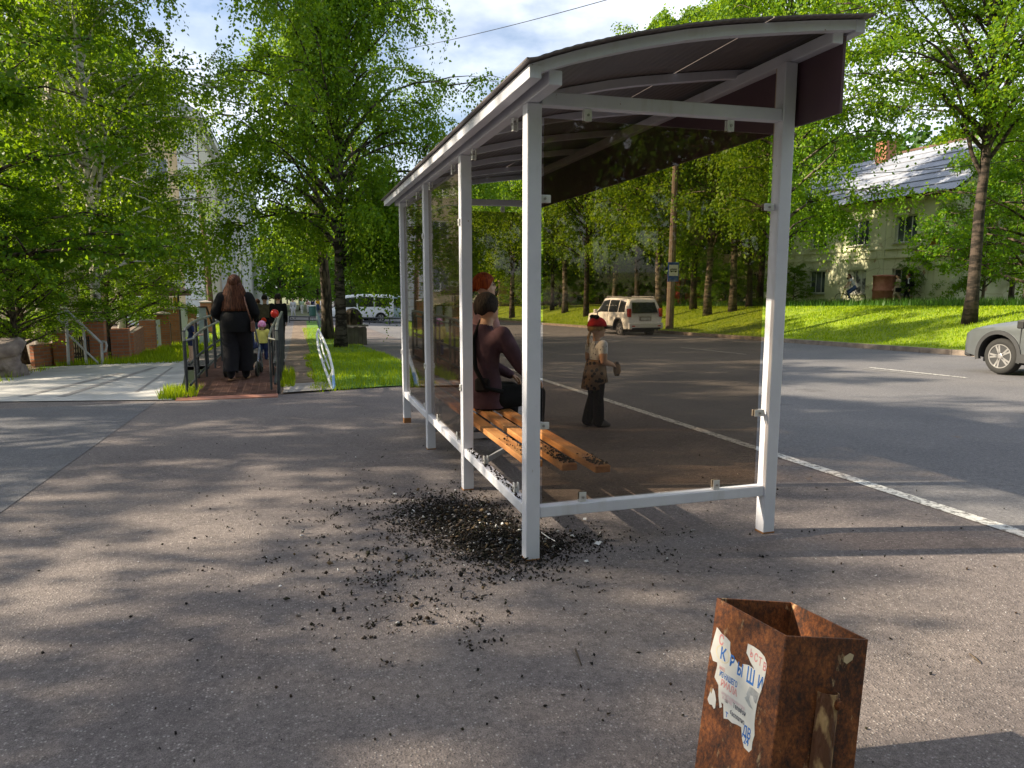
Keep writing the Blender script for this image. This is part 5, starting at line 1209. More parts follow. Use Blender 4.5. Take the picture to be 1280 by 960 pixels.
mb = MB(); b0 = ctr - EZ*(BH-.02); mb.tube([(b0.x, b0.y, Gf(b0.x, b0.y)-.02), tuple(b0)], .03, 10); mb.build('leg', m_rusty, bn)
# ------------------------------------------------------------------ people
m_eye = M('eye dark', (.02, .015, .012), .3); m_lip = M('lip', (.38, .13, .10), .5); m_skin = M('skin', (.52, .30, .20), .55, var=.05); m_skin2 = M('pale skin', (.60, .38, .28), .55, var=.05)
def cloth(name, col, **k): return M(name, col, k.pop('rough', .9), scale=k.pop('scale', 9), var=.18, bump=k.pop('bump', .25), bscale=k.pop('bscale', 26), spec=.25, **k)
def ev_mesh(ob):
    dg = bpy.context.evaluated_depsgraph_get(); dg.update(); return bpy.data.meshes.new_from_object(ob.evaluated_get(dg))
def pose(H, **k):
    """joints in metres, facing +Y, right hand at +X"""
    J = dict(pelvis=(0, 0, .53), waist=(0, .005, .60), chest=(0, 0, .72), neck=(0, -.005, .825), head=(0, .012, .925), shR=(.105, -.005, .80), shL=(-.105, -.005, .80),
             elR=(.13, -.02, .635), elL=(-.13, -.02, .635), wrR=(.135, .03, .49), wrL=(-.135, .03, .49), hiR=(.052, 0, .515), hiL=(-.052, 0, .515),
             knR=(.056, .012, .285), knL=(-.056, .012, .285), anR=(.056, -.012, .045), anL=(-.056, -.012, .045), toR=(.066, .085, .018), toL=(-.066, .085, .018))
    J.update(k); return {n: Vector(p)*H for n, p in J.items()}
RAD = dict(pelvis=(.078, .062), waist=(.068, .052), chest=(.082, .058), neck=(.032, .034), shR=(.042, .042), shL=(.042, .042), elR=(.027, .027), elL=(.027, .027), wrR=(.019, .019), wrL=(.019, .019),
           hiR=(.058, .060), hiL=(.058, .060), knR=(.037, .039), knL=(.037, .039), anR=(.024, .026), anL=(.024, .026), toR=(.024, .018), toL=(.024, .018))
EDG = [('pelvis', 'waist'), ('waist', 'chest'), ('chest', 'neck'), ('chest', 'shR'), ('chest', 'shL'), ('shR', 'elR'), ('shL', 'elL'), ('elR', 'wrR'), ('elL', 'wrL'),
       ('pelvis', 'hiR'), ('pelvis', 'hiL'), ('hiR', 'knR'), ('hiL', 'knL'), ('knR', 'anR'), ('knL', 'anL'), ('anR', 'toR'), ('anL', 'toL')]
ZN = {('pelvis', 'waist'): 'bottom', ('waist', 'chest'): 'top', ('chest', 'neck'): 'top', ('chest', 'shR'): 'top', ('chest', 'shL'): 'top', ('shR', 'elR'): 'sleeve', ('shL', 'elL'): 'sleeve', ('elR', 'wrR'): 'forearm', ('elL', 'wrL'): 'forearm',
      ('pelvis', 'hiR'): 'bottom', ('pelvis', 'hiL'): 'bottom', ('hiR', 'knR'): 'bottom', ('hiL', 'knL'): 'bottom', ('knR', 'anR'): 'shin', ('knL', 'anL'): 'shin', ('anR', 'toR'): 'shoe', ('anL', 'toL'): 'shoe', ('neck', 'head'): 'skin'}
def hand(mb, wr, d, palm, H, curl=.5, side=1):
    """palm slab, four bent fingers of unequal length and a thumb from the side of the palm"""
    d = d.normalized(); p = (palm - d*palm.dot(d)).normalized(); s = d.cross(p)*side; u = .108*H
    Mx = Matrix((s, d, p)).transposed()
    mb.ell(wr + d*u*.24, (u*.21, u*.30, u*.095), 8, 6, M=Mx)
    for i, (ofs, ln) in enumerate(((.15, .40), (.05, .46), (-.05, .43), (-.145, .33))):
        q = wr + d*u*.46 + s*u*ofs; pts = [q - d*u*.12, q]; a = curl*.45
        for k in range(3):
            a += curl*.5; dd = d*math.cos(a) + p*math.sin(a); pts.append(pts[-1] + dd*u*ln*(.42, .32, .26)[k])
        mb.tube(pts, [u*.05, u*.05, u*.046, u*.042, u*.034], 6)
    t0 = wr + d*u*.12 + s*u*.14; td = (d*.65 + s*.7 + p*.35).normalized(); t1 = t0 + td*u*.22; mb.tube([t0, t1, t1 + (d*.8 + s*.15 + p*.4).normalized()*u*.2], [u*.062, u*.056, u*.042], 6)
def person(label, loc, rz, H, J, cols, rad={}, look=0, nod=0, group=None, vox=None, hands=True, curl=.5, palm=None, facef=True, tilt=0):
    """cols: zone -> material. The body is one continuous mesh; hair and garments are added by the caller."""
    t = thing('person', label, 'person', loc, rz, group)
    mb = MB(); side = (J['shR'] - J['shL']).normalized()
    torso = {'pelvis', 'waist', 'chest', 'neck'}
    def rr_(n): r = rad.get(n, RAD[n]); return Vector((r[0]*H, r[1]*H))
    for a, b in EDG:
        p, q = J[a], J[b]; ra, rb = rr_(a), rr_(b); ax = (q - p).normalized()
        if a in torso and b not in torso: ra = rb*1.05
        x = side - ax*side.dot(ax); x = x.normalized() if x.length > .2 else ax.orthogonal().normalized(); y = ax.cross(x); n = 14; m = 5; i0 = len(mb.v)
        if b not in torso: ra = Vector(((ra.x+ra.y)/2,)*2) if a not in torso else ra; 
        for i in range(m):
            f = i/(m-1); c = p.lerp(q, f); r = ra.lerp(rb, f); bul = 1 + (.07*math.sin(math.pi*f) if b not in torso else 0)
            for j in range(n): an = 2*math.pi*j/n; mb.v.append(tuple(c + x*(math.cos(an)*r.x*bul) + y*(math.sin(an)*r.y*bul)))
        for i in range(m-1):
            for j in range(n): mb.face((i0+i*n+j, i0+i*n+(j+1) % n, i0+(i+1)*n+(j+1) % n, i0+(i+1)*n+j))
        mb.face([i0+j for j in range(n)][::-1]); mb.face([i0+(m-1)*n+j for j in range(n)])
        Mx = Matrix((x, y, ax)).transposed()
        mb.ell(q, (rb.x, rb.y, (rb.x+rb.y)/2*(.8 if b in torso else 1)), 12, 8, M=Mx)
        if a == 'pelvis' and b == 'waist': mb.ell(p, (ra.x, ra.y, ra.y*1.05), 12, 8, M=Mx)
    # head: skull, jaw, nose, ears
    hc = J['head']; Mh = (Matrix.Rotation(look, 3, 'Z') @ Matrix.Rotation(-nod, 3, 'X') @ Matrix.Rotation(tilt, 3, 'Y'))
    def hp_(x, y, z): return hc + Mh @ (Vector((x, y, z))*hs)
    hs = H if H > 1.3 else H*(1 + .55*(1.5 - max(H, .75))/.75)
    mb.ell(hp_(0, -.008, .012), (.047*hs, .057*hs, .058*hs), 14, 10, M=Mh); mb.ell(hp_(0, .012, -.022), (.037*hs, .044*hs, .046*hs), 12, 8, M=Mh)
    mb.ell(hp_(0, .058, -.012), (.0085*hs, .014*hs, .013*hs), 8, 6, M=Mh); mb.ell(hp_(0, .052, .004), (.007*hs, .010*hs, .016*hs), 8, 6, M=Mh)
    mb.ell(hp_(0, .042, -.052), (.018*hs, .014*hs, .012*hs), 8, 6, M=Mh)
    for s in (-1, 1): mb.ell(hp_(.047*s, -.008, -.008), (.006*hs, .013*hs, .019*hs), 8, 6, M=Mh)
    mb.tube([J['neck'] - Vector((0, 0, .03*H)), hp_(0, -.012, -.035)], [.036*H, .033*H], 8)
    for s in 'RL':
        a, c = J['an'+s], J['to'+s]; d = (c - a); d.z = 0; d.normalize()
        mb.ell(a - d*.012*H - Vector((0, 0, .022*H)), (.026*H, .034*H, .024*H), 8, 6)
    tmp = mb.build('tmp', m_skin); rm_ = tmp.modifiers.new('r', 'REMESH'); rm_.mode = 'VOXEL'; rm_.voxel_size = vox or .0078*H; rm_.use_smooth_shade = True
    sm_ = tmp.modifiers.new('s', 'SMOOTH'); sm_.factor = .5; sm_.iterations = 5
    e = ev_mesh(tmp); d0 = tmp.data; bpy.data.objects.remove(tmp); bpy.data.meshes.remove(d0)
    zones = ['skin', 'top', 'sleeve', 'forearm', 'bottom', 'shin', 'shoe', 'eye', 'lip']; ml = [cols.get(z) or cols.get({'sleeve': 'top', 'forearm': 'sleeve', 'shin': 'bottom'}.get(z, 'skin')) or cols.get('top' if z == 'forearm' else 'skin') for z in zones]
    ml[7], ml[8] = m_eye, m_lip
    V = np.array([v.co for v in e.vertices]); F = [tuple(p.vertices) for p in e.polygons]; C = np.array([V[list(f)].mean(0) for f in F])
    bd = []; bz = []
    segs = [(a, b) for a, b in EDG] + [('neck', 'head')]
    for a, b in segs:
        p, q = np.array(J[a]), np.array(J[b]); ra = rad.get(a, RAD.get(a, (.05, .05)))[0]*H; rb = rad.get(b, RAD.get(b, (.05, .05)))[0]*H
        if b == 'head': rb = .055*hs
        pq = q - p; tt = np.clip(((C - p) @ pq) / (pq @ pq), 0, 1); dd = np.linalg.norm(C - (p + tt[:, None]*pq), axis=1) - (ra*(1-tt) + rb*tt)
        bd.append(dd); bz.append(ZN[(a, b)])
    bi = np.argmin(np.array(bd), 0); ztop = J['waist'].z if 'hem' not in cols else cols['hem']
    body = MB(); body.v = [tuple(v) for v in V]; 
    for f, k, c in zip(F, bi, C):
        z = bz[k]
        if z == 'skin' and (c[2] < J['neck'].z - .012*H): z = 'top'
        if cols.get('short') and z == 'sleeve':
            a, b = segs[k]; p, q = np.array(J[a]), np.array(J[b]); 
            if ((c-p) @ (q-p))/((q-p) @ (q-p)) > cols['short']: z = 'forearm'
        if cols.get('shorts') and z == 'bottom':
            a, b = segs[k]
            if a.startswith('hi'):
                p, q = np.array(J[a]), np.array(J[b])
                if ((c-p) @ (q-p))/((q-p) @ (q-p)) > cols['shorts']: z = 'shin'
        body.cur = zones.index(z); body.face(f)
    if facef:
        body.cur = 7
        for s in (-1, 1): body.ell(hp_(.019*s, .0475, .004), (.0075*hs, .005*hs, .0045*hs), 8, 6, M=Mh)
        for s in (-1, 1): body.ell(hp_(.020*s, .047, .016), (.012*hs, .005*hs, .0022*hs), 8, 4, M=Mh)
        body.cur = 8; body.ell(hp_(0, .0525, -.034), (.014*hs, .005*hs, .0042*hs), 8, 6, M=Mh)
    body.cur = 0
    if hands:
        for s, sd_ in (('R', 1), ('L', -1)):
            a, b = J['el'+s], J['wr'+s]; pv = (palm or {}).get(s, Vector((-sd_, .25, 0))); hand(body, b, b - a, Vector(pv), H, curl, sd_)
    o = body.build('body', ml, t, smooth=True, world=False)
    return t, hp_, Mh, hs
def child(mb, name, mat, t, **k): return mb.build(name, mat, t, world=False, smooth=k.pop('smooth', True), **k)
def hair_cap(t, hp_, Mh, hs, mat, name='hair', back=0, ext=1.0, front=.012):
    """a cap of hair over the skull; long hair falls behind to length back (in head units)"""
    mb = MB(); n, m = 22, 11; rows = []
    for i in range(m+1):
        for j in range(n):
            th = math.pi*.62*i/m; ph = 2*math.pi*j/n
            fr_ = math.sin(ph)                                   # +1 face side
            th2 = th*(1 - .42*max(0, fr_))*(1 + .07*math.sin(ph*5 + .8)*i/m + .04*math.sin(ph*11)*i/m)
            r = 1 + .03*math.sin(ph*9 + i)*.5
            mb.v.append(tuple(hp_(.0515*ext*math.sin(th2)*math.cos(ph)*r, -.010 + .0625*ext*math.sin(th2)*math.sin(ph)*r, .012 + .064*ext*math.cos(th2))))
    for i in range(m):
        for j in range(n): mb.face((i*n+j, i*n+(j+1) % n, (i+1)*n+(j+1) % n, (i+1)*n+j))
    if back:
        bi = len(mb.v); kk = 14; rr = 9
        for i in range(rr+1):
            f = i/rr
            for j in range(kk):
                ph = math.pi + math.pi*j/(kk-1); wdt = .058 + .062*math.sin(min(1, f*1.4)*math.pi/2)
                y = -.010 + (.062 + .012*f)*math.sin(ph) - .014*f; x = wdt*math.cos(ph)*(1 + .05*math.sin(j*2.7+i*.6)) 
                mb.v.append(tuple(hp_(x, y, .01 - back*f + .006*math.sin(j*3.1))))
        for i in range(rr):
            for j in range(kk-1): a = bi + i*kk + j; mb.face((a, a+1, a+kk+1, a+kk))
    o = child(mb, name, mat, t); s = o.modifiers.new('s', 'SOLIDIFY'); s.thickness = .012; s.offset = -1
    return o
def hair_mat(name, c1, c2): return M(name, c1, .5, scale=4, col2=c2, stretch=(22, 22, 1), bump=.9, bscale=7, spec=.12, lo=.4, hi=.6)
h_auburn = hair_mat('auburn hair', (.028, .010, .006), (.125, .046, .024)); h_red = hair_mat('red hair', (.22, .03, .008), (.46, .09, .02)); h_blond = hair_mat('blond hair', (.34, .22, .10), (.52, .38, .20)); h_dark = hair_mat('dark hair', (.012, .010, .009), (.035, .027, .022))
k_black = cloth('black cloth', (.005, .005, .006)); k_black2 = cloth('faded black cloth', (.008, .0075, .010)); k_sole = M('shoe dark', (.02, .02, .02), .6); k_white = cloth('white cloth', (.62, .62, .64)); k_navy = cloth('navy cloth', (.02, .03, .09))
def skirt(mb, pts, n=24, wob=.06):
    """pts: (centre, rx, ry) rings"""
    b = len(mb.v)
    for i, (c, rx, ry) in enumerate(pts):
        for j in range(n):
            a = 2*math.pi*j/n; w_ = 1 + wob*math.sin(a*5+i*.4)*i/len(pts); mb.v.append((c[0]+rx*math.cos(a)*w_, c[1]+ry*math.sin(a)*w_, c[2]))
    for i in range(len(pts)-1):
        for j in range(n): mb.face((b+i*n+j, b+i*n+(j+1) % n, b+(i+1)*n+(j+1) % n, b+(i+1)*n+j))
# --- woman in black pushing a stroller up the footbridge
fz = dz_(9.6) + .014
pw = pl(299, 474, 2, fz); H = 1.66
J = pose(H, knR=(.06, .05, .285), anR=(.06, .035, .048), toR=(.068, .13, .02), knL=(-.056, -.005, .285), anL=(-.056, -.09, .06), toL=(-.06, -.005, .016), elR=(.178, .0, .65), wrR=(.135, .13, .565), elL=(-.188, -.005, .645), wrL=(-.12, .14, .565), shR=(.118, 0, .795), shL=(-.118, 0, .795))
rd = dict(pelvis=(.13, .09), waist=(.13, .085), chest=(.118, .08), hiR=(.092, .085), hiL=(.092, .085), knR=(.068, .066), knL=(.068, .066), anR=(.036, .038), anL=(.036, .038), shR=(.055, .055), shL=(.055, .055), elR=(.046, .046), elL=(.046, .046), wrR=(.034, .036), wrL=(.036, .036))
tw, hpw, Mw, hw = person('woman in loose black clothes with long auburn hair walking over the footbridge', pw, R(-6), H, J, dict(skin=m_skin, top=k_black, bottom=k_black2, shoe=m_skin2, shin=k_black2), rd, curl=.9)
hair_cap(tw, hpw, Mw, hw, h_auburn, back=.27, ext=1.12)
mb = MB(); skirt(mb, [((0, 0, .70*H), .10*H, .07*H), ((0, 0, .62*H), .148*H, .10*H), ((0, 0, .52*H), .150*H, .108*H), ((0, 0, .465*H), .145*H, .104*H)]); child(mb, 'sweater_hem', k_black, tw)
for s, J_ in (('R', J), ('L', J)):   # wide trouser legs and sandals
    mb = MB(); a, k_, h_ = J_['an'+s], J_['kn'+s], J_['hi'+s]; skirt(mb, [((h_.x, h_.y, h_.z-.03*H), .088*H, .08*H), (tuple(k_), .080*H, .074*H), ((a.x, a.y-.01, a.z+.06), .070*H, .074*H)], 16, .05); child(mb, 'trouser_leg', k_black2, tw)
    mb = MB(); c = J_['to'+s].lerp(a, .5); mb.box((c.x, c.y, c.z*.3), (.085, .24, .025)); child(mb, 'sandal_sole', M('cork sole', (.30, .17, .09), .7), tw, smooth=False, bevel=.008)
mb = MB(); mb.box((.155*H, -.03*H, .515*H), (.07, .15, .17), rz=.2); o = child(mb, 'shoulder_bag', M('brown leather', (.13, .05, .03), .5, scale=5, col2=(.19, .085, .05)), tw, smooth=False, bevel=.02)
mb = MB(); mb.tube([(.15*H, -.06*H, .56*H), (.128*H, -.085*H, .66*H), (.10*H, -.075*H, .77*H), (.088*H, -.01, .845*H), (.1*H, .06*H, .78*H), (.15*H, .05*H, .62*H), (.156*H, .0, .56*H)], .011, 6); child(mb, 'bag_strap', MATS['brown leather'], tw)
# --- toddler on the footbridge
pt = pl(329.5, 450, 2, dz_(13.2) + .014); H = .80
J = pose(H, neck=(0, 0, .76), head=(0, .01, .875), shR=(.12, 0, .74), shL=(-.12, 0, .74), elR=(.16, 0, .60), elL=(-.15, .01, .60), wrR=(.18, .05, .49), wrL=(-.15, .06, .5), chest=(0, 0, .66), waist=(0, 0, .52), pelvis=(0, 0, .45), hiR=(.06, 0, .43), hiL=(-.06, 0, .43), knR=(.065, .05, .24), anR=(.065, .04, .05), toR=(.07, .13, .025), knL=(-.065, 0, .24), anL=(-.065, -.06, .06), toL=(-.07, .02, .025))
rd = dict(pelvis=(.09, .085), waist=(.10, .085), chest=(.105, .085), shR=(.06, .06), shL=(.06, .06), elR=(.05, .05), elL=(.05, .05), wrR=(.035, .035), wrL=(.035, .035), hiR=(.065, .065), hiL=(.065, .065), knR=(.052, .052), knL=(.052, .052), anR=(.042, .042), anL=(.042, .042), toR=(.04, .034), toL=(.04, .034))
tt_, hpt, Mt, ht = person('toddler in yellow jacket and pink hat walking on the footbridge', pt, R(-4), H, J, dict(skin=m_skin2, top=cloth('yellow jacket', (.62, .55, .14)), bottom=k_navy, shoe=cloth('white shoe', (.7, .7, .7))), rd)
hair_cap(tt_, hpt, Mt, ht, cloth('pink hat', (.62, .14, .36), col2=(.75, .45, .6), scale=18), 'hat', ext=1.12)
mb = MB(); skirt(mb, [((0, 0, .66*H), .118*H, .10*H), ((0, 0, .5*H), .125*H, .11*H), ((0, 0, .44*H), .12*H, .105*H)], 18, .03); child(mb, 'jacket_hem', MATS['yellow jacket'], tt_)
# --- man sitting on the bench, seen from behind and to his right
H = 1.72; pm = Vector((.40, 2.33, .455)); bz_ = .455 - Gf(.27, 2.28)
s_ = 1/H
def sj(x, y, z): return (x*s_, y*s_, z*s_)
J = pose(H, pelvis=sj(0, -.02, .10), waist=sj(0, -.05, .24), chest=sj(0, -.03, .50), neck=sj(0, -.005, .70), head=sj(-.01, .03, .845), shR=sj(.19, .0, .63), shL=sj(-.19, .02, .63), elR=sj(.25, .16, .36), wrR=sj(.20, .38, .235), elL=sj(-.23, .20, .36), wrL=sj(-.12, .40, .24),
         hiR=sj(.10, .02, .09), hiL=sj(-.10, .02, .09), knR=sj(.16, .46, .09), knL=sj(-.17, .46, .09), anR=sj(.17, .43, -.36), anL=sj(-.17, .44, -.36), toR=sj(.19, .60, -.42), toL=sj(-.19, .61, -.42))
rd = dict(pelvis=(.098, .08), waist=(.092, .068), chest=(.096, .07), shR=(.046, .046), shL=(.046, .046), elR=(.034, .034), elL=(.034, .034), wrR=(.025, .025), wrL=(.025, .025), neck=(.034, .036), hiR=(.066, .062), hiL=(.066, .062), knR=(.046, .046), knL=(.046, .046), anR=(.035, .035), anL=(.035, .035))
k_plum = cloth('plum sweater', (.075, .042, .058), bump=.35, bscale=14)
tm, hpm, Mm, hm = person('man in plum sweater with a black bag strap sitting on the bench', pm, R(-62), H, J, dict(skin=m_skin, top=k_plum, bottom=k_black, shoe=k_sole), rd, nod=-.18, curl=.7, palm=dict(R=(0, 0, -1), L=(0, 0, -1)))
hair_cap(tm, hpm, Mm, hm, hair_mat('cropped hair', (.018, .013, .011), (.04, .03, .025)), ext=1.02)
mb = MB(); skirt(mb, [((0, -.05, .36), .155, .11), ((0, -.045, .26), .178, .135), ((0, -.035, .10), .19, .15), ((0, -.02, .012), .185, .15)], 24, .04); child(mb, 'sweater_hem', k_plum, tm)
mb = MB(); mb.tube([(-.12, .12, .66), (-.07, .0, .735), (.0, -.155, .58), (.08, -.20, .36), (.17, -.17, .20), (.22, -.02, .16)], .021, 6); child(mb, 'bag_strap', k_black, tm)
mb = MB(); mb.box((.13, -.17, .22), (.13, .05, .12), rz=.55); child(mb, 'belt_bag', k_black2, tm, smooth=False, bevel=.024)
# --- red haired woman standing behind him with folded arms
H = 1.66; pr_ = Vector((.66, 3.42, Gf(.66, 3.42)))
J = pose(H, elR=(.15, .03, .65), wrR=(-.04, .105, .66), elL=(-.145, .03, .645), wrL=(-.01, .10, .63))
k_pink = cloth('dusty pink top', (.44, .25, .25)); 
tr_, hpr, Mr, hr_ = person('red haired woman in glasses and dusty pink top standing behind the seated man', pr_, R(-88), H, J, dict(skin=m_skin2, top=k_pink, bottom=cloth('grey trousers', (.06, .06, .07)), shoe=k_sole), dict(chest=(.088, .07), elR=(.036, .036), elL=(.036, .036)), curl=.5, nod=-.12)
hair_cap(tr_, hpr, Mr, hr_, h_red, ext=1.05)
mb = MB(); mb.ell(hpr(0, -.078, .012), (.032*hr_, .028*hr_, .034*hr_), 12, 8); child(mb, 'hair_bun', h_red, tr_)
mb = MB()
for s in (-1, 1):
    mb.tube([hpr(.0185*s + .0125*math.cos(a), .056, .004 + .0105*math.sin(a)) for a in np.linspace(0, 2*math.pi, 13)], .0016, 5); mb.tube([hpr(.031*s, .055, .006), hpr(.047*s, .04, .007), hpr(.048*s, -.008, .004)], .0016, 5)
mb.tube([hpr(-.006, .057, .005), hpr(.006, .057, .005)], .0016, 5); child(mb, 'glasses', m_blk, tr_)
b = MB(); rgb = random.Random(2); c = Vector((.98, 2.95, .78))
fl_ = thing('leaf_bunch', 'bunch of pale green leaves held beside the seated man', 'bouquet', c)
for k in range(26):
    d = Vector((rgb.uniform(-1, 1), rgb.uniform(-1, 1), rgb.uniform(.1, 1.2))).normalized(); s = d.cross(Vector((.3, .2, 1))).normalized()*.022; e = c + d*rgb.uniform(.05, .13); b.add([c + d*.02, e + s, e + d*.05, e - s], [(0, 1, 2, 3)])
b.build('leaves', M('bouquet leaf', (.25, .40, .06), .6, col2=(.45, .55, .12)), fl_); b = MB(); b.tube([c - Vector((.0, .0, .14)), c], .012, 6); b.build('stems', M('bouquet stem', (.1, .2, .05), .6), fl_)
# --- girl in red cap
H = 1.20; pg = gr(744, 533)
J = pose(H, neck=(0, 0, .79), head=(0, .012, .905), shR=(.10, 0, .765), shL=(-.10, 0, .765), chest=(0, 0, .70), waist=(0, 0, .60), pelvis=(0, 0, .52), elR=(.125, -.01, .615), wrR=(.075, .13, .575), elL=(-.125, .0, .615), wrL=(-.03, .15, .575), hiR=(.05, 0, .50), hiL=(-.05, 0, .50), knR=(.055, -.005, .28), anR=(.052, .0, .05), toR=(.058, .10, .022), knL=(-.052, .005, .28), anL=(-.054, -.055, .055), toL=(-.07, .04, .022))
rd = dict(pelvis=(.078, .066), waist=(.070, .058), chest=(.076, .06), shR=(.046, .044), shL=(.046, .044), elR=(.03, .03), elL=(.03, .03), wrR=(.021, .021), wrL=(.021, .021), hiR=(.056, .056), hiL=(.056, .056), knR=(.044, .046), knL=(.044, .046), anR=(.046, .052), anL=(.046, .052), toR=(.032, .022), toL=(.032, .022))
def dots(name, base, dot, scale, lo, hi):
    m, t, b = newmat(name); N = t.nodes.new; K = t.links.new; tc = N('ShaderNodeTexCoord'); v = N('ShaderNodeTexVoronoi'); v.inputs['Scale'].default_value = scale; K(tc.outputs['Object'], v.inputs['Vector'])
    r = N('ShaderNodeValToRGB'); r.color_ramp.elements[0].position = lo; r.color_ramp.elements[1].position = hi; r.color_ramp.elements[0].color = (*dot, 1); r.color_ramp.elements[1].color = (*base, 1); K(v.outputs['Distance'], r.inputs[0]); K(r.outputs[0], b.inputs['Base Color']); b.inputs['Roughness'].default_value = .9
    return m
k_dots = dots('dotted tee', (.72, .80, .90), (.05, .05, .08), 26, .17, .22); k_leo = dots('leopard cloth', (.24, .155, .085), (.012, .008, .006), 21, .36, .42)
k_ctee = dots('dotted tee', (.66, .67, .70), (.05, .05, .08), 26, .17, .22)
tg, hpg, Mg, hg = person('little girl in red cap and dotted white tee standing by the road', pg, R(-78), H, J, dict(skin=m_skin2, top=k_dots, forearm=m_skin2, short=.55, bottom=k_black, shoe=cloth('grey sneaker', (.10, .10, .11))), rd, look=-.12, curl=.8, palm=dict(R=(-.6, .1, -.6), L=(.6, .1, -.6)))
hair_cap(tg, hpg, Mg, hg, h_blond, ext=1.04)
mb = MB(); mb.tube([hpg(.0, -.06, -.02), hpg(.012, -.085, -.06), hpg(.015, -.086, -.10), hpg(.01, -.08, -.13)], [.009*hg, .011*hg, .008*hg, .003*hg], 8); child(mb, 'ponytail', h_blond, tg)
k_cap = cloth('red cap cloth', (.55, .03, .035)); mb = MB(); n, m = 20, 7
for i in range(m+1):
    for j in range(n): th = math.pi*.5*i/m; ph = 2*math.pi*j/n; mb.v.append(tuple(hpg(.062*math.sin(th)*math.cos(ph), -.008 + .071*math.sin(th)*math.sin(ph), .018 + .066*math.cos(th))))
for i in range(m):
    for j in range(n): mb.face((i*n+j, i*n+(j+1) % n, (i+1)*n+(j+1) % n, (i+1)*n+j))
cp = child(mb, 'cap', k_cap, tg); cp.modifiers.new('s', 'SOLIDIFY').thickness = .008
mb = MB(); k = 9
for i in range(k): a = math.pi*(.12 + .76*i/(k-1)); mb.v += [tuple(hpg(.060*math.cos(a), -.008+.070*math.sin(a), .020)), tuple(hpg(.060*math.cos(a), -.004+.116*math.sin(a), .008))]
for i in range(k-1): mb.face((2*i, 2*i+1, 2*i+3, 2*i+2))
o = child(mb, 'peak', k_black, tg); o.modifiers.new('s', 'SOLIDIFY').thickness = .007
mb = MB(); mb.ell(hpg(-.026, -.03, .088), (.034*hg, .018*hg, .017*hg), 10, 6); mb.ell(hpg(.026, -.03, .088), (.034*hg, .018*hg, .017*hg), 10, 6); mb.ell(hpg(0, -.03, .082), (.012*hg, .014*hg, .012*hg), 8, 6); child(mb, 'cap_bow', k_black, tg)
mb = MB(); skirt(mb, [((0, 0, .625*H), .082*H, .072*H), ((0, -.004, .59*H), .088*H, .08*H), ((0, -.01*H, .50*H), .102*H, .098*H), ((0, -.015*H, .415*H), .112*H, .112*H)], 26, .09)
mb.v = [(x, y, z - (.06*H if (y < -.03*H and z < .45*H) else 0)) for x, y, z in mb.v]; o = child(mb, 'tied_jacket', k_leo, tg); o.modifiers.new('s', 'SOLIDIFY').thickness = .01
mb = MB(); mb.tube([(.05*H, .07*H, .60*H), (.03*H, .10*H, .585*H), (-.02*H, .095*H, .59*H), (-.06*H, .06*H, .60*H)], .022*H, 8); mb.tube([(.07*H, .175*H, .585*H), (.05*H, .20*H, .555*H), (.045*H, .205*H, .50*H), (.05*H, .20*H, .465*H)], [.022*H, .034*H, .036*H, .02*H], 8); child(mb, 'jacket_sleeve', k_leo, tg)
# --- child beside the left railing
pk = gp(237, 16.2, .01); H = 1.0
J = pose(H, neck=(0, .03, .78), head=(0, .07, .88), chest=(0, .02, .68), elR=(.14, .06, .62), wrR=(.12, .2, .62), elL=(-.14, .06, .62), wrL=(-.1, .2, .64))
tk, hpk, Mk, hk = person('fair haired child in navy shirt and shorts behind the left footbridge railing', pk, R(-60), H, J, dict(skin=m_skin2, top=k_navy, bottom=k_navy, shorts=.6, shin=m_skin2, forearm=m_skin2, short=.6, shoe=k_white), {}, nod=-.2)
hair_cap(tk, hpk, Mk, hk, h_blond, ext=1.06)
# --- group further down the walk
def walker(px, d, H, label, top, bottom, hair, rz=0, skin=m_skin, extra=None, zo=0, **k):
    p = gp(px, d, zo); ph = k.pop('ph', 1)
    J = pose(H, knR=(.056, .05*ph, .285), anR=(.056, .05*ph, .05), toR=(.06, .145*ph, .02), knL=(-.056, -.01*ph, .285), anL=(-.056, -.10*ph, .06), toL=(-.06, -.01*ph, .018), wrR=(.13, .07, .5), wrL=(-.13, .0, .49))
    t, h, Mx, hs = person(label, p, R(rz), H, J, dict(skin=skin, top=top, bottom=bottom, shoe=k.pop('shoe', k_sole), **k.pop('cols', {})), k.pop('rad', {}), facef=False, vox=.0125*H, **k)
    hair_cap(t, h, Mx, hs, hair)
    return t, h, hs
k_khaki = cloth('khaki jacket', (.10, .085, .05)); k_rose = cloth('rose blouse', (.45, .25, .24)); k_mint = cloth('mint shirt', (.45, .58, .42)); k_gold = cloth('amber jacket', (.70, .38, .02)); k_beige = cloth('beige dress', (.44, .35, .26)); k_jean = cloth('blue jeans', (.05, .08, .16))
walker(332, 24.0, 1.76, 'man in khaki jacket walking ahead of the toddler', k_khaki, k_black2, h_dark, rad=dict(chest=(.1, .075), waist=(.095, .07)))
walker(348.5, 22.0, 1.74, 'person in black clothes with a red balloon ahead on the walk', k_black, k_black, h_dark, rad=dict(chest=(.1, .075), waist=(.095, .07)))
walker(323, 26.5, 1.66, 'woman in rose blouse left of the man in khaki', k_rose, k_jean, h_auburn)
t, h, hs = walker(329.5, 22.6, .98, 'child in orange red hat in front of the man in khaki', k_khaki, k_navy, cloth('red hat', (.72, .06, .02)))
p = at(343.5, 392, 21.3); bl = thing('balloon', 'round red balloon carried by the person in black', 'balloon', p)
b = MB(); b.ell(p, (.12, .12, .13), 14, 10); b.build('skin', M('balloon rubber', (.70, .03, .02), .3), bl, smooth=True); b = MB(); b.tube([p - Vector((0, 0, .13)), p + Vector((.05, .05, -.45))], .006, 5); b.build('string', m_sw, bl)
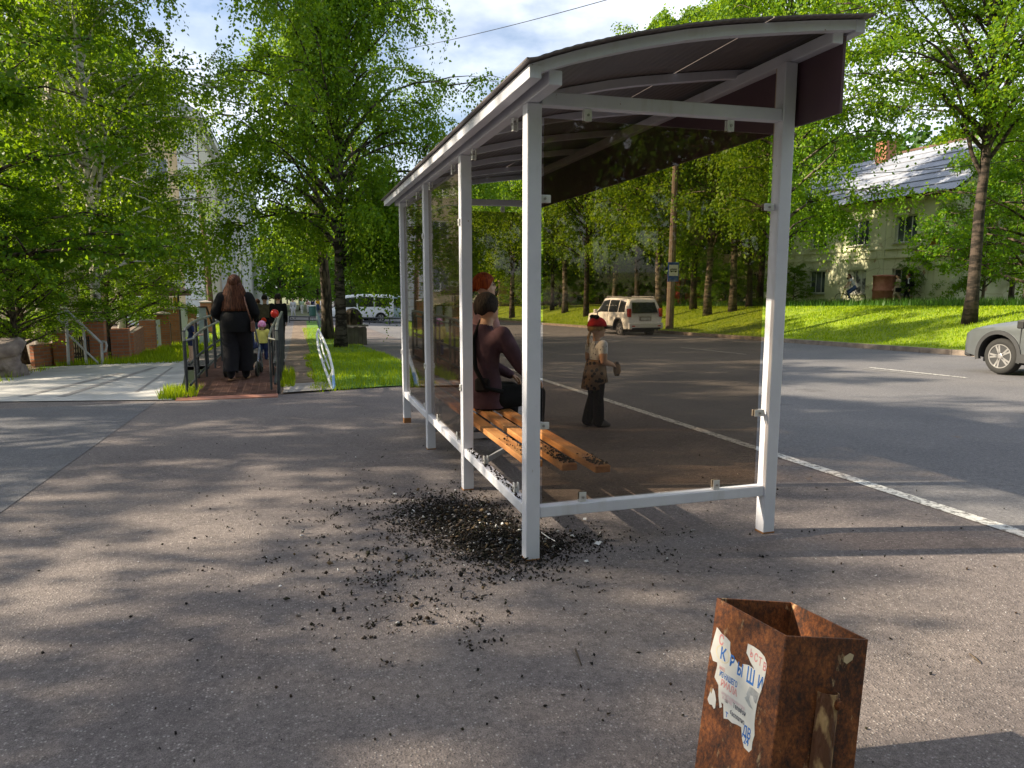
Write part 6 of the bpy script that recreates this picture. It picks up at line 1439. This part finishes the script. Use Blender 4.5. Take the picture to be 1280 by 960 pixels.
t, h, hs = walker(367, 61, 1.72, 'distant walker in white shirt and backpack on the cross street', k_white, k_white, h_dark, rz=160)
b = MB(); b.box((0, -.16, 1.25), (.28, .16, .42)); b.build('backpack', cloth('grey backpack', (.25, .25, .3)), t, world=False, bevel=.04)
walker(378, 80, 1.70, 'distant walker in mint green shirt beyond the cross street', k_mint, k_white, h_blond, rz=20)
walker(385.5, 84, 1.62, 'distant walker in white and pink top beyond the cross street', k_rose, k_white, h_dark, rz=200)
walker(398, 88, 1.74, 'distant walker in amber jacket beyond the cross street', k_gold, k_jean, h_dark, rz=180)
walker(392, 90, 1.6, 'smallest distant walker in dark clothes beside the amber jacket', k_navy, k_black, h_dark, rz=30)
# --- pedestrians on the house side
t, h, hs = walker(1119, 40.2, 1.66, 'woman in beige dress with a handbag walking past the old house', k_beige, k_beige, h_dark, rz=65, cols=dict(shin=m_skin2), ph=1.6)
b = MB(); skirt(b, [((0, 0, .99), .15, .12), ((0, 0, .8), .18, .16), ((0, 0, .55), .2, .2)], 16, .05); child(b, 'dress_skirt', k_beige, t); b = MB(); b.box((-.26, .05, .78), (.1, .3, .24)); b.build('handbag', k_black, t, world=False, bevel=.03)
t, h, hs = walker(1131.5, 39.7, 1.64, 'person in black with a dark backpack beside the woman in beige', k_black, k_black, h_auburn, rz=70)
b = MB(); b.box((0, -.2, 1.2), (.32, .22, .5)); b.build('backpack', k_black2, t, world=False, bevel=.05); b = MB(); b.box((-.17, .02, 1.25), (.05, .12, .3)); b.build('white_sleeve', k_white, t, world=False, bevel=.02)
# cyclist
pc = gp(1061, 42.5); rzc = R(62); cyc = Matrix.Rotation(rzc, 3, 'Z')
bk = thing('bicycle', 'dark bicycle with yellow front ridden past the old house', 'bicycle', pc, rzc)
for y in (-.52, .52):
    b = MB(); b.tube([(0, y+.33*math.cos(a), .335+.33*math.sin(a)) for a in np.linspace(0, 2*math.pi, 25)], .022, 6, False); o = b.build('wheel', m_blk, bk, world=False)
    b = MB()
    for k in range(8): a = k*math.pi/8; b.tube([(0, y+.31*math.cos(a), .335+.31*math.sin(a)), (0, y-.31*math.cos(a), .335-.31*math.sin(a))], .004, 4, False)
    b.build('spokes', m_steelg, o, world=False)
b = MB(); b.tube([(0, -.52, .335), (0, -.08, .32), (0, .38, .78), (0, -.2, .82), (0, -.08, .32)], .022, 6); b.tube([(0, -.52, .335), (0, -.2, .82), (0, -.24, .9)], .018, 6); b.build('frame', k_black, bk, world=False)
b = MB(); b.tube([(0, .52, .335), (0, .36, .82), (0, .33, .98)], .024, 6); b.build('fork', M('yellow fork', (.65, .5, .03), .5), bk, world=False); b = MB(); b.tube([(-.28, .25, 1.0), (0, .34, .98), (.28, .25, 1.0)], .016, 6); b.build('handlebar', m_blk, bk, world=False); b = MB(); b.box((0, -.26, .93), (.14, .26, .06)); b.build('saddle', m_blk, bk, world=False, bevel=.02)
H = 1.62; J = pose(H, **{k: (v[0]/H, v[1]/H, v[2]/H) for k, v in dict(pelvis=(0, -.22, 1.0), waist=(0, -.16, 1.12), chest=(0, .0, 1.33), neck=(0, .08, 1.5), head=(0, .14, 1.65), shR=(.17, .04, 1.46), shL=(-.17, .04, 1.46), elR=(.24, .12, 1.22), elL=(-.24, .12, 1.22), wrR=(.25, .24, 1.05), wrL=(-.25, .24, 1.05), hiR=(.09, -.2, .96), hiL=(-.09, -.2, .96), knR=(.12, .14, .78), knL=(-.12, .16, .62), anR=(.12, .0, .42), anL=(-.12, -.02, .24), toR=(.13, .14, .36), toL=(-.13, .13, .18)).items()})
t, h, Mx, hs = person('young cyclist with long dark hair in white tee riding past the old house', pc, rzc, H, J, dict(skin=m_skin2, top=k_white, forearm=m_skin2, short=.5, bottom=k_jean, shoe=k_sole), {}, facef=False, vox=.018, look=.5)
hair_cap(t, h, Mx, hs, h_auburn, back=.13)
# ------------------------------------------------------------------ stroller
ps = Vector((pw.x + .06, pw.y + .60, fz)); stl = thing('stroller', 'dark blue pushchair rolled along the footbridge by the woman in black', 'stroller', ps, R(-8))
for (x, y, r_) in ((-.25, -.28, .13), (.25, -.28, .13), (-.2, .32, .10), (.2, .32, .10)):
    b = MB(); b.lathe([(r_*.55, -.02), (r_*.9, -.022), (r_, -.012), (r_, .012), (r_*.9, .022), (r_*.55, .02)], (x, y, r_), 18, M=Matrix.Rotation(R(90), 3, 'Y'), cap=False); b.lathe([(r_*.55, -.01), (.02, -.02), (.02, .02), (r_*.55, .01)], (x, y, r_), 12, M=Matrix.Rotation(R(90), 3, 'Y')); b.build('wheel', k_sole, stl, world=False)
b = MB()
for s in (-1, 1): b.tube([(.25*s, -.28, .13), (.24*s, .05, .5), (.22*s, .32, .10)], .014, 6); b.tube([(.24*s, .2, .3), (.24*s, -.1, .62), (.23*s, -.36, 1.0)], .014, 6)
b.tube([(-.23, -.36, 1.0), (.23, -.36, 1.0)], .02, 6); b.tube([(-.25, -.28, .13), (.25, -.28, .13)], .012, 6); b.build('frame', m_steelg, stl, world=False)
b = MB(); b.box((0, .08, .48), (.38, .42, .10)); b.box((0, -.10, .70), (.38, .09, .45)); b.build('seat', k_navy, stl, world=False, bevel=.03)
b = MB(); n = 9
for i in range(n):
    a = R(35 + 130*i/(n-1))
    for x, f in ((-.22, .9), (-.12, 1), (.12, 1), (.22, .9)): b.v.append((x, -.02 - .30*math.cos(a)*f, .80 + .34*math.sin(a)*f))
for i in range(n-1):
    for j in range(3): b.face((i*4+j, i*4+j+1, i*4+4+j+1, i*4+4+j))
o = b.build('canopy', k_black, stl, world=False, smooth=True); o.modifiers.new('s', 'SOLIDIFY').thickness = .012
b = MB(); b.box((0, .02, .27), (.34, .4, .16)); b.build('basket', k_black2, stl, world=False, bevel=.03)
# ------------------------------------------------------------------ vehicles
m_tyre = M('tyre rubber', (.018, .018, .018), .85); m_rim = M('alloy rim', (.45, .44, .44), .35, .7); m_glassc = M('car glass', (.012, .014, .016), .04, spec=.9); m_clad = M('dark cladding', (.03, .031, .034), .6); m_redl = M('tail lamp red', (.48, .015, .012), .2, coat=.5); m_lampg = M('head lamp glass', (.55, .58, .62), .12, .3, coat=.6); m_plate = M('number plate', (.55, .55, .53), .5)
def interp_st(st, n):
    st = sorted(st, key=lambda s: s[0]); xs = np.array([s[0] for s in st]); out = []
    for x in np.linspace(xs[0], xs[-1], n): out.append([x] + [float(np.interp(x, xs, [s[k] for s in st])) for k in range(1, len(st[0]))])
    return out
def car(name, label, cat, loc, rz, paint, st, wheels, wr, rear_x=None, end_shear=0.0, clad=True, group=None, n=44):
    """st rows: x, zb, belt, top, w_sill, w_belt, w_top  (half widths); x forward"""
    t = thing(name, label, cat, loc, rz, group); S = interp_st(st, n); mb = MB(); m = 0
    def ring(s):
        x, zb, be, tp, ws, wb, wt = s
        half = [(ws*.80, zb), (ws*.97, zb+.05), (ws, zb+.16), (ws*1.005, (zb+be)/2), (wb*1.0, be-.10), (wb*.985, be), (wb*.55+wt*.45, be*.5+tp*.5), (wt*1.0, tp-.07), (wt*.94, tp-.02), (wt*.70, tp+.005), (wt*.3, tp+.02)]
        full = [(y, z) for y, z in half] + [(-y, z) for y, z in half[::-1]]
        return x, full
    x0 = S[0][0]
    for s in S:
        x, full = ring(s)
        for y, z in full:
            sh = 0
            if end_shear and x < x0 + .5 and z > s[2] - .02: sh = (z - s[2])*end_shear*(1 - (x - x0)/.5)
            mb.v.append((x + sh, y, z))
        m = len(full)
    for i in range(len(S)-1):
        for j in range(m): mb.face((i*m+j, i*m+(j+1) % m, (i+1)*m+(j+1) % m, (i+1)*m+j))
    mb.face(list(range(m))); mb.face([(len(S)-1)*m+j for j in range(m)][::-1])
    body = mb.build('body', [paint, m_clad], t, world=False)
    bm = bmesh.new(); bm.from_mesh(body.data); bmesh.ops.recalc_face_normals(bm, faces=bm.faces[:]); bm.to_mesh(body.data); bm.free()
    cut = MB()
    for x, y in wheels: cut.tube([(x, y*1.25, wr+.02), (x, y*.62, wr+.02)], wr+.075, 28)
    co = cut.build('cut', m_clad, t, world=False); bo = body.modifiers.new('b', 'BOOLEAN'); bo.object = co; bo.operation = 'DIFFERENCE'; bo.solver = 'EXACT'
    e = ev_mesh(body); body.modifiers.clear(); body.data = e; bpy.data.objects.remove(co)
    for p in e.polygons: p.use_smooth = True
    e.update()
    try: e.set_sharp_from_angle(angle=R(32))
    except Exception: pass
    for x, y in wheels:
        s = 1 if y > 0 else -1; wroot = MB(); A = Matrix.Rotation(R(-90*s), 3, 'X')
        wroot.lathe([(wr*.66, -.10), (wr*.92, -.11), (wr, -.08), (wr, .08), (wr*.93, .11), (wr*.70, .115), (wr*.66, .10)], (x, y-s*.11, wr), 30, M=A, cap=False); wo = wroot.build('tyre', m_tyre, None, world=False, smooth=True)
        wh = bpy.data.objects.new('wheel', None); COL.objects.link(wh); wh.parent = t; wo.parent = wh
        r = MB(); r.lathe([(wr*.66, .10), (wr*.66, .06), (wr*.6, .02), (.02, .02)], (x, y-s*.11, wr), 24, M=A); r.build('rim_dish', m_clad, wh, world=False)
        r = MB()
        for k in range(5):
            for dd in (-.16, .16):
                a = 2*math.pi*k/5 + dd; c = Vector((x, y-s*.11+s*.095, wr)); r.bar(c + Vector((math.cos(a-dd*.6), 0, math.sin(a-dd*.6)))*wr*.1, c + Vector((math.cos(a), 0, math.sin(a)))*wr*.655, wr*.10, .02, up=(0, s, 0))
        r.lathe([(wr*.17, .10), (wr*.12, .11), (.005, .112)], (x, y-s*.11, wr), 12, M=A); r.lathe([(wr*.69, .09), (wr*.68, .113), (wr*.63, .113), (wr*.62, .09)], (x, y-s*.11, wr), 28, M=A, cap=False); r.build('rim', m_rim, wh, world=False)
    if clad:
        for x, y in wheels:
            b = MB(); s = 1 if y > 0 else -1; k = 20; yy = [float(np.interp(x + (wr+.1)*math.cos(math.pi*i/k), [q[0] for q in S], [q[4] for q in S]))*1.006 for i in range(k+1)]
            b0 = len(b.v)
            for i in range(k+1):
                a = math.pi*(-.08 + 1.16*i/k)
                for rr, o_ in ((wr+.065, -.05), (wr+.065, .016), (wr+.14, .016), (wr+.145, -.02)): b.v.append((x + rr*math.cos(a), s*(yy[i] + o_), wr + .02 + rr*math.sin(a)))
            for i in range(k):
                for j in range(3): b.face((b0+i*4+j, b0+i*4+j+1, b0+i*4+4+j+1, b0+i*4+4+j))
            b.build('arch_trim', m_clad, t, world=False)
        xs = sorted(set(w_[0] for w_ in wheels))
        for s in (-1, 1):
            b = MB(); ya = S[len(S)//2][4]; zb = S[len(S)//2][1]; b.rng(xs[0]+wr+.13, xs[1]-wr-.13, s*ya*.93, s*(ya+.022), zb+.005, zb+.17)
            b.build('sill_trim', m_clad, t, world=False)
    def side(x, f, s, off=.006):
        """point on the glasshouse side: f 0 at belt, 1 at roof edge"""
        q = [float(np.interp(x, [r_[0] for r_ in S], [r_[k] for r_ in S])) for k in range(1, 7)]
        _, be, tp, ws, wb, wt = q; pz = [be, be*.5+tp*.5, tp-.07]; py = [wb*.985, wb*.55+wt*.45, wt]
        z = be + f*(tp-.07-be); y = float(np.interp(z, pz, py)); 
        sh = (z - be)*end_shear*(1 - (x - x0)/.5) if (end_shear and x < x0+.5) else 0
        return Vector((x + sh, s*(y + off), z + off*.3))
    def side_window(poly, s, name='side_window', mat=m_glassc):
        xs_ = [p[0] for p in poly]; b = MB(); top = [p for p in poly]
        # poly given as list of (x, f_low, f_high) columns
        cols_ = []
        for i in range(len(poly)-1):
            for k in range(5):
                u = k/5; cols_.append(tuple(poly[i][q]*(1-u) + poly[i+1][q]*u for q in range(3)))
        cols_.append(poly[-1])
        for x, a, c in cols_:
            for v in range(4): b.v.append(tuple(side(x, a + (c-a)*v/3, s)))
        for i in range(len(cols_)-1):
            for v in range(3): b.face((i*4+v, i*4+4+v, i*4+5+v, i*4+1+v))
        return b.build(name, mat, t, world=False, smooth=True)
    return t, S, side, side_window
# --- white off-roader driving away
HW = .94
st = [(-2.36, .52, 1.10, 1.74, .86, .88, .70), (-2.30, .42, 1.12, 1.80, .90, .915, .725), (-2.1, .36, 1.13, 1.84, .93, .935, .745), (-1.0, .34, 1.12, 1.87, .945, .94, .755), (0, .34, 1.10, 1.87, .945, .94, .75), (.55, .34, 1.09, 1.83, .945, .935, .735), (.85, .34, 1.08, 1.62, .945, .93, .70), (1.25, .34, 1.07, 1.20, .945, .93, .80), (1.45, .34, 1.05, 1.12, .945, .925, .82), (2.1, .36, .98, 1.04, .92, .90, .78), (2.32, .42, .88, .95, .84, .82, .66), (2.42, .50, .80, .84, .72, .70, .55)]
m_pearl = M('pearl white paint', (.74, .72, .67), .25, coat=.6, var=.04)
gsv = gr(806, 419.5)
sv, S, side, sw_ = car('white_suv', 'pearl white off-roader driving away along the far lane', 'car', (gsv.x, gsv.y + 2.3, Gf(gsv.x, gsv.y+1.5)-.06), R(91.5), m_pearl, st, [(1.42, .86), (-1.38, .86), (1.42, -.86), (-1.38, -.86)], .39, end_shear=.42)
for s in (1, -1):
    sw_([(-2.0, .12, .85), (-1.35, .08, .93)], s); sw_([(-1.27, .08, .93), (-.30, .08, .94)], s); sw_([(-.22, .08, .94), (.45, .08, .90), (.78, .08, .62), (1.02, .08, .22)], s)
    b = MB(); b.bar((-1.9, s*.70, 1.91), (.3, s*.70, 1.91), .035, .035); b.bar((-1.9, s*.70, 1.86), (-1.9, s*.70, 1.92), .04, .04); b.bar((.3, s*.70, 1.84), (.3, s*.70, 1.92), .04, .04); b.build('roof_rail', m_rim, sv, world=False)
    b = MB(); b.box((-2.30, s*.83, 1.18), (.20, .16, .40)); b.build('tail_light', m_redl, sv, world=False, bevel=.03)
    b = MB(); b.box((1.0, s*1.02, 1.16), (.14, .16, .2)); b.bar((1.0, s*.92, 1.1), (1.0, s*1.0, 1.12), .04, .04); b.build('mirror', m_pearl, sv, world=False, bevel=.03)
    for x in (-1.24, -.25, .95): b = MB(); b.rng(x-.006, x+.006, s*.925, s*.951, .56, 1.04); b.build('door_gap', m_clad, sv, world=False)
    for x in (-.95, .05): b = MB(); b.rng(x, x+.18, s*.93, s*.965, .98, 1.02); b.build('door_handle', m_pearl, sv, world=False, bevel=.006)
b = MB(); q = [(-2.362 + .42*.07 - .012, -.68, 1.17), (-2.362 + .42*.07 - .012, .68, 1.17), (-2.362 + .42*.56 - .012, .60, 1.66), (-2.362 + .42*.56 - .012, -.60, 1.66)]; b.add(q + [(x+.01, y, z) for x, y, z in q], [(0, 1, 2, 3), (7, 6, 5, 4), (0, 4, 5, 1), (1, 5, 6, 2), (2, 6, 7, 3), (3, 7, 4, 0)]); b.build('rear_window', m_glassc, sv, world=False)
b = MB(); b.box((-2.38, 0, .56), (.22, 1.80, .30)); b.build('rear_bumper', m_pearl, sv, world=False, bevel=.05, seg=3); b = MB(); b.box((-2.47, 0, .44), (.06, 1.5, .1)); b.build('bumper_step', m_clad, sv, world=False, bevel=.02)
b = MB(); b.box((-2.37, 0, .90), (.03, .62, .2)); b.build('plate_recess', M('warm grey trim', (.32, .28, .24), .4), sv, world=False, bevel=.008); b = MB(); b.box((-2.392, 0, .89), (.012, .5, .11)); b.build('number_plate', m_plate, sv, world=False); b = MB(); b.box((-2.376, 0, 1.03), (.025, .72, .035)); b.build('chrome_bar', m_rim, sv, world=False, bevel=.006)
for s in (-1, 1): b = MB(); b.box((-2.492, s*.68, .56), (.012, .16, .05)); b.build('reflector', m_redl, sv, world=False)
b = MB(); b.rng(-2.1, 2.0, -.6, .6, .25, .36); b.build('underbody', m_clad, sv, world=False)
b = MB(); b.add([(1.24, -.68, 1.205), (1.24, .68, 1.205), (.62, .62, 1.775), (.62, -.62, 1.775)], [(0, 1, 2, 3)]); b.build('windscreen', m_glassc, sv, world=False)
sv.scale = (.93, .93, .93)
# --- silver crossover entering at the right edge
st = [(-2.2, .42, .95, 1.20, .80, .82, .62), (-2.0, .30, 1.0, 1.45, .88, .90, .66), (-1.2, .27, 1.0, 1.62, .91, .915, .70), (-.3, .27, .98, 1.66, .91, .915, .70), (.35, .27, .97, 1.58, .91, .91, .68), (1.05, .27, .96, 1.10, .91, .905, .78), (1.5, .27, .93, 1.02, .905, .895, .78), (2.0, .29, .84, .92, .87, .86, .72), (2.18, .33, .76, .83, .80, .79, .62), (2.26, .42, .66, .71, .68, .66, .50)]
m_silver = M('silver metallic paint', (.17, .185, .195), .28, .55, coat=.7, var=.04)
gc = gr(1240, 468); cy_ = gc.y
cv, S, side, sw_ = car('silver_crossover', 'silver grey crossover entering at the right edge of the road', 'car', (gc.x + .85, cy_ - 1.36, Gf(gc.x+.5, cy_ - .6)), R(90), m_silver, st, [(1.35, .84), (-1.33, .84), (1.35, -.84), (-1.33, -.84)], .355)
for s in (1, -1):
    sw_([(-1.6, .15, .8), (-.75, .08, .93)], s); sw_([(-.67, .08, .93), (.05, .08, .92), (.45, .08, .72), (.86, .08, .25)], s)
    b = MB(); b.box((.78, s*1.02, 1.02), (.13, .18, .16)); b.bar((.8, s*.9, .96), (.8, s*1.0, 1.0), .05, .04); b.build('mirror', m_blk, cv, world=False, bevel=.03)
    b = MB(); b.v = [(1.72, s*.845, .84), (2.02, s*.80, .79), (2.17, s*.68, .74), (2.19, s*.66, .68), (2.05, s*.81, .68), (1.78, s*.87, .76)]; b.face(range(6)); o = b.build('headlight', m_lampg, cv, world=False); o.modifiers.new('s', 'SOLIDIFY').thickness = .03
    for x in (.9, -.71): b = MB(); b.rng(x-.006, x+.006, s*.895, s*.919, .45, .95); b.build('door_gap', m_clad, cv, world=False)
    b = MB(); b.bar((.55, s*.917, .80), (-1.4, s*.921, .86), .02, .025); b.build('crease_trim', m_silver, cv, world=False)
b = MB(); b.box((2.19, 0, .36), (.16, 1.42, .16)); b.build('front_bumper', m_clad, cv, world=False, bevel=.04); b = MB(); b.box((2.25, 0, .60), (.06, 1.0, .12)); b.build('grille', m_blk, cv, world=False, bevel=.02)
b = MB(); b.add([(1.03, -.68, 1.12), (1.03, .68, 1.12), (.42, .60, 1.55), (.42, -.60, 1.55)], [(0, 1, 2, 3)]); b.build('windscreen', m_glassc, cv, world=False); b = MB(); b.rng(-1.9, 1.9, -.6, .6, .2, .29); b.build('underbody', m_clad, cv, world=False)
cv.scale = (.95, .95, .95)
# --- parked vans by the cross street
def van(px, d, rz, label, paint):
    p = gp(px, d)
    st = [(-2.5, .45, 1.1, 1.95, .9, .92, .80), (-2.3, .35, 1.1, 2.1, .95, .96, .84), (0, .32, 1.1, 2.15, .97, .97, .85), (1.2, .32, 1.08, 2.05, .97, .96, .82), (1.75, .32, 1.05, 1.3, .96, .94, .82), (2.3, .36, .92, 1.0, .9, .88, .75), (2.5, .48, .75, .8, .75, .72, .6)]
    t, S, side, w_ = car('parked_van', label, 'van', p, rz, paint, st, [(1.6, .88), (-1.5, .88), (1.6, -.88), (-1.5, -.88)], .34, clad=False, n=30)
    for s in (1, -1): w_([(.3, .1, .9), (1.1, .1, .85), (1.45, .1, .4)], s); w_([(-1.0, .1, .88), (.2, .1, .9)], s); w_([(-2.2, .1, .85), (-1.1, .1, .88)], s)
    b = MB(); b.add([(1.74, -.7, 1.32), (1.74, .7, 1.32), (1.24, .66, 2.0), (1.24, -.66, 2.0)], [(0, 1, 2, 3)]); b.build('windscreen', m_glassc, t, world=False)
    b = MB(); b.box((2.46, 0, .5), (.12, 1.5, .2)); b.build('front_bumper', m_clad, t, world=False, bevel=.03)
    for s in (-1, 1): b = MB(); b.box((2.36, s*.66, .82), (.1, .26, .14)); b.build('headlight', m_lampg, t, world=False, bevel=.02)
m_vw = M('van white', (.66, .67, .70), .35, coat=.4, var=.03)
van(452, 56, R(172), 'white van parked across the street behind the lawn birch', m_vw)
van(487, 58, R(188), 'pale blue van parked right of the white van', M('van pale blue', (.42, .52, .62), .35, coat=.4))
